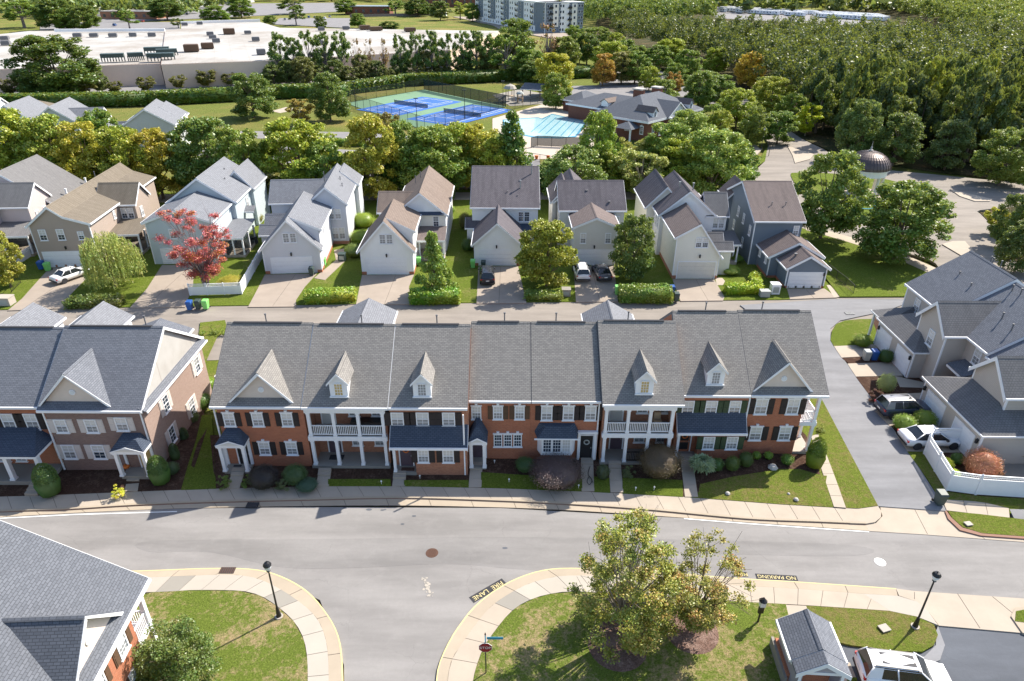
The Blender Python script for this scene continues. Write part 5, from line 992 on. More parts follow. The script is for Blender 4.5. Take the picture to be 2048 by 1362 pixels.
def blob_points(blobs, n, rs, shell=.75):
    """points spread through the outer part of ellipsoids (cx,cy,cz,rx,ry,rz)"""
    B = np.array(blobs, float); w = (B[:, 3]*B[:, 4])**.9; k = rs.choice(len(B), n, p=w/w.sum()); d = rs.normal(size=(n, 3)); d /= np.linalg.norm(d, axis=1)[:, None]
    r = 1 - (1-shell)*rs.beta(1.2, 2.0, n)*1.8; r = r + rs.normal(size=n)*.05
    return B[k, :3] + d*r[:, None]*B[k, 3:]
def crown_blobs(rs, n, form='round', rad=.42, br=(.15, .26)):
    """clump centres in a unit crown: height 0..1, radius .5"""
    out = []
    for i in range(n):
        z = rs.uniform(.04, 1) if form != 'cone' else rs.uniform(0, 1)**1.2
        if form == 'round': R_ = math.sqrt(max(0, 1 - abs((z-.46)/.58)**2.3))*rad
        elif form == 'oval': R_ = math.sqrt(max(0, 1 - abs((z-.4)/.64)**2.0))*rad*.95
        elif form == 'cone': R_ = (1-z)*rad*.95 + .03
        elif form == 'vase': R_ = (.25 + .75*math.sin(min(z*1.9, 1.75)))*rad*(1.0 if z < .8 else .75)
        elif form == 'pine': R_ = rad*(1-abs(z-.55)*1.2)
        a = rs.uniform(0, 2*math.pi); q = R_*math.sqrt(rs.uniform(.12, 1)); b = rs.uniform(*br)*(1-.35*z)
        out.append((q*math.cos(a), q*math.sin(a), z*(1-b*.8), b, b, b*rs.uniform(.55, .8)))
    return out
def limbs(mb, blobs, rs, base, k, r0, zs=1.0, xs=1.0):
    """branches from the trunk to clumps"""
    for b in blobs[:k]:
        t = Vector((b[0], b[1], b[2])); s0 = Vector((0, 0, base + (t.z-base)*rs.uniform(.05, .45))); mid = s0.lerp(t, .5) + Vector((0, 0, -.02)); mb.tube(s0, mid, r0*.5, r0*.3, 5, False); mb.tube(mid, t, r0*.3, r0*.08, 4, False)
TREES = {}
def tree_kind(name, form, nb, nl, size, bark='bark', seed=1, base=.22, rad=.42, br=(.15, .26), shell=.7, k=14, tr=.022, droop=None, up=.7, elong=1.3, lf='leaf'):
    """unit tree: total height 1, crown diameter 1 (set by object scale)"""
    rs = np.random.RandomState(seed); B = crown_blobs(rs, nb, form, rad, br); B = [(x, y, base + z*(1-base), rx, ry, rz*.9) for x, y, z, rx, ry, rz in B]
    C = blob_points(B, nl, rs, shell); C = C[C[:, 2] > base*.7]
    cr = quad_mesh(name + '_crown', C, size, M[lf], seed, droop=droop, up=up, elong=elong)
    mb = MB(); mb.tube((0, 0, -.02), (0, 0, base + .15), tr*1.2, tr*.8, 7, False); mb.tube((0, 0, base+.15), (.01, 0, .8), tr*.8, tr*.15, 6, False); limbs(mb, B, rs, base, k, tr)
    TREES[name] = (mb.mesh(name + '_trunk', M[bark]), cr)
TN = {}
def tree(kind, px, py_top, py_base, wpx, color, label, name='tree', cat='tree', group=None, zb=0.0, rz=None, at=None, hw=None):
    if at is None:
        g = G(px, py_base, zb); top = W(px, py_top, g.y + .0); g.x = W(px, py_top*.55 + py_base*.45, g.y).x; h = top.z - zb; depth = g.y*math.cos(PITCH) + (CAM_H-zb)*math.sin(PITCH); w = wpx*(g.y*math.cos(PITCH) + (CAM_H-h*.5)*math.sin(PITCH))/FPX
    else: g = Vector(at); h, w = hw
    v = [k for k in TREES if k.startswith(kind)]; kk = v[TN.get(kind, 0) % len(v)]; TN[kind] = TN.get(kind, 0) + 1
    tm, cm = TREES[kk]; r = rnd.uniform(0, 6.28) if rz is None else rz
    o = empty(name, g, r, label, cat, group); o.scale = (w, w, h)
    t = inst('trunk', tm, o); c = inst('crown', cm, o); c.color = tuple(color) + (1,)
    return o
for i in range(4): tree_kind('broad%d' % i, 'round', 110, 21000, .0265, seed=11+i, base=.10, br=(.09, .155), rad=.45, shell=.6)
for i in range(3): tree_kind('oval%d' % i, 'oval', 110, 20000, .0265, seed=31+i, base=.10, br=(.09, .15), rad=.47, shell=.6)
for i in range(2): tree_kind('cone%d' % i, 'cone', 90, 10000, .034, seed=41+i, base=.06, br=(.08, .15), k=30, rad=.52)
for i in range(3): tree_kind('vase%d' % i, 'vase', 55, 8500, .036, seed=51+i, base=.15, br=(.08, .15), k=26, bark='bark_light', rad=.46)
for i in range(3): tree_kind('tallpine%d' % i, 'oval', 46, 5200, .038, seed=61+i, base=.30, br=(.08, .15), rad=.48, shell=.4, tr=.03, k=20, bark='bark_grey')
for i in range(6): tree_kind('forest%d' % i, 'oval' if i < 4 else 'cone', 40, 5200, .036, seed=71+i, base=.2, br=(.10, .17), rad=.44, elong=1.7, up=.5, tr=.03, k=3)
tree_kind('bare0', 'pine', 30, 700, .05, seed=81, base=.25, br=(.08, .14), rad=.42, tr=.03, k=30, bark='bark_grey')
YG, GR, DG, YL, OR, OL, PG, BR = (.155, .205, .03), (.075, .135, .03), (.038, .078, .022), (.19, .20, .03), (.26, .15, .04), (.11, .12, .045), (.17, .21, .075), (.13, .075, .06)
T = tree; gb = 'street trees in the belt behind the houses'
for a in (('broad', 15, 222, 395, 130, YG, 'yellow green tree at the left end of the belt, cut by the picture edge'), ('broad', 95, 232, 392, 120, (.13, .18, .035), 'second big tree of the belt from the left edge, above the rose gable house'), ('oval', 168, 245, 398, 110, YL, 'gold tinged tree right above the tan house roof'),
          ('broad', 205, 220, 372, 90, GR, 'green tree in front of the pale gabled houses behind the belt'), ('broad', 250, 262, 402, 110, (.15, .19, .03), 'green gold tree behind the ridge of the tan house'), ('broad', 308, 262, 398, 108, (.19, .185, .03), 'yellow and orange tinted tree left of the blue grey house ridge'),
          ('broad', 412, 236, 394, 125, (.065, .115, .03), 'dark green round tree above the blue grey house'), ('oval', 490, 262, 400, 100, (.10, .155, .03), 'green tree above the gap between blue grey and pale grey house'), ('vase', 558, 345, 412, 95, OL, 'low olive tree at the street beside the pale grey house'),
          ('broad', 596, 234, 394, 145, (.15, .20, .03), 'widest yellow green tree of the belt, above the pale grey house'), ('broad', 650, 290, 402, 90, GR, 'green tree between the widest belt tree and the grey ridge'), ('oval', 741, 234, 400, 112, (.19, .205, .035), 'egg shaped golden green tree left of the tan roofed white house'),
          ('oval', 806, 244, 388, 85, GR, 'green tree directly left of the tan ridge'), ('broad', 862, 258, 396, 125, (.085, .14, .03), 'deep green tree above the tan roof'), ('broad', 905, 248, 380, 100, YG, 'yellow topped tree in front of the tennis courts'),
          ('broad', 955, 250, 378, 110, (.20, .215, .035), 'brightest yellow green tree in front of the pool corner'), ('cone', 1025, 222, 382, 105, (.06, .12, .035), 'spiky dark green tree in front of the swimming pool'), ('broad', 1150, 300, 408, 120, (.085, .14, .04), 'low green tree over the parked black car'),
          ('oval', 1199, 225, 372, 88, (.12, .19, .035), 'tall narrow green tree between pool and clubhouse'), ('vase', 1285, 300, 396, 105, PG, 'pale thin tree above the dark streaked roof'), ('vase', 1262, 280, 372, 70, (.19, .21, .07), 'pale yellow thin tree below the clubhouse porch'),
          ('broad', 1335, 248, 372, 110, (.10, .165, .04), 'green tree hiding the foot of the clubhouse'), ('broad', 1430, 262, 396, 135, (.13, .195, .05), 'large bright green tree above the slate blue house'), ('broad', 1380, 222, 330, 90, (.12, .18, .05), 'light green tree at the right corner of the clubhouse'),
          ('broad', 1075, 305, 396, 0.1, GR, '')):
    if a[6]: a = list(a); a[4] *= 1.14; a[2] -= 8; T(*a, group=gb)
for i, px in enumerate((60, 130, 215, 0, 0, 445, 530, 628, 690, 772, 835, 930, 985, 1110, 1225, 1310, 1365, 1470)):
    if not px: continue
    T(('broad', 'oval')[i % 2], px, (268, 262, 250, 262, 262, 272, 285, 292, 300, 272, 270, 268, 270, 318, 300, 290, 270, 275)[i], 384 - (i*7) % 14, 92 + (i*13) % 30, (YG, GR, (.12, .17, .03), (.09, .15, .035))[i % 4], 'street tree in the second row of the belt behind the houses', group='second row of trees in the belt')
for a in (('broad', 1663, 298, 478, 150, (.085, .135, .035), 'round green tree left of the domed pavilion'), ('broad', 1812, 362, 522, 178, (.07, .12, .03), 'round dark green tree right of the domed pavilion'),
          ('broad', 500, 143, 236, 98, (.055, .10, .03), 'dark round tree on the field, left of its twin'), ('oval', 655, 141, 243, 84, (.06, .105, .03), 'dark oval tree on the field by the tennis fence'), ('vase', 600, 196, 252, 62, (.17, .14, .04), 'small orange tinged tree between the two dark field trees'),
          ('vase', 776, 218, 300, 60, (.12, .11, .04), 'small brownish tree at the near corner of the tennis courts'), ('broad', 104, 62, 192, 170, (.045, .08, .025), 'huge dark pine in front of the warehouse'),
          ('broad', 1032, 36, 132, 92, (.07, .12, .03), 'tall green tree in front of the white apartment block'), ('bare', 1095, 46, 140, 60, BR, 'brown nearly bare tree below the apartment block'), ('tallpine', 1010, 66, 158, 90, GR, 'bushy pine at the right end of the pine row'),
          ('broad', 1108, 102, 192, 90, (.20, .22, .03), 'yellow green tree right of the playground'), ('broad', 1075, 118, 172, 75, DG, 'dark tree left of the yellow green one near the playground'), ('broad', 1113, 140, 218, 62, (.10, .15, .035), 'green tree standing at the picnic shelter'),
          ('broad', 1160, 78, 125, 40, (.20, .21, .04), 'small yellow tree between bare tree and wood'), ('broad', 1207, 104, 172, 52, (.23, .155, .045), 'orange brown tree at the club car park'), ('broad', 1232, 64, 112, 40, YG, 'small yellow green tree in front of the wood edge'),
          ('broad', 1272, 98, 168, 66, (.07, .13, .03), 'green tree above the clubhouse chimney'), ('oval', 1318, 88, 150, 66, GR, 'green tree up the avenue left of the orange tipped one'), ('broad', 1300, 132, 182, 48, YG, 'small bright tree between car park and clubhouse'),
          ('vase', 1350, 142, 196, 40, (.20, .12, .04), 'rusty orange small tree beyond the clubhouse roof'), ('broad', 1375, 96, 168, 60, (.08, .14, .03), 'green tree left of the avenue'), ('broad', 1432, 92, 150, 55, YG, 'bright tree at the top of the avenue'),
          ('broad', 1500, 98, 176, 62, (.28, .22, .04), 'orange and yellow tree at the head of the avenue'), ('broad', 1400, 140, 215, 75, (.075, .13, .035), 'green tree behind the right end of the clubhouse'), ('broad', 1478, 175, 258, 88, (.15, .20, .03), 'yellow green tree on the left side of the avenue'),
          ('broad', 1545, 152, 235, 92, (.15, .185, .03), 'wide golden green tree on the right side of the avenue'), ('oval', 1510, 208, 292, 66, (.09, .13, .03), 'dark green tree where the side path meets the avenue'), ('oval', 1440, 218, 285, 60, (.16, .20, .03), 'slim yellow green tree left of the avenue path'),
          ('vase', 1617, 206, 272, 62, (.24, .29, .02), 'bright lime tree at the foot of the wood'), ('broad', 1582, 182, 255, 66, (.10, .155, .03), 'green tree between golden and lime tree'), ('broad', 1465, 265, 335, 70, (.11, .17, .05), 'green tree above the path bend'),
          ('broad', 1725, 195, 318, 90, (.065, .11, .04), 'grey green tree at the wood edge behind the dome'), ('broad', 1800, 224, 330, 95, (.06, .10, .035), 'dark round tree of the wood edge with pale leaf tips'), ('oval', 1905, 238, 340, 85, (.06, .095, .04), 'blue green tree at the wood edge right of the dome'),
          ('broad', 2020, 250, 372, 120, (.09, .135, .035), 'green tree at the wood edge near the right picture border'), ('vase', 2000, 415, 470, 60, (.22, .24, .03), 'small yellow tree by the right turning road'), ('broad', 2030, 385, 495, 80, (.06, .10, .03), 'dark tree over the shaded road at the right border'), ('broad', 2050, 440, 545, 90, (.05, .085, .03), 'dark tree by the road at the right border above the taupe roofs'),
          ('broad', 1095, 438, 572, 122, (.125, .155, .025), 'dense round tree between the plum roofed and greige houses'), ('broad', 1270, 420, 560, 95, (.06, .10, .03), 'dark round tree between greige and cream houses'), ('broad', 0, 462, 575, 75, (.15, .17, .03), 'yellow green tree cut by the left edge beside the porch'),
          ('cone', 866, 458, 588, 86, (.10, .17, .04), 'young green tree with red tips in front of the tan roofed white house'), ('vase', 1740, 740, 0, 0, GR, '')):
    if a[6]: T(*a)
for i, px in enumerate((22, 92, 165, 228, 292, 355, 412, 460, 700, 772, 835, 905, 960)):
    T('vase', px, (155, 156, 160, 162, 152, 148, 138, 145, 128, 132, 132, 128, 130)[i], (190, 190, 190, 188, 184, 180, 175, 172, 172, 170, 165, 160, 158)[i], (60, 58, 60, 38, 42, 38, 52, 40, 44, 40, 36, 40, 44)[i], ((.075, .085, .035) if i < 8 else (.07, .09, .04)),
      'grey green small tree in the line between hedge and warehouse', group='small trees along the warehouse hedge')
for i, (px, top, w) in enumerate(((560, 62, 52), (588, 72, 46), (618, 58, 50), (648, 62, 46), (680, 60, 50), (800, 66, 44), (832, 62, 42), (862, 58, 46), (893, 64, 42), (925, 60, 44), (952, 58, 50), (985, 66, 52))):
    T('tallpine', px, top, 166 - i*.8, w, (.06, .11, .035), 'green pine in the tall row between warehouse and tennis courts', name='pine_tree', group='tall green pines beside the warehouse')
for i, px in enumerate((712, 738, 766)): T('bare', px, 76, 160, 30, BR, 'dead reddish pine in the gap of the tall row', name='pine_tree', group='dead pines beside the warehouse')
for i, (px, top, b, w) in enumerate(((40, 0, 55, 90), (110, -5, 60, 90), (165, 8, 62, 60), (255, 20, 58, 45), (130, 30, 62, 45), (330, -4, 40, 70), (355, 36, 56, 30), (430, 10, 44, 60), (480, -5, 35, 60), (590, 12, 50, 40), (640, 30, 58, 26), (715, 26, 55, 36), (790, 0, 30, 50), (835, -5, 32, 60), (880, 0, 40, 46), (920, 2, 38, 40), (945, 4, 42, 34), (780, 42, 62, 46), (585, -5, 28, 60), (690, -2, 28, 50), (540, 30, 50, 28))):
    T('broad' if i % 3 else 'tallpine', px, top, b, w, (GR, DG, (.06, .1, .03), YG if px > 760 else GR)[i % 4], 'distant tree %s' % ('at the far left behind the warehouse' if px < 200 else 'near the shops car park behind the warehouse roof' if px < 700 else 'along the far field left of the apartment block'), group='distant trees %s' % ('far left' if px < 200 else 'by the shops' if px < 700 else 'by the field'))
for i, (px, py, c) in enumerate(((1150, 95, GR), (1175, 108, DG), (1195, 90, (.08,.13,.03)), (1222, 128, YG), (1250, 118, GR), (1275, 128, (.07,.12,.03)), (1245, 148, OL), (1342, 118, YG), (1352, 160, GR), (1330, 205, (.1,.15,.04)), (1440, 190, GR), (1412, 178, (.09,.14,.03)), (1455, 225, YG), (1425, 250, (.1,.16,.04)), (1392, 262, (.1,.15,.04)), (1560, 268, GR), (1500, 150, DG), (1530, 190, (.12,.16,.03)), (1128, 118, (.08,.12,.03)), (1062, 140, GR), (1045, 105, (.08,.13,.03)))):
    T('broad', px, py - 48 + i % 3*5, py + 20, 52 + i % 4*8, c, 'roadside tree between the apartment block and the domed pavilion', group='roadside trees up the hill')
for i, (px, b, w) in enumerate(((545, 172, 50), (575, 170, 46), (605, 172, 52), (640, 168, 44), (672, 170, 50), (722, 166, 44), (752, 164, 40), (800, 162, 48), (850, 160, 44), (880, 158, 46), (930, 158, 44), (975, 156, 50), (200, 186, 34), (60, 192, 46))):
    T('broad', px, b - 44 - i % 3*8, b, w, ((.06, .095, .035), (.05, .085, .03), (.075, .09, .04))[i % 3], 'rounded understorey tree below the tall pines and warehouse wall', group='rounded trees along the warehouse')
# ---- the wood
def inside(p, poly):
    c = False; j = len(poly)-1
    for i in range(len(poly)):
        if (poly[i][1] > p[1]) != (poly[j][1] > p[1]) and p[0] < (poly[j][0]-poly[i][0])*(p[1]-poly[i][1])/(poly[j][1]-poly[i][1]) + poly[i][0]: c = not c
        j = i
    return c
def hexpts(poly, step, jit):
    xs = [p[0] for p in poly]; ys = [p[1] for p in poly]; out = []; y = min(ys); k = 0
    while y < max(ys):
        x = min(xs) + (k % 2)*step/2
        while x < max(xs):
            q = (x + rnd.uniform(-jit, jit), y + rnd.uniform(-jit, jit))
            if inside(q, poly): out.append(q)
            x += step
        y += step*.87; k += 1
    return out
wood = [(g.x, g.y) for g in GP([(1215, 80), (1330, 122), (1420, 150), (1500, 175), (1560, 215), (1640, 278), (1720, 306), (1890, 328), (2060, 345)])] + [(150, 128), (330, 190), (340, 345), (95, 345), (78, 360), (66, 410), (52, 410)]
pts = sorted(hexpts(wood, 5.4, 2.0), key=lambda q: q[1]); near = pts[:290]; far = pts[290:]
pal = [(.034, .063, .026), (.043, .076, .026), (.058, .09, .028), (.036, .062, .03), (.075, .105, .03), (.043, .07, .033)]
fk = [k for k in TREES if k.startswith('forest')]
for i, (x, y) in enumerate(near):
    tree('forest', 0, 0, 0, 0, pal[rnd.randrange(6)] if rnd.random() > .06 else (.14, .17, .03), 'dark green tree in the dense wood', name='forest_tree', group='trees of the wood behind the dome', at=(x, y, 0), hw=(rnd.uniform(12, 18.5), rnd.uniform(5.8, 9.5)))
def mass(name, pts, hr, wr, nl, size, label, seed, m='leaf', col=(.03, .053, .021), bz=.25, pr=None):
    rs = np.random.RandomState(seed); allC = []
    for (x, y) in pts:
        h = rs.uniform(*hr); w = rs.uniform(*wr); nb = 8; b = []
        for j in range(nb):
            z = rs.uniform(.2, 1); a = rs.uniform(0, 6.28); q = .36*w*math.sqrt(rs.uniform(0, 1))*(1.15-z*.8); b.append((x + q*math.cos(a), y + q*math.sin(a), h*(bz + (1-bz)*z*.88), w*.22, w*.22, h*.11))
        allC.append(blob_points(b, nl, rs, .6))
    me = quad_mesh(name, np.concatenate(allC), size, M[m], seed, up=.25, elong=1.8); o = inst(name, me); o.color = tuple(col) + (1,); return tag(o, label, 'woodland', None, 'stuff')
mass('distant_wood', far, (12, 18.5), (6, 9), 330, .52, 'back of the dense wood, seen as one green mass', 5)
fw = [(g.x, g.y) for g in GP([(1360, 30), (1440, 50), (1180, 62), (1165, 20), (1185, 2), (1400, 1)])]
mass('distant_wood', hexpts(fw, 9, 3), (14, 19), (10, 14), 300, .9, 'far trees above the avenue right of the apartment block', 6, col=(.055, .10, .03))
fw = [(335, 330), (410, 430), (560, 760), (380, 800), (300, 560), (260, 420), (215, 300)]
mass('distant_wood', hexpts(fw, 9, 3), (13, 18), (9, 13), 260, .9, 'far trees at the upper right corner', 8, col=(.075, .11, .03))
fw = [(130, 690), (500, 690), (900, 1400), (-900, 1400), (-620, 900), (-60, 900), (10, 700)]
mass('distant_wood', hexpts(fw, 22, 8), (14, 20), (18, 26), 60, 4.0, 'trees along the skyline strip behind the trailers', 9, col=(.05, .08, .03), bz=.05)
fw = [(-260, 560), (-700, 600), (-800, 900), (-300, 880)]
mass('distant_wood', hexpts(fw, 17, 8), (10, 16), (12, 18), 60, 2.6, 'far trees behind the shops at the upper left', 10, col=(.06, .10, .035), bz=.05)
# ---- hedges, shrubs
def hedge(px0, px1, label, h, d, z=0.08, col=(.10, .17, .03), n=60, size=.17, name='hedge', cat='hedge', group=None, rounded=.85, base=(.03, .05, .012)):
    a = G(*px0, z); b = G(*px1, z); L = (b-a).length; rs = np.random.RandomState(int(a.x*7+a.y*13) % 9999); N = int(n*(L*d + 2*h*(L+d)))
    u = rs.uniform(-.5, .5, (N, 3)); ax = rs.randint(0, 5, N); w = np.array([L*h, L*h, d*h, d*h, L*d*1.3]); ax = rs.choice(5, N, p=w/w.sum())
    u[ax == 0, 1] = -.5; u[ax == 1, 1] = .5; u[ax == 2, 0] = -.5; u[ax == 3, 0] = .5; u[ax == 4, 2] = .5
    P = u*np.array([L, d, h]); r = np.minimum(.35*rounded, .35); P[:, 2] += h/2
    f = np.maximum(np.abs(u[:, 0])*L - (L/2-.3), 0)**2*1.2 + np.maximum(np.abs(u[:, 1])*d - (d/2-.3), 0)**2*1.2; top = u[:, 2] > .3; P[top, 2] -= np.minimum(f[top], h*.3)
    P += rs.normal(size=P.shape)*.08; P[:, 2] += np.sin(P[:, 0]*2.3 + a.x)*np.cos(P[:, 1]*2.9)*.10*(P[:, 2] > h*.5); P[:, 1] += np.sin(P[:, 0]*3.1)*.08; P[:, 2] = np.maximum(P[:, 2], .03)
    core = MB().box(-L/2+.15, L/2-.15, -d/2+.14, d/2-.14, 0, h-.15)
    o = inst(name, quad_mesh(name, P, size, M['leaf'], 3, extra=core), None, (a+b)/2, math.atan2(b.y-a.y, b.x-a.x)); o.color = tuple(col) + (1,); return tag(o, label, cat, group)
SH = {}
def shrub(px, py, wpx, h, col, label, kind='round', z=.12, name='shrub', cat='shrub', group=None, size=None, sy=1.0):
    g = G(px, py, z); w = wpx*(g.y*math.cos(PITCH) + (CAM_H-z-h/2)*math.sin(PITCH))/FPX
    ls = size or .05/max(w, .4); key = (kind, round(ls, 2))
    if key not in SH:
        rs = np.random.RandomState(len(SH)+90)
        if kind == 'round': n = int(min(9000, max(900, 4.2/(ls*ls)))); C = blob_points([(0, 0, .46, .5, .5, .5)], n, rs, .78); C *= 1 + .10*(np.sin(C[:, [1]]*11+1)*np.sin(C[:, [0]]*9)*np.cos(C[:, [2]]*10)); C += rs.normal(size=C.shape)*.018; ex = MB().lathe([(.02, .02), (.36, .1), (.42, .45), (.3, .76), (.02, .88)], 10); up = .35; dr = None
        elif kind == 'cone': n = int(min(9000, max(900, 4.4/(ls*ls)))); t = rs.uniform(0, 1, n); a = rs.uniform(0, 6.28, n); r = .5*np.sin(np.clip(t*1.35+.35, 0, 1.57)*1.0)*(1-t**2.2)**.6; C = np.stack([r*np.cos(a), r*np.sin(a), t*.98+.02], 1) + rs.normal(size=(n, 3))*.015; ex = MB().lathe([(.34, .02), (.42, .35), (.28, .7), (.03, .9)], 10); up = .2; dr = None
        elif kind == 'fountain':
            n = 1500; a = rs.uniform(0, 6.28, n); t = rs.uniform(.1, 1, n); C = np.stack([.5*t*np.cos(a), .5*t*np.sin(a), .9*np.sin(t*2.4)*rs.uniform(.7, 1, n)+.08], 1); dr = np.stack([np.cos(a), np.sin(a), 1.1-t*2.2], 1); ex = None; up = .1; ls = .09
        elif kind == 'twiggy': n = int(min(7000, max(900, 3.0/(ls*ls)))); C = blob_points(crown_blobs(rs, 18, 'round', .42, (.12, .2)), n, rs, .5); ex = None; up = .2; dr = None
        SH[key] = quad_mesh('shrub_' + kind, C, ls, M['leaf'], 5, extra=ex, up=up, droop=dr if kind == 'fountain' else None, elong=4.5 if kind == 'fountain' else 1.35)
    o = inst(name, SH[key], None, g, rnd.uniform(0, 6.28), (w, w*sy, h)); o.color = tuple(col) + (1,); return tag(o, label, cat, group)
HG = (.10, .17, .03)
hedge((612, 603), (712, 598), 'clipped hedge between the pale grey and the white driveway', 1.3, 1.7, col=(.12, .2, .03)); hedge((821, 604), (920, 603), 'clipped hedge under the young tree with red tips', 1.5, 1.8, col=(.09, .17, .02)); hedge((1238, 600), (1340, 601), 'tall clipped hedge left of the carriage style garage door', 1.7, 2.0, col=(.085, .14, .03))
hedge((1050, 596), (1124, 597), 'low clipped hedge next to the utility box', .8, 1.4, col=(.08, .13, .03)); hedge((138, 612), (246, 609), 'long dark hedge under the willow', 1.0, 1.9, col=(.05, .08, .02)); hedge((1450, 586), (1522, 584), 'L shaped bright hedge beside the slate garage, long arm', 1.1, 1.3, col=(.16, .23, .02)); hedge((1512, 582), (1507, 560), 'L shaped bright hedge beside the slate garage, short arm', 1.1, 1.1, col=(.16, .23, .02))
for (px, py, w, h, c, l) in ((1459, 546, 40, 1.0, HG, 'round bush beside the cream house drive, nearest of the trio'), (1444, 522, 32, .9, HG, 'round bush by the side porch, left of the trio'), (1473, 522, 26, .8, HG, 'round bush by the side porch, right of the trio'), (462, 570, 52, 1.1, (.17, .18, .03), 'yellow green bush inside the white fence corner'), (510, 445, 38, 1.6, OL, 'olive round bush behind the porch of the blue grey house'),
                         (728, 452, 46, 2.2, (.12, .2, .03), 'bright bush along the white sunlit wall, upper'), (722, 484, 44, 1.8, (.11, .19, .03), 'bright bush along the white sunlit wall, middle'), (710, 512, 40, 1.8, (.07, .12, .03), 'green bush beside the air conditioner'), (903, 400, 16, 2.6, DG, 'narrow dark shrub right of the tan roof'), (902, 425, 18, 1.2, HG, 'small clipped bush by the side of the tan roofed house'),
                         (930, 455, 26, 2.4, OL, 'grey green bush left of the plum roofed house'), (935, 500, 26, 1.8, DG, 'dark bush left of the low garage gable'), (1120, 425, 40, 2.2, DG, 'dark shrub between plum roofed and greige house'), (1245, 510, 26, 1.0, (.22, .12, .05), 'rusty small bush right of the greige garage'), (240, 640, 1, 1, HG, '')):
    if l: shrub(px, py, w, h, c, l, z=.08)
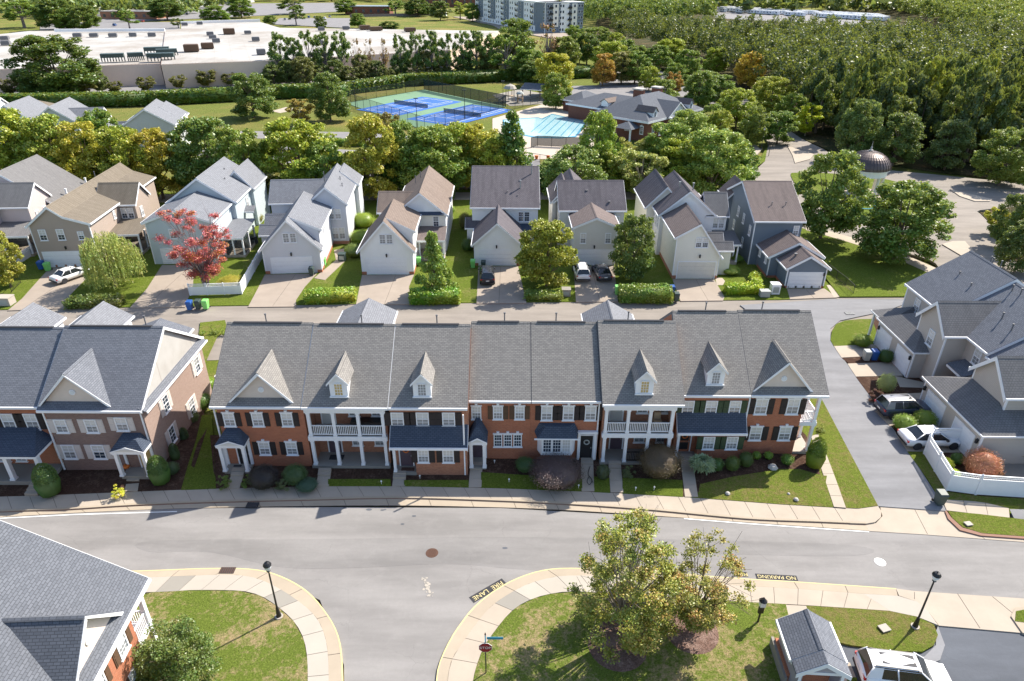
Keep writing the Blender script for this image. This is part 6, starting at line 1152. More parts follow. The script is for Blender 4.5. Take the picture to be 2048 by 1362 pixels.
for (px, py, w, h, c, k, l) in ((102, 985, 56, 2.6, (.04, .085, .03), 'cone', 'dark pear shaped shrub left of the rose brick house'), (323, 962, 50, 2.3, (.035, .08, .025), 'cone', 'dark pear shaped shrub at the right corner of the rose brick house'), (530, 968, 62, 1.5, (.02, .02, .03), 'round', 'near black bush in front of the corner portico house'), (592, 962, 50, 1.4, (.03, .07, .03), 'round', 'dark green bush right of the near black one'),
                               (447, 972, 34, 1.0, (.07, .12, .03), 'twiggy', 'loose green shrub left of the portico path'), (495, 970, 30, .9, (.07, .12, .03), 'twiggy', 'loose green shrub right of the portico path'), (570, 975, 40, .6, (.07, .10, .06), 'twiggy', 'grey green low shrub at the walk'), (615, 975, 44, .6, (.03, .07, .06), 'round', 'blue green low spreading bush at the walk'),
                               (1112, 958, 112, 1.7, (.05, .04, .055), 'round', 'wide purple black bush under the bay window'), (1050, 938, 40, 1.0, (.03, .075, .03), 'round', 'small green bush left of the purple black one'), (1317, 942, 92, 2.3, (.06, .05, .04), 'round', 'large brown round bush in front of the white porch'), (1205, 955, 28, 1.2, (.03, .05, .03), 'round', 'dark bush between the two front walks'), (1258, 950, 34, .9, (.06, .09, .05), 'twiggy', 'low grey shrub at the iron railing'),
                               (1402, 944, 44, 1.2, (.13, .20, .15), 'fountain', 'blue green fountain grass beside the front walk'), (1432, 938, 28, 1.0, DG, 'round', 'dark bush right of the fountain grass'), (1463, 938, 30, 1.2, (.04, .07, .02), 'round', 'clipped ball bush, third from the fountain grass'), (1490, 930, 30, 1.2, (.035, .065, .02), 'round', 'clipped ball bush under the downspout'), (1512, 916, 18, .6, HG, 'round', 'tiny green bush under the corner house windows, left'),
                               (1536, 916, 18, .6, HG, 'round', 'tiny green bush under the corner house windows, right'), (1573, 926, 26, .8, (.06, .11, .02), 'round', 'small round bush at the corner of the brick house'), (1627, 930, 46, 2.6, (.05, .095, .015), 'cone', 'large egg shaped shrub by the side walk'), (382, 1010-30, 1, 1, DG, 'round', ''),
                               (352, 918, 24, 1.5, (.03, .06, .03), 'cone', 'pointed dark shrub second along the pink side wall'), (370, 880, 22, 1.2, (.03, .06, .03), 'cone', 'pointed dark shrub third along the pink side wall'), (385, 845, 30, 1.2, (.06, .09, .04), 'round', 'round bush fourth along the pink side wall'), (404, 815, 46, 1.5, (.05, .11, .025), 'round', 'green bush fifth along the pink side wall'), (418, 780, 38, 1.3, (.10, .18, .02), 'round', 'bright bush sixth along the pink side wall'),
                               (346, 945, 30, .9, (.03, .06, .03), 'round', 'low dark bush first along the pink side wall'), (405, 668, 20, 1.0, (.12, .18, .04), 'twiggy', 'small plant behind the gap between the rows, left'), (430, 668, 20, 1.1, (.10, .14, .04), 'twiggy', 'small plant behind the gap between the rows, middle'), (450, 668, 18, 1.0, (.12, .18, .04), 'twiggy', 'small plant behind the gap between the rows, right'), (237, 990, 32, .9, (.32, .36, .05), 'twiggy', 'yellow leaved plant at the steps of the rose brick house'),
                               (1722, 690, 36, 1.2, (.09, .14, .02), 'round', 'clipped bush on the rounded lawn by the taupe garages'), (1769, 722, 30, 1.3, (.03, .07, .02), 'round', 'dark clipped bush between the two garage drives'), (1769, 782, 36, 1.9, (.20, .25, .12), 'round', 'variegated pale shrub by the link road'), (1750, 800, 36, 1.2, (.07, .03, .04), 'twiggy', 'purple leaved shrub by the link road'), (1806, 858, 44, 1.4, (.10, .165, .03), 'round', 'left clipped bush between the two parked cars'), (1846, 850, 44, 1.4, (.11, .17, .03), 'round', 'right clipped bush between the two parked cars'),
                               (1958, 948, 70, 2.2, (.23, .11, .085), 'round', 'red brown feathery shrub behind the white fence'), (1866, 908, 14, .8, HG, 'round', 'small box bush at the fence corner'), (1872, 920, 22, .7, (.40, .36, .02), 'round', 'yellow flowering plant by the fence'), (1890, 935, 28, .9, (.28, .33, .04), 'round', 'lime shrub by the fence'), (1905, 957, 28, .8, (.20, .28, .04), 'round', 'bright green shrub in the fence corner'), (1912, 925, 26, .9, DG, 'round', 'dark shrub in front of the white gate'),
                               (1935, 968, 22, .7, (.2, .25, .08), 'twiggy', 'pale low plant along the fence, left'), (1982, 975, 30, .6, (.24, .28, .07), 'twiggy', 'pale low plant along the fence, right'), (2022, 905, 34, 1.2, DG, 'round', 'dark bush against the wall behind the patio table'), (1905, 738, 44, 1.0, (.02, .035, .03), 'round', 'black green bush in the shaded court'), (1848, 733, 14, .6, DG, 'round', 'small bush at the garage corner board'), (1640, 862, 22, .8, (.12, .16, .05), 'twiggy', 'small plant by the side porch column')):
    if l: shrub(px, py, w, h, c, l, kind=k, z=.3 if py > 900 and px < 1640 else .13)
# long hedges by the warehouse (each a thing)
for a, b, l in (((-60, 216), (300, 208), 'long dark hedge in front of the warehouse, left stretch'), ((300, 208), (560, 194), 'long dark hedge in front of the warehouse, middle stretch'), ((545, 194), (700, 190), 'hedge behind the oval field tree'), ((680, 190), (800, 172), 'hedge rising behind the tennis courts'), ((800, 170), (1045, 158), 'hedge behind the playground'), ((1140, 155), (1182, 152), 'short dark hedge by the club car park')):
    hedge(a, b, l, 3.2, 4.5, z=0, col=(.045, .085, .018), n=8, size=.6)
hedge((655, 289), (728, 291), 'low hedge along the car park', 1.2, 2.2, z=.05, col=(.06, .12, .02), n=20, size=.3)
hedge((1320, 345), (1360, 345), 'dark hedge under the large bright tree', 1.2, 2, z=.05, col=(.05, .09, .02), n=20, size=.3)
# ---- special trees
def limbtree(name, label, g, h, w, seed, col, nl, size, form='vase', barkm='bark', cat='tree', base=.18, nb=46, br=(.07, .13), k=40, trunks=1, col2=None, shell=.3, tr=.02):
    rs = np.random.RandomState(seed); B = crown_blobs(rs, nb, form, .44, br); B = [(x*w, y*w, (base + z*(1-base))*h, rx*w, ry*w, rz*h*.8) for x, y, z, rx, ry, rz in B]
    o = empty(name, g, 0, label, cat); mb = MB()
    for i in range(trunks): a = 6.28*i/trunks; mb.tube((.12*(trunks > 1)*math.cos(a), .12*(trunks > 1)*math.sin(a), -.1), (.4*(trunks > 1)*math.cos(a), .4*(trunks > 1)*math.sin(a), base*h*1.1), tr*h*.8, tr*h*.6, 8, False)
    if trunks == 1: mb.tube((0, 0, base*h*1.1), (.1, 0, h*.85), tr*h*.6, .02, 7, False)
    for b in B[:k]:
        t = Vector(b[:3]); s0 = Vector((t.x*.05, t.y*.05, base*h*.9 + (t.z-base*h)*rs.uniform(0, .3))); md = s0.lerp(t, .5) + Vector((0, 0, .03*h)); mb.tube(s0, md, tr*h*.32, tr*h*.2, 6, False); mb.tube(md, t, tr*h*.2, .012, 5, False)
        for _ in range(4): e = t + Vector(rs.normal(size=3))*w*.07 + Vector((0, 0, .02*h)); mb.tube(md.lerp(t, rs.uniform(.2, .9)), e, tr*h*.09, .008, 4, False)
    mb.build('trunk', M[barkm], o)
    C = blob_points(B, nl, rs, shell); cr = inst('crown', quad_mesh('crown', C, size, M['leaf_sunny'], seed), o); cr.color = tuple(col) + (1,)
    if col2: C = blob_points(B[::4], nl//6, rs, shell); c2 = inst('crown_accent', quad_mesh('crown_accent', C, size, M['leaf_sunny'], seed+1), o); c2.color = tuple(col2) + (1,)
    return o
limbtree('tree', 'near left yellow green tree with a dense tall crown beside the curved walk', G(1243, 1262, .12), 8.6, 7.0, 5, (.125, .155, .035), 36000, .095, base=.06, nb=120, br=(.07, .13), k=60, barkm='bark_light', col2=(.20, .17, .06), shell=.1, form='oval')
limbtree('tree', 'near right thinner tree with open branches and a mulch ring', G(1383, 1258, .14), 6.7, 6.3, 9, (.135, .15, .04), 19000, .09, base=.14, nb=110, br=(.07, .12), k=60, col2=(.22, .16, .07), shell=.1, tr=.016)
limbtree('red_maple_tree', 'red leaved tree with grey trunks in front of the blue grey house', G(414, 578, .1), 10.4, 9.2, 4, (.22, .055, .085), 26000, .12, base=.12, nb=85, br=(.06, .12), k=60, barkm='bark_grey', trunks=3, col2=(.28, .11, .04), shell=.1)
# willow
rs = np.random.RandomState(8); wl_ = empty('willow_tree', G(232, 572, .08), 0, 'drooping willow beside the tan house garage', 'tree'); P = []; D = []
for i in range(330):
    a = rs.uniform(0, 6.28); r = (3.1 + .5*math.sin(a*3))*math.sqrt(rs.uniform(.02, 1)); zt = 6.6 - .22*r*r*.9 + rs.uniform(-.4, .3); L = zt - rs.uniform(.5, 2.2); n = int(L/.085)
    for j in range(n): t = j/n; P.append((math.cos(a)*(r + .35*t), math.sin(a)*(r + .35*t), zt - L*t + rs.normal()*.03)); D.append((math.cos(a)*.15, math.sin(a)*.15, -1))
c = inst('crown', quad_mesh('crown', np.array(P) + rs.normal(size=(len(P), 3))*.05, .085, M['leaf_sunny'], 4, up=-.2, elong=3.6, droop=np.array(D)), wl_); c.color = (.15, .20, .07, 1)
mb = MB().tube((0, 0, -.1), (0, 0, 3), .22, .16)
for i in range(9): a = i*.7; mb.tube((0, 0, 2.4+.1*i), (2.4*math.cos(a), 2.4*math.sin(a), 5.6), .08, .02, 6)
mb.build('trunk', M['bark'], wl_)
limbtree('tree', 'bushy dark green tree beside the near left corner house', G(372, 1375, .12), 4.6, 4.4, 12, (.05, .085, .022), 30000, .08, base=.03, nb=70, br=(.13, .22), k=14, shell=.5, form='round')
# ================================================================ cars, bins, street furniture
CARS = {}
def car_meshes(kind, L, Wd, H):
    key = (kind, L, Wd, H)
    if key in CARS: return CARS[key]
    hl = L/2; hood = .98 if kind == 'suv' else .84; belt = hood + .06
    def loft(st, name_m, closed=True):
        mb = MB(); vs = []; n = len(st[0])
        for s in st: vs += s
        fs = [(k*n+i, k*n+(i+1) % n, (k+1)*n+(i+1) % n, (k+1)*n+i) for k in range(len(st)-1) for i in range(n)]
        fs += [tuple(range(n-1, -1, -1)), tuple((len(st)-1)*n+i for i in range(n))]; return mb.add(vs, fs)
    def sec(x, w, zt, zb=.28):   # closed ring seen from the front
        w2 = w/2; return [(x, -w2*.9, zb), (x, w2*.9, zb), (x, w2, zb+.2), (x, w2*1.0, zt*.72), (x, w2*.95, zt*.93), (x, w2*.78, zt), (x, 0, zt+.03), (x, -w2*.78, zt), (x, -w2*.95, zt*.93), (x, -w2, zt*.72), (x, -w2, zb+.2)]
    rear = belt + (.04 if kind == 'sedan' else .02)
    st = [sec(-hl, Wd*.80, rear*.82, .4), sec(-hl+.08, Wd*.92, rear*.96, .3), sec(-hl+.4, Wd, rear), sec(-hl*.3, Wd, belt), sec(.1*hl, Wd, belt), sec(hl*.42, Wd, hood), sec(hl*.75, Wd*.98, hood*.93), sec(hl*.93, Wd*.90, hood*.80, .3), sec(hl, Wd*.72, hood*.62, .38)]
    body = loft(st, '').mesh('body', M['white'], True); body.materials.clear()
    if kind == 'suv': xr0, xr1, xt0, xt1 = -hl+.12, hl*.50, -hl+.42, hl*.18
    else: xr0, xr1, xt0, xt1 = -hl*.74, hl*.48, -hl*.42, hl*.14
    wb, wt, zb_, zt_ = Wd*.90, Wd*.66, belt-.03, H-.05
    g = MB().add([(xr0, -wb/2, zb_), (xr1, -wb/2, zb_), (xr1, wb/2, zb_), (xr0, wb/2, zb_), (xt0, -wt/2, zt_), (xt1, -wt/2, zt_), (xt1, wt/2, zt_), (xt0, wt/2, zt_)], [(3,2,1,0), (4,5,6,7), (0,1,5,4), (1,2,6,5), (2,3,7,6), (3,0,4,7)]).mesh('cabin_glass', M['glass_car'])
    r = MB(); e = .03; xs = (xt0-.06, xt0+.25, (xt0+xt1)/2, xt1-.2, xt1+.05); vs = []
    for i, x in enumerate(xs):
        z = zt_ + (.0, .045, .06, .045, .0)[i]
        vs += [(x, -wt/2-e, zt_-.05), (x, -wt/2*.8, z+.01), (x, 0, z+.03), (x, wt/2*.8, z+.01), (x, wt/2+e, zt_-.05)]
    r.add(vs, [(k*5+i, (k+1)*5+i, (k+1)*5+i+1, k*5+i+1) for k in range(4) for i in range(4)])
    for sy in (-1, 1):
        for (xa, za, ya), (xb, zb2, yb) in (((xr0, zb_, wb/2), (xt0, zt_, wt/2)), ((xr1, zb_, wb/2), (xt1, zt_, wt/2)), (((xr0+xr1)/2-.1, zb_, wb/2), ((xt0+xt1)/2, zt_, wt/2))): r.bar((xa, sy*(ya+.005), za), (xb, sy*(yb+.012), zb2), .07, .05)
        if kind == 'suv': r.add([(xr0, sy*(wb/2+.01), zb_), (xr0+.75, sy*(wb/2+.01), zb_), (xt0+.5, sy*(wt/2+.014), zt_), (xt0, sy*(wt/2+.014), zt_)], [(0,1,2,3)])
    roof = r.mesh('car_roof', M['white'], True); roof.materials.clear()
    wr = .34 if kind == 'suv' else .31; ty = MB().tube((0, -.1, 0), (0, .1, 0), wr, n=18).mesh('wheel', M['tyre']); rm = MB().tube((0, -.112, 0), (0, .112, 0), wr*.6, n=12).mesh('rim', M['rim'])
    sp = MB()
    for i in range(5): a = i*1.257; sp.bar((0, -.118, 0), (wr*.55*math.cos(a), -.118, wr*.55*math.sin(a)), .03, .05)
    ar = MB().tube((0, -.02, 0), (0, .02, 0), wr*1.16, n=18).mesh('wheel_arch', M['cap_dark'])
    tl = MB().box(-.05, .06, -.16, .16, -.08, .08).mesh('tail_light', M['red_lens']); hd = MB().box(-.1, .05, -.17, .17, -.06, .06).mesh('headlight', M['glass_attic']); pl = MB().box(-.01, .01, -.2, .2, -.06, .06).mesh('number_plate', M['paint_white'])
    bp = (MB().box(-hl-.03, -hl+.2, -Wd*.42, Wd*.42, .38, .52).mesh('bumper', M['cap_dark']), MB().box(hl-.25, hl+.02, -Wd*.36, Wd*.36, .34, .46).mesh('bumper', M['cap_dark'])); mi = MB().box(-.08, .08, -.1, .1, -.06, .07).mesh('mirror', M['cap_dark'])
    rl = MB().bar((xt0+.1, -wt/2+.08, H), (xt1-.1, -wt/2+.08, H), .04).bar((xt0+.1, wt/2-.08, H), (xt1-.1, wt/2-.08, H), .04).mesh('roof_rail', M['metal_black']); sr = MB().box(xt0+.5 if kind == 'suv' else xt1-.6, xt1-.15, -.36, .36, H+.005, H+.022).mesh('sunroof', M['glass_car'])
    CARS[key] = (body, g, roof, ty, rm, ar, tl, hd, pl, bp, mi, rl, sr, wr, hl, hood, belt); return CARS[key]
def car(kind, loc, rz, paint, label, L=None, roofpaint=None, sunroof=False, full=True, name='parked_car', group=None):
    L = L or (4.55 if kind == 'suv' else 4.65); Wd = 1.84; H = 1.66 if kind == 'suv' else 1.42
    body, g, roof, ty, rm, ar, tl, hd, pl, bp, mi, rl, sr, wr, hl, hood, belt = car_meshes(kind, L, Wd, H)
    r = empty(name, loc, rz, label, 'car', group)
    def P(n, me, l=(0,0,0), par=None, paint=None, rot=0):
        if paint: me = PM.setdefault((me.name, paint), None) or _pm(me, paint)
        return inst(n, me, par or r, l, rot)
    P('body', body, paint=paint); P('cabin_glass', g); ro = P('car_roof', roof, paint=roofpaint or paint)
    if not full: return r
    for sx in (-.62, .64):
        for sy in (-1, 1):
            w = P('wheel', ty, (hl*sx, sy*(Wd/2-.12), wr)); P('rim', rm, par=w); P('wheel_arch', ar, (hl*sx, sy*(Wd/2-.012), wr+.03))
    for sy in (-1, 1): P('tail_light', tl, (-hl+.07, sy*Wd*.38, belt*.82)); P('headlight', hd, (hl-.22, sy*Wd*.33, hood*.76)); P('mirror', mi, (hl*.34, sy*(Wd/2+.06), belt+.02))
    P('number_plate', pl, (-hl-.035, 0, .72)); P('bumper', bp[0]); P('bumper', bp[1])
    if kind == 'suv': P('roof_rail', rl, par=ro)
    if sunroof: P('sunroof', sr, par=ro)
    return r
PM = {}
def _pm(me, paint): m2 = me.copy(); m2.materials.clear(); m2.materials.append(M[paint]); PM[(me.name, paint)] = m2; return m2
car('sedan', G(145, 556, .1), R(62), 'car_white', 'white sporty car on the tan house drive', sunroof=True)
car('suv', G(974, 558, .1), R(94), 'car_black', 'black car with roof rails on the drive of the plum roofed house', sunroof=True); car('suv', G(1162, 551, .1), R(92), 'car_white', 'white car with roof rails at the greige garage, left of the pair'); car('sedan', G(1203, 551, .1), R(96), 'car_charcoal', 'dark grey saloon at the greige garage, right of the pair', sunroof=True)
car('suv', G(1804, 826, .13), R(4), 'car_navy', 'dark blue car with pale roof by the taupe double garage', roofpaint='car_silver', sunroof=True); car('sedan', G(1856, 886, .13), R(1), 'car_white', 'white saloon beside the white fence')
car('suv', G(1802, 1362, .0), R(-8), 'car_white', 'white car with black rear window in the lower right corner', L=4.75, sunroof=True); car('suv', G(1120, 362, .1), R(8), 'car_black', 'black car on the tree street beside the greige house')
def bin_(px, py, m, label, rz=0., z=.12, lid=None):
    r = empty('wheelie_bin', G(px, py, z), rz, label, 'bin')
    MB().add([(-.24,-.26,.05),(.24,-.26,.05),(.24,.26,.05),(-.24,.26,.05),(-.3,-.34,.95),(.3,-.34,.95),(.3,.34,.95),(-.3,.34,.95)], [(3,2,1,0),(4,5,6,7),(0,1,5,4),(1,2,6,5),(2,3,7,6),(3,0,4,7)]).build('bin_body', M[m], r)
    MB().add([(-.32,-.37,.953),(.32,-.37,.953),(.32,.36,.953),(-.32,.36,.953),(-.26,-.3,1.06),(.26,-.3,1.06),(.28,.33,1.09),(-.28,.33,1.09)], [(3,2,1,0),(4,5,6,7),(0,1,5,4),(1,2,6,5),(2,3,7,6),(3,0,4,7)]).build('lid', M[lid or m], r)
    MB().tube((-.3, .37, .98), (.3, .37, .98), .03).build('handle', M['cap_dark'], r)
    for sx in (-1, 1): MB().tube((sx*.27, .3, .1), (sx*.33, .3, .1), .1, n=10).build('wheel', M['tyre'], r)
for a in ((97, 541, 'bin_green', 'green wheelie bin at the left corner of the tan house'), (84, 538, 'bin_blue', 'blue wheelie bin in the shade left of the tan house'), (381, 619, 'bin_blue', 'blue wheelie bin at the alley kerb'), (398, 617, 'bin_dark', 'dark wheelie bin at the alley kerb between blue and green'), (413, 617, 'bin_green', 'green wheelie bin at the alley kerb'),
          (624, 550, 'bin_dark', 'dark green bin at the right edge of the pale grey garage door'), (641, 541, 'bin_blue', 'blue bin beside the sunlit side wall'), (648, 531, 'bin_green', 'green bin behind the blue one at the sunlit wall'), (946, 535, 'bin_green', 'green bin left of the low garage gable'), (967, 537, 'bin_dark', 'dark bin in front of the low garage door'),
          (1234, 588, 'bin_green', 'green bin at the left end of the tall hedge'), (1244, 597, 'bin_blue', 'dark blue bin at the left end of the tall hedge'), (1343, 588, 'bin_blue', 'blue bin squeezed behind the right end of the tall hedge'), (1352, 602, 'bin_dark', 'open dark bin on the cream house drive'), (1731, 720, 'bin_grey', 'pale grey bin between the two taupe garage drives'), (1746, 719, 'bin_blue', 'blue bin between the two taupe garage drives'), (838, 529, 'bin_green', 'green bin behind the young tree with red tips'),
          (1877, 1007, 'bin_dark', 'small dark bin at the corner of link road and street')): bin_(*a)
def lamp(px, py, h, label, rz=0.):
    r = empty('street_lamp', G(px, py, .13), rz, label, 'street lamp'); MB().lathe([(.24, -.1), (.24, .06)], 12).build('footing', M['walk_new'], r)
    MB().lathe([(.16, .06), (.13, .25), (.09, .75), (.075, .8)], 10).tube((0, 0, .8), (0, 0, h-.7), .06, .045, 10).lathe([(.05, h-.72), (.12, h-.66), (.05, h-.6)], 10).build('post', M['metal_black'], r)
    MB().lathe([(.09, h-.6), (.19, h-.4), (.21, h-.25)], 12).build('globe', M['glass_attic'], r); MB().lathe([(.23, h-.25), (.24, h-.18), (.15, h-.04), (.03, h), (.02, h+.1)], 12).build('cap', M['metal_black'], r)
lamp(558, 1233, 4.45, 'black street lamp on the left corner lawn'); lamp(1830, 1253, 4.45, 'black street lamp by the parking court on the right')
lamp(1522, 298, 4.6, 'black street lamp beside the avenue path'); lamp(1162, 420, 4.2, 'black street lamp in the gap left of the greige house'); lamp(1602, 610-0, 0.001, '') if False else None
r = empty('post_lantern', G(1516, 1243, .13), 0, 'short black post with lantern and little sign at the shelter path', 'lantern'); MB().tube((0, 0, 0), (0, 0, 1.35), .06).build('post', M['metal_black'], r); MB().box(-.15, .15, -.15, .15, 1.35, 1.75).build('lantern_box', M['glass_attic'], r); MB().lathe([(.25, 1.75), (.08, 1.95), (.02, 2.05)], 8).build('cap', M['metal_black'], r); MB().box(-.16, .16, -.05, .05, .75, 1.25).build('sign_plate', M['metal_black'], r)
r = empty('stop_sign', G(972, 1345, .13), 0, 'red STOP sign with street name blade at the curved walk', 'sign'); MB().tube((0, 0, 0), (0, 0, 3.1), .035).lathe([(.05, 3.1), (.01, 3.25)], 6).build('post', M['metal_black'], r)
oc = [(.36*math.cos(R(22.5+45*i)), -.05, 2.1+.36*math.sin(R(22.5+45*i))) for i in range(8)]; sg = MB().ext(oc, (0, .03, 0)).build('sign_face', M['sign_red'], r)
oc2 = [(.38*math.cos(R(22.5+45*i)), -.045, 2.1+.38*math.sin(R(22.5+45*i))) for i in range(8)]; MB().ext(oc2, (0, .02, 0)).build('sign_border', M['paint_white'], r); text('lettering', 'STOP', .25, (0, -.056, 2.1), 0, 'paint_white', sg, rx=R(90), ext=.003)
b_ = MB().box(.08, .95, -.012, .012, 2.72, 2.9).build('name_blade', M['sign_blue'], r); MB().box(-.012, .012, -.45, .1, 2.92, 3.08).build('name_blade', M['sign_blue'], r)
r = empty('yield_sign', G(1537, 312, .1), 0, 'dark triangular sign on a post beside the avenue, seen from behind', 'sign'); MB().tube((0, 0, 0), (0, 0, 2.2), .06).build('post', M['metal_black'], r); MB().ext([(-.5, 0, 2.9), (.5, 0, 2.9), (0, 0, 2.0)], (0, .04, 0)).build('sign_face', M['metal_black'], r)
def lawn_light(px, py): o = MB().tube((0, 0, 0), (0, 0, .25), .02, n=6).lathe([(.07, .25), (.05, .32), (.01, .34)], 8).build('path_light', M['paint_white'], None, G(px, py, .25)); return tag(o, 'small white path light on the lawn strip in front of the brick row', 'path light', 'small path lights along the brick row')
for p in ((989, 927), (1018, 964), (1138, 976), (1157, 976), (840, 957), (763, 968), (1271, 981), (1308, 980)): lawn_light(*p)
def boxy(name, px, py, w, d, h, m, label, cat, z=.1, rz=0.):
    o = empty(name, G(px, py, z), rz, label, cat); MB().box(-w/2, w/2, -d/2, d/2, 0, h).build('housing', M[m], o); MB().box(-w/2-.04, w/2+.04, -d/2-.04, d/2+.04, h, h+.07).build('lid', M[m], o); MB().box(-w*.35, w*.35, -d/2-.012, -d/2, h*.2, h*.8).build('panel', M['bin_grey'], o); return o
boxy('utility_box', 1132, 590, 1.0, .9, .8, 'walk_grey', 'beige utility box at the end of the low hedge', 'utility box'); boxy('utility_box', 14, 608, 1.5, 1.1, .9, 'walk_new', 'pale utility box at the left end of the alley', 'utility box'); boxy('utility_box', 1528, 592, 1.1, .8, .7, 'bin_grey', 'green grey utility box in front of the slate garage', 'utility box'); boxy('air_conditioner', 1548, 586, 1.0, .9, 1.2, 'white', 'white air conditioner beside the slate garage', 'air conditioner')
boxy('air_conditioner', 685, 520, .9, .9, .9, 'bin_dark', 'dark air conditioner unit beside the pale grey house', 'air conditioner'); boxy('air_conditioner', 508, 487, .9, .9, .9, 'cap_dark', 'dark air conditioner behind the white fence', 'air conditioner'); boxy('valve_cover', 1768, 1258, .5, .4, .05, 'walk_new', 'square valve cover on the right lawn', 'cover', .13, .3); boxy('valve_cover', 1936, 1049, .4, .3, .05, 'walk_new', 'small valve cover on the verge', 'cover', .14, .2)
p = empty('pumpkin', G(254, 936, .57), 0, 'orange pumpkin on the top step of the portico of the rose brick house', 'pumpkin'); MB().lathe([(.06, 0), (.2, .06), (.25, .18), (.18, .3), (.03, .31)], 14).build('flesh', M['pumpkin'], p); MB().tube((0, 0, .3), (.04, 0, .4), .03, n=6).build('stalk', M['bark'], p)
p = empty('garden_pot', G(252, 926, .57), 0, 'dark plant pot behind the pumpkin', 'pot'); MB().lathe([(.15, 0), (.24, .4), (.2, .4)], 12).build('pot', M['cap_dark'], p)
hs = MB(); pts_ = smooth_line([G(x, y, .22 + .015*i) for i, (x, y) in enumerate(((1180, 935), (1176, 950), (1184, 962), (1179, 971), (1174, 965), (1179, 955), (1186, 968)))], 6)
for a, b in zip(pts_, pts_[1:]): hs.tube(a + Vector((0, 0, .1)), b + Vector((0, 0, .1)), .025, n=5, cap=False)
tag(hs.build('garden_hose', M['metal_black']), 'black garden hose looped on the walk to the black door', 'hose')
# rocks on the corner lawn
for px, py, s in ((1545, 937, .4), (1455, 988, .2), (1592, 1000, .2), (1577, 988, .12)):
    o = MB().lathe([(.8*s, 0), (s, .3*s), (.6*s, .8*s), (.1*s, s)], 7).build('rock', M['stone'], None, G(px, py, .2), rnd.uniform(0, 6)); tag(o, {1545: 'flat rock at the tip of the mulch bed before the corner house', 1455: 'pale stone at the sidewalk edge, left end of the corner lawn', 1592: 'pale stone near the sidewalk below the corner house', 1577: 'smallest stone in the middle of the corner lawn'}[px], 'rock')
# fences
def vinyl_fence(label, pts, h=1.75, lattice=True, z=.1, step=2.3, group=None, name='vinyl_fence', mat='white'):
    P_ = [G(x, y, z) for x, y in pts]; r = empty(name, P_[0], 0, label, 'fence', group); o0 = P_[0]
    for a, b in zip(P_, P_[1:]):
        L = (b-a).length; n = max(1, round(L/step)); u = (b-a)/L
        for i in range(n):
            p = a + u*(L*i/n) - o0; q = a + u*(L*(i+1)/n) - o0; hz = Vector((0, 0, 1)); hp = h - .32 if lattice else h - .05
            MB().bar(p + hz*hp/2 + u*.07, q + hz*hp/2 - u*.07, .05, hp - .06).build('panel', M[mat], r); MB().bar(p + hz*(h-.02) + u*.07, q + hz*(h-.02) - u*.07, .08, .06).build('top_rail', M[mat], r)
            if lattice:
                m = MB(); k = max(2, int((q-p).length/.11))
                for j in range(1, k): c = p.lerp(q, j/k); m.bar(c + hz*hp, c + hz*(h-.05), .035)
                m.bar(p + hz*(h-.19), q + hz*(h-.19), .03, .03); lt = m.build('lattice', M[mat], r); lt['kind'] = 'stuff'
        for i in range(0 if a is P_[0] else 1, n+1): p = a + u*(L*i/n) - o0; MB().box(p.x-.07, p.x+.07, p.y-.07, p.y+.07, 0, h+.03).lathe([(.1, h+.03), (.02, h+.12)], 4, (p.x, p.y, 0)).build('post', M[mat], r)
vinyl_fence('white vinyl fence around the red maple garden', [(381, 591), (484, 588), (524, 517)], 1.45); vinyl_fence('white lattice topped fence around the patio at the lower right', [(1948, 893), (1856, 893), (1848, 908), (1892, 981), (1950, 989), (2060, 996), (2200, 1002)], 1.8, step=2.6)
vinyl_fence('white low fence beside the rose gable house', [(2, 552), (70, 508)], 1.3)
def bar_fence(label, pts, h, z=.1, step=2.4, mesh=None, cat='fence', name='iron_fence', rad=.03, mat='metal_black', grp=None):
    P_ = [G(x, y, z) for x, y in pts]; r = empty(name, P_[0], 0, label, cat, grp); o0 = P_[0]; hz = Vector((0, 0, 1))
    for a, b in zip(P_, P_[1:]):
        L = (b-a).length; n = max(1, round(L/step)); u = (b-a)/L
        for i in range(0 if a is P_[0] else 1, n+1): p = a + u*(L*i/n) - o0; MB().tube(p, p + hz*h, rad, n=6).build('post', M[mat], r)
        MB().bar(a-o0 + hz*h, b-o0 + hz*h, rad*1.4).bar(a-o0 + hz*.15, b-o0 + hz*.15, rad*1.2).build('rail', M[mat], r)
        if mesh: MB().add([a-o0 + hz*.1, b-o0 + hz*.1, b-o0 + hz*(h-.03), a-o0 + hz*(h-.03)], [(0,1,2,3)]).build('mesh_panel', M[mesh], r)
        else:
            m = MB(); k = int(L/.25)
            for j in range(k): c = a.lerp(b, j/k) - o0; m.bar(c + hz*.15, c + hz*h, .02)
            m.build('pickets', M[mat], r)['kind'] = 'stuff'
bar_fence('black iron fence on the shaded lawn right of the slate house', [(1655, 545), (1690, 572), (1706, 588)], 1.1); bar_fence('short dark fence beside the greige garage', [(1234, 548), (1228, 520)], 1.1); bar_fence('small gate like fence at the left end lawn', [(24, 585), (42, 566)], 1.0)
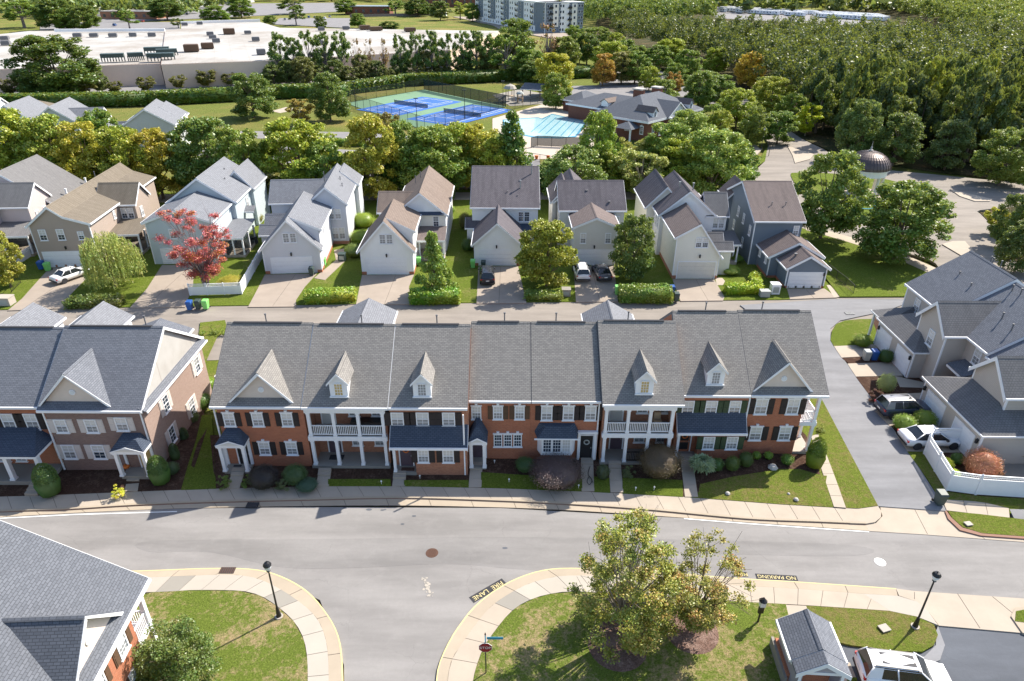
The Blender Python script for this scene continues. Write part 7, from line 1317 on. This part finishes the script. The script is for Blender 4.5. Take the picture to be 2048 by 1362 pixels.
# patio furniture
def chair(px, py, rz, label):
    r = empty('patio_chair', G(px, py, .15), rz, label, 'chair'); MB().box(-.28, .28, -.28, .28, .4, .46).build('seat', M['white'], r); MB().ext([(-.28, .26, .46), (.28, .26, .46), (.28, .42, 1.1), (-.28, .42, 1.1)], (0, .05, 0)).build('backrest', M['white'], r)
    for sx in (-1, 1):
        for sy in (-1, 1): MB().box(sx*.26-.025, sx*.26+.025, sy*.26-.025, sy*.26+.025, 0, .4).build('leg', M['white'], r)
        MB().box(sx*.3-.03, sx*.3+.03, -.28, .3, .62, .67).build('armrest', M['white'], r)
chair(2012, 917, R(80), 'white patio chair left of the patio table'); chair(2052, 905, R(-80), 'white patio chair cut by the right picture edge')
r = empty('patio_table', G(2035, 920, .15), R(-20), 'square brown patio table in the shade', 'table'); MB().box(-.6, .6, -.5, .5, .7, .75).build('tabletop', M['tan_plastic'], r)
for sx in (-1, 1):
    for sy in (-1, 1): MB().box(sx*.5-.03, sx*.5+.03, sy*.4-.03, sy*.4+.03, 0, .7).build('leg', M['metal_black'], r)
# ================================================================ pavilion
g = G(1719, 392, .0); pv = empty('domed_pavilion', g, 0, 'white columned round pavilion with ribbed copper dome and finial', 'pavilion'); RR = 3.1
MB().lathe([(4.4, -.3), (4.4, .35), (4.1, .35)], 28).build('plinth', M['stone'], pv); MB().lathe([(3.8, .35), (3.8, .55), (.1, .56)], 28).build('floor', M['walk'], pv)
for i in range(8): a = R(22.5+45*i); c = MB().lathe([(.32, .55), (.32, .75), (.28, .8), (.25, 3.6), (.28, 3.75), (.28, 3.9)], 10, (2.9*math.cos(a), 2.9*math.sin(a), 0)).build('column', M['white_warm'], pv)
m = MB(); n = 32; v = []
for rr_, z in ((3.3, 3.9), (3.3, 4.75), (3.65, 4.85), (3.65, 5.0)):
    for i in range(n): a = 2*math.pi*i/n; v.append((rr_*math.cos(a), rr_*math.sin(a), z))
m.add(v, [(k*n+i, k*n+(i+1) % n, (k+1)*n+(i+1) % n, (k+1)*n+i) for k in range(3) for i in range(n)] + [tuple(range(n-1, -1, -1))]).build('entablature', M['white'], pv)
prof = [(3.7*math.cos(t), 5.0 + 2.7*math.sin(t)) for t in [R(x) for x in range(0, 91, 10)]]; prof[-1] = (.12, 7.7); MB().lathe(prof, 40).build('dome', M['copper'], pv)
for i in range(40):
    a = 2*math.pi*i/40; rb = MB()
    for (r0, z0), (r1, z1) in zip(prof, prof[1:]): rb.bar((r0*1.008*math.cos(a), r0*1.008*math.sin(a), z0+.01), (r1*1.008*math.cos(a), r1*1.008*math.sin(a), z1+.01), .05, .06)
    rb.build('dome_rib', M['copper'], pv)
MB().lathe([(.3, 7.65), (.34, 7.85), (.12, 8.0), (.15, 8.25), (.05, 8.5), (.02, 9.3)], 12).build('finial', M['stone'], pv)
fp = G(1722, 411, .1); o = MB().lathe([(2.3, -.2), (2.3, .15), (2.0, .15), (2.0, .05), (.1, .05)], 24).build('fountain_basin', M['pool_tile'], None, fp); tag(o, 'small turquoise water basin in front of the domed pavilion', 'basin')
# ================================================================ tennis courts, pool, playground
ct = tag(sheet('tennis_court', GP([(690, 207), (848, 180), (1012, 214), (850, 262)], 0), M['court_green'], .1, kind=None), 'green hard court surface with two blue tennis courts', 'tennis court'); ct['kind'] = S; ct.pop('category', None)
for q in ([(851, 248), (974, 219), (899, 208), (827, 232)], ):
    pass
ux = Vector((.574, .819, 0)); vx = Vector((-.819, .574, 0)); 
for c, lab in ((Vector((-13.6, 188.5, .115)), 'near'), (Vector((-29.0, 201.5, .115)), 'far')):
    A_ = lambda s, t_, z=0: c + ux*s + vx*t_ + Vector((0, 0, z)); HL, HW = 13.6, 7.7
    MB().poly([A_(-HL, -HW), A_(HL, -HW), A_(HL, HW), A_(-HL, HW)]).build('court_paint', M['court_blue'], ct); ln = MB()
    def sl(a, b, w=.16): d = (b-a).normalized(); s = Vector((-d.y, d.x, 0))*w/2; ln.add([a-s, b-s, b+s, a+s], [(0,1,2,3)])
    for t_ in (-5.5, 5.5, -4.1, 4.1): sl(A_(-11.9, t_, .012), A_(11.9, t_, .012))
    for s_ in (-11.9, 11.9): sl(A_(s_, -5.5, .012), A_(s_, 5.5, .012))
    for s_ in (-6.4, 6.4): sl(A_(s_, -4.1, .012), A_(s_, 4.1, .012))
    sl(A_(-6.4, 0, .012), A_(6.4, 0, .012)); ln.build('court_lines', M['paint_white'], ct)
    nt = empty('tennis_net', A_(0, 0), 0, 'tennis net of the %s blue court' % ('nearer' if lab == 'near' else 'farther'), 'net'); a, b = vx*-6.3, vx*6.3
    for p in (a, b): MB().tube(p, p + Vector((0, 0, 1.1)), .05).build('post', M['metal_black'], nt)
    MB().add([a, b, b + Vector((0,0,1)), a + Vector((0,0,1))], [(0,1,2,3)]).build('net', M['mesh_windscreen'], nt); MB().bar(a + Vector((0,0,1.02)), b + Vector((0,0,1.02)), .06).build('tape', M['paint_white'], nt)
bar_fence('tall chain link fence around the tennis courts, side facing the trees', [(690, 207), (850, 262), (1012, 214)], 3.2, .1, 4.2, 'mesh_screen', name='chain_link_fence', rad=.05); bar_fence('tall chain link fence around the tennis courts, far side', [(690, 207), (848, 180)], 3.2, .1, 4.2, 'mesh_screen', name='chain_link_fence', rad=.05); bar_fence('tennis court fence with dark wind screen toward the playground', [(848, 180), (1012, 214)], 3.2, .1, 4.2, 'mesh_windscreen', name='chain_link_fence', rad=.05)
for px, py, t_ in ((712, 218, 150), (835, 258, 170), (930, 238, 152), (1006, 216, 150), (885, 182, 135), (858, 183, 150)):
    g = G(px, py, .1); o = empty('court_light', g, 0, 'slim dark floodlight pole at the tennis courts', 'floodlight', 'floodlight poles around the courts'); MB().tube((0, 0, 0), (0, 0, 7), .09, .06).build('pole', M['metal_black'], o); MB().box(-.5, .5, -.2, .2, 7, 7.15).build('lamp_head', M['metal_black'], o)
psheet('pool_deck', [(985, 237), (1090, 207), (1180, 222), (1200, 236), (1190, 262), (1185, 318), (1030, 318), (1045, 285), (985, 262)], 'pool_deck', .08)
wt_ = psheet('pool_water', [(1008, 240), (1077, 236), (1085, 239), (1104, 229), (1172, 243), (1160, 258), (1150, 272), (1120, 275), (1075, 274), (1010, 262)], 'pool_water', .1); psheet('pool_edge', [(1005, 239), (1076, 234.5), (1084, 237), (1104, 227.5), (1174, 242.5), (1166, 258), (1156, 270), (1152, 274), (1120, 277), (1072, 276), (1006, 264)], 'pool_tile', .09)
for i in range(6): a = G(1100 + i*12.5, 232 + i*2.4, .115); b = G(1062 + i*15, 264 + i*1.8, .115); MB().bar(a, b, .22, .02).build('lane_line', M['pool_tile'], wt_)
bar_fence('dark mesh fence along the near side of the pool', [(1062, 296), (1075, 292), (1160, 296), (1178, 290)], 2.2, .1, 3.4, 'mesh_windscreen', name='pool_fence', rad=.05); bar_fence('thin pool fence below the pool deck', [(1050, 320), (1110, 330), (1185, 322)], 1.6, .1, 3.0, None, name='pool_fence', rad=.05); bar_fence('pool fence between courts and playground', [(1014, 222), (1090, 204), (1180, 216)], 1.8, .1, 4, 'mesh_screen', name='pool_fence', rad=.05)
for px in (1073, 1096): o = MB().lathe([(.25, 0), (.4, .7), (.35, .7)], 10).build('flower_pot', M['pumpkin'], None, G(px, 318, .1)); tag(o, 'terracotta pot at the pool fence', 'pot', 'terracotta pots by the pool fence')
psheet('playground_floor', [(985, 190), (1040, 178), (1090, 188), (1085, 208), (1020, 212)], 'walk_grey', .07)
pg = empty('play_tower', G(1020, 202, .1), R(20), 'tan playground tower with pale umbrella roof and slide', 'playground'); 
for i in range(4): a = R(45+90*i); MB().tube((1.3*math.cos(a), 1.3*math.sin(a), 0), (1.3*math.cos(a), 1.3*math.sin(a), 3.6), .12).build('post', M['tan_plastic'], pg)
MB().box(-1.1, 1.1, -1.1, 1.1, 1.4, 1.55).build('deck', M['tan_plastic'], pg); MB().lathe([(2.0, 3.5), (1.4, 4.3), (.1, 4.8)], 10).build('canopy', M['walk_new'], pg); MB().ext([(-1.1, -.5, 1.6), (-3.6, -.5, .2), (-3.6, .5, .2), (-1.1, .5, 1.6)], (0, 0, .15)).build('slide', M['tan_plastic'], pg)
pg = empty('play_tower', G(1040, 205, .1), R(-10), 'smaller playground frame with round top right of the tower', 'playground')
for i in range(4): a = R(45+90*i); MB().tube((1.0*math.cos(a), 1.0*math.sin(a), 0), (1.0*math.cos(a), 1.0*math.sin(a), 2.6), .12).build('post', M['tan_plastic'], pg)
MB().lathe([(1.2, 2.4), (.9, 2.9), (.1, 3.2)], 10).build('canopy', M['bin_grey'], pg); MB().box(-.9, .9, -.9, .9, 1.1, 1.25).build('deck', M['bark'], pg)
ps_ = empty('picnic_shelter', G(1070, 196, .1), R(-20), 'open picnic shelter with dark gabled roof by the playground', 'shelter'); roof_vol(ps_, gable(-4, 4, 3.0, 1.1), -3, 3, 'x', 'roof_club', cap=False)
for x in (-2.7, 2.7):
    for y in (-3.6, 3.6): MB().box(x-.12, x+.12, y-.12, y+.12, 0, 3).build('post', M['bark'], ps_)
# ================================================================ clubhouse
cl = empty('clubhouse', G(1297, 262, 0) - Vector((0, 0, .0)), R(-43), 'brick clubhouse with hipped dark roof, two chimneys and white dormers', 'clubhouse')
ca = G(1297, 244, 4.6); cl.location = (ca.x, ca.y, 0); cl.rotation_euler.z = R(-43)
X0, X1, Y0, Y1 = -16.0, 0, 0, 24.0
MB().box(X0+.5, X1-.5, Y0+.5, Y1-.5, 0, 4.5).build('wall', M['brick_club'], cl); hip(cl, X0, X1, Y0, Y1, 4.6, 4.0, 'roof_club', ridge=((-8, 8), (-8, 16)), t=.45)
MB().box(-31.5, X0+.4, 11, 24, 0, 3.6).build('wing_wall', M['brick_club'], cl); hip(cl, -32, X0+.3, 10.5, 24.5, 3.7, 2.6, 'roof_club', ridge=((-25, 17.5), (X0+3, 17.5)), t=.4)
MB().box(-39, -32.1, 18, 27, 0, 3.0).build('entry_wall', M['brick_club'], cl); hip(cl, -39.5, -31.5, 17.5, 27.5, 3.1, 2.0, 'roof_club', ridge=((-35.5, 21.5), (-35.5, 23.5)), t=.35)
for x, y, z in ((-9.5, 9.8, 7.2), (-12.5, 22.5, 6.0)):
    c = MB().box(x-1.1, x+1.1, y-.8, y+.8, z-1.5, z+2.2).build('chimney', M['brick_club'], cl); MB().box(x-1.3, x+1.3, y-1.0, y+1.0, z+2.2, z+2.5).build('chimney_cap', M['stone'], c)
for y, rz in ((3.9, 90), (19.5, 90)):
    d = empty('dormer', (-.9, y, 4.6), R(rz), parent=cl); wall_vol(d, gable(-.9, .9, 1.6, .9), 0, 4.2, 'y', 0, 'white'); rv = roof_vol(d, gable(-.9, .9, 1.6, .9), 0, 4.4, 'y', 'roof_mauve', oh=.2, cap=False, gut=False, trim=None); window_flat(d, 0, -.005, .5, .7, 1.0, 'glass_dark')
pd = empty('pediment', (0, 12, 4.6), R(90), parent=cl); wall_vol(pd, gable(-4.2, 4.2, .1, 2.7), -.2, 6.5, 'y', -.2, 'white'); roof_vol(pd, gable(-4.2, 4.2, .1, 2.7), -.3, 7.5, 'y', 'roof_club', cap=False, gut=False)
d = empty('dormer', (-20.5, 11.6, 4.0), 0, parent=cl); wall_vol(d, gable(-1, 1, 1.2, .6), 0, 5, 'y', 0, 'white'); roof_vol(d, gable(-1, 1, 1.2, .6), 0, 5, 'y', 'roof_terracotta', cap=False, gut=False, trim=None)
window(cl, -5.5, .5, 1.9, 0, 1.9, 1.7, cols=4, sash=False, up='glass_dark', keystone=True, fw=.14); window(cl, -1.9, .5, 1.6, 0, .95, 1.8, cols=2, up='glass_dark', lo='glass_dark', keystone=True, fw=.14)
for y in (3, 6, 9.5, 13, 16.5, 20): window(cl, -.5, y, .8, 90, 1.0, 2.2, up='glass_dark', lo='glass_blind', fw=.14)
for y in (8, 10.6, 13.2, 15.8): column(cl, .9, y, 0, 4.6, .4)
MB().add([(-7.5, -3.2, 3.0), (-2.2, -3.2, 3.0), (-2.2, .45, 3.0), (-7.5, .45, 3.0), (-4.85, -.8, 4.2), (-4.85, .45, 4.2)], [(3,2,1,0), (0,1,4), (1,2,5,4), (3,0,4,5), (2,3,5)]).build('porch_roof', M['roof_club'], cl); column(cl, -7.0, -2.8, 0, 3, .3); column(cl, -2.7, -2.8, 0, 3, .3)
# ================================================================ warehouse and far buildings
wh = empty('warehouse', G(330, 168, 0), R(21), 'long low warehouse with white roof and pale pinkish walls', 'warehouse'); c0 = G(330, 168, 0)
def wl(px, py, z): q = G(px, py, z) - c0; a = -R(21); return Vector((q.x*math.cos(a) - q.y*math.sin(a), q.x*math.sin(a) + q.y*math.cos(a), 0))
HW_ = 7.2
def block(name, pts, h, m, top=None, par=wh):
    p = ccw([Vector((q.x, q.y, h)) for q in pts]); o = MB().ext(p, (0, 0, -h)).build(name, M[m], par)
    if top: p = ccw([Vector((q.x, q.y, h+.03)) for q in pts]); c = sum(p, Vector())/len(p); MB().ext([c + (q-c)*.997 + Vector((0, 0, .04)) for q in p], (0, 0, -.05)).build('roof', M[top], o)
    return o
block('wall', [wl(-120, 143, 6.6), wl(320, 127, 6.6), wl(350, 60, 6.6), (wl(60, 62, 6.6)), wl(-60, 75, 6.6)], 6.6, 'siding_warehouse', 'membrane')
block('wall', [wl(322, 129, HW_), wl(548, 121, HW_), wl(900, 100, HW_), wl(1000, 62, HW_), wl(720, 58, HW_), wl(560, 56, HW_), wl(520, 44, HW_), wl(362, 48, HW_), wl(362, 58, HW_), wl(330, 62, HW_)], HW_, 'siding_warehouse', 'membrane')
MB().bar(wl(330, 62, HW_) + Vector((0, 0, HW_+.5)), wl(110, 63, HW_) + Vector((0, 0, HW_+.5)), 1.0, 1.2).build('parapet', M['white'], wh); MB().bar(wl(362, 48, HW_) + Vector((0, 0, HW_+.6)), wl(520, 43, HW_) + Vector((0, 0, HW_+.6)), 1.0, 1.4).build('parapet', M['white'], wh)
for px, py, w, d, h in ((155, 72, 3.4, 3, 1.6), (188, 72, 3.4, 3, 1.6), (226, 72, 3.4, 3, 1.6), (266, 71, 3, 3, 1.6), (304, 71, 3.2, 3, 1.6), (421, 72, 3, 2.5, 1.6), (426, 78, 3, 2.5, 1.4), (433, 86, 3, 2.5, 1.6), (459, 69, 5, 4.5, 2.4), (496, 69, 3, 2.5, 1.5), (512, 83, 3, 3, 1.6), (384, 104, 5, 4.5, 2.4), (416, 98, 4.4, 4, 2), (523, 110, 3, 3, 1.8), (643, 62, 3, 3, 1.6), (692, 60, 3, 3, 1.6), (730, 60, 5, 4, 2), (752, 62, 6, 4, 1.8), (820, 64, 5, 4, 1.8), (370, 52, 3, 3, 1.5), (400, 50, 3, 3, 1.5), (640, 90, 3, 3, 1.6), (10, 78, 3, 3, 1.6), (12, 88, 3, 3, 1.6)):
    q = wl(px, py, HW_); q.z = HW_ + .05 if px > 322 else 6.65; o = MB().box(-w/2, w/2, -d/2, d/2, .3, h).box(-w/2+.2, w/2-.2, -d/2+.2, d/2-.2, h, h+.15).build('roof_unit', M['shutter_brown' if w > 4 else 'pipe'], wh, q)
for (x0, x1, y) in ((204, 250, 122), (257, 288, 120), (290, 340, 108), (314, 356, 112), (296, 350, 121)):
    a = wl(x0, y, HW_); b = wl(x1, y-1.5, HW_); o = MB(); n = 8
    a.z = b.z = HW_ + 1.6; o.bar(a, b, 3.0, 1.2)
    for i in range(n+1): c = a.lerp(b, i/n); o.box(c.x-.15, c.x+.15, c.y-.15, c.y+.15, HW_-.3, HW_+1.2)
    o.build('condenser_bank', M['bin_dark'], wh)
MB().box(-2, 7, -1.6, 1.6, 0, 4.2).build('loading_recess', M['cap_dark'], wh, (2, -.2, 0)); 
for px in (295, 360, 465): q = wl(px, 170, 0); q.y += .9; MB().box(-.15, .15, -.2, .2, 0, 6.5).build('downpipe', M['siding_tan'], wh, q)
psheet('service_yard', [(-300, 230), (0, 205), (200, 188), (320, 182), (420, 176), (560, 168), (1000, 158), (1000, 150), (560, 158), (330, 168), (180, 174), (-300, 205)], 'asphalt_far', .03)
psheet('shops_car_park', [(190, 45), (330, 40), (700, 22), (700, 5), (200, 10)], 'asphalt_far', .05); psheet('shops_car_park', [(80, 62), (360, 60), (360, 44), (80, 45)], 'asphalt_far', .05); psheet('far_car_park', [(540, 48), (700, 56), (700, 36), (560, 36)], 'asphalt_far', .05)
psheet('apartment_street', [(905, 33), (960, 34), (1150, 70), (1180, 75), (1100, 76), (1000, 58), (985, 50)], 'drive', .05)
def apt_block(label, A, B, depth, h, floors, nx, w1, w2, side=None, nm='apartment_building'):
    """A -> B street front (left to right), storeys of built windows, balconies"""
    d = (B-A); L = d.length; rz = math.atan2(d.y, d.x); r = empty(nm, A, rz, label, 'apartment building'); fh = h/floors
    MB().box(0, L, 0, depth, 0, h).build('wall', M[w1], r); MB().box(-.3, L+.3, -.3, depth, h+.01, h+.5).build('parapet', M['white'], r)
    wm = MB().box(-.75, .75, -.1, .02, 0, 1.7).mesh('window', M['white']); pm = MB().box(-.6, .6, -.13, 0, .12, 1.58).mesh('pane', M['glass_dark']); bm = MB().box(-1.4, 1.4, -1.1, 0, 0, .15).box(-1.4, 1.4, -1.15, -1.05, .15, 1.1).mesh('balcony', M['metal_black'])
    cell = L/nx
    for i in range(nx):
        bay = i % 3 == 1
        if bay: MB().box(i*cell+.3, (i+1)*cell-.3, -.5, 0, fh, h-.4).build('bay', M[w2], r)
        for f in range(floors):
            x = (i+.5)*cell; z = f*fh + .75; w = inst('window', wm, r, (x-(cell*.2 if not bay else 0), -.51 if bay and f else 0, z)); inst('pane', pm, w)
            if not bay:
                w = inst('window', wm, r, (x+cell*.24, 0, z)); inst('pane', pm, w)
                if f and i % 3 == 0: inst('balcony', bm, r, (x+cell*.2, 0, f*fh+.2))
    return r
A_ = G(955, 26, 0); A_ = Vector((-29, 575, 0)); B_ = G(1090, 66, 0); apt_block('white five storey apartment block, long left face', A_, B_, 16, 16.5, 5, 15, 'siding_white', 'siding_slate')
C_ = Vector((B_.x + 24, B_.y + 11, 0)); apt_block('grey and tan right wing of the apartment block', B_ + Vector((.3, -.5, 0)), C_, 14, 16.5, 5, 6, 'siding_slate', 'siding_cream')
def simple_block(label, px, py, w, d, h, wm_, rm, name='far_building', rz=0.):
    r = empty(name, G(px, py, 0), rz, label, 'building'); MB().box(-w/2, w/2, 0, d, 0, h).build('wall', M[wm_], r); MB().box(-w/2-.4, w/2+.4, -.4, d+.4, h, h+.4).build('roof', M[rm], r)
    for i in range(max(2, int(w/6))): x = -w/2 + w*(i+.5)/max(2, int(w/6)); MB().box(x-1, x+1, -.08, .0, h*.25, h*.65).build('window', M['glass_dark'], r)
simple_block('low brown shop building with white roof at the upper left', 258, 38, 42, 22, 5, 'brick_dark', 'membrane'); simple_block('brown flat shop building behind the field', 735, 29, 38, 20, 6, 'brick_club', 'metal_roof_blue'); simple_block('far white shop building at the top edge', 300, 14, 90, 40, 7, 'siding_white', 'membrane'); simple_block('small white kiosk near the field fence', 883, 34, 8, 6, 4, 'siding_white', 'white'); simple_block('far dark shop front with blue stripe at the top edge', 230, 6, 60, 30, 8, 'bay_blue', 'membrane')
simple_block('brick building at the top edge left of the apartments', 905, 14, 70, 30, 10, 'brick_club', 'roof_club'); simple_block('far low building with blue grey roof at the top edge', 420, 6, 80, 30, 6, 'siding_greige', 'metal_roof_blue')
def board_fence(label, p0, p1, h=2.2):
    a, b = G(*p0, 0), G(*p1, 0); L = (b-a).length; r = empty('board_fence', a, math.atan2(b.y-a.y, b.x-a.x), label, 'fence'); n = int(L/5); me = MB().box(.05, L/n-.05, -.05, .05, .1, h).mesh('panel', M['bark_grey']); po = MB().box(-.1, .1, -.1, .1, 0, h+.15).mesh('post', M['bark_grey'])
    for i in range(n): inst('panel', me, r, (L*i/n, 0, 0)); inst('post', po, r, (L*i/n, 0, 0))
board_fence('long wooden fence at the far edge of the field', (700, 35), (880, 31))
# far parked cars
cc = ('car_white', 'car_silver', 'car_black', 'car_red', 'car_blue', 'car_charcoal')
for i, (px, py) in enumerate(((345, 22), (360, 16), (375, 30), (395, 20), (410, 12), (430, 26), (320, 24), (570, 40), (590, 38), (604, 36), (618, 36), (630, 36), (650, 38), (660, 35), (190, 52), (286, 44), (230, 52), (470, 34), (500, 33), (985, 14), (1005, 12))):
    car('sedan' if i % 2 else 'suv', G(px, py, .08), R(90 + (i*37) % 20), cc[i % 6], 'small distant parked car, %s' % {0: 'white', 1: 'silver', 2: 'black', 3: 'red', 4: 'blue', 5: 'charcoal grey'}[i % 6], full=False, name='distant_car', group='distant cars, %s' % cc[i % 6][4:])
for i, (px, py) in enumerate(((367, 170), (440, 164), (378, 168))): car('suv', G(px, py, .08), R(20), 'car_white', 'white van like car in the warehouse yard behind the small trees', full=False, name='distant_car', group='white cars in the warehouse yard')
# trailer yard beyond the wood
psheet('trailer_yard', [(1430, 36), (1795, 56), (1700, 26), (1430, 10)], 'asphalt_far', .06)
tm_ = MB().box(-1.3, 1.3, -4.5, 4.5, .6, 3.4).mesh('body', M['white']); tw_ = MB().box(-1.32, 1.32, -.8, .8, 1.6, 2.5).mesh('window', M['glass_dark']); tc_ = MB().box(-1.1, 1.1, -3.8, 3.8, .15, .6).mesh('chassis', M['cap_dark'])
a, b = G(1440, 24, 0), G(1785, 44, 0); k = 0
for row in range(4):
    for i in range(26):
        if rnd.random() < .25: continue
        p = a.lerp(b, (i+.5)/26) + Vector((row*4, row*16 + rnd.uniform(-1, 1), .06)); t_ = empty('travel_trailer', p, R(18 + rnd.uniform(-3, 3)), 'white trailer parked in rows beyond the wood', 'trailer', 'white trailers in the yard beyond the wood')
        inst('body', tm_, t_); inst('window', tw_, t_, (0, -2.5, 0)); inst('window', tw_, t_, (0, 1.5, 0)); inst('chassis', tc_, t_)
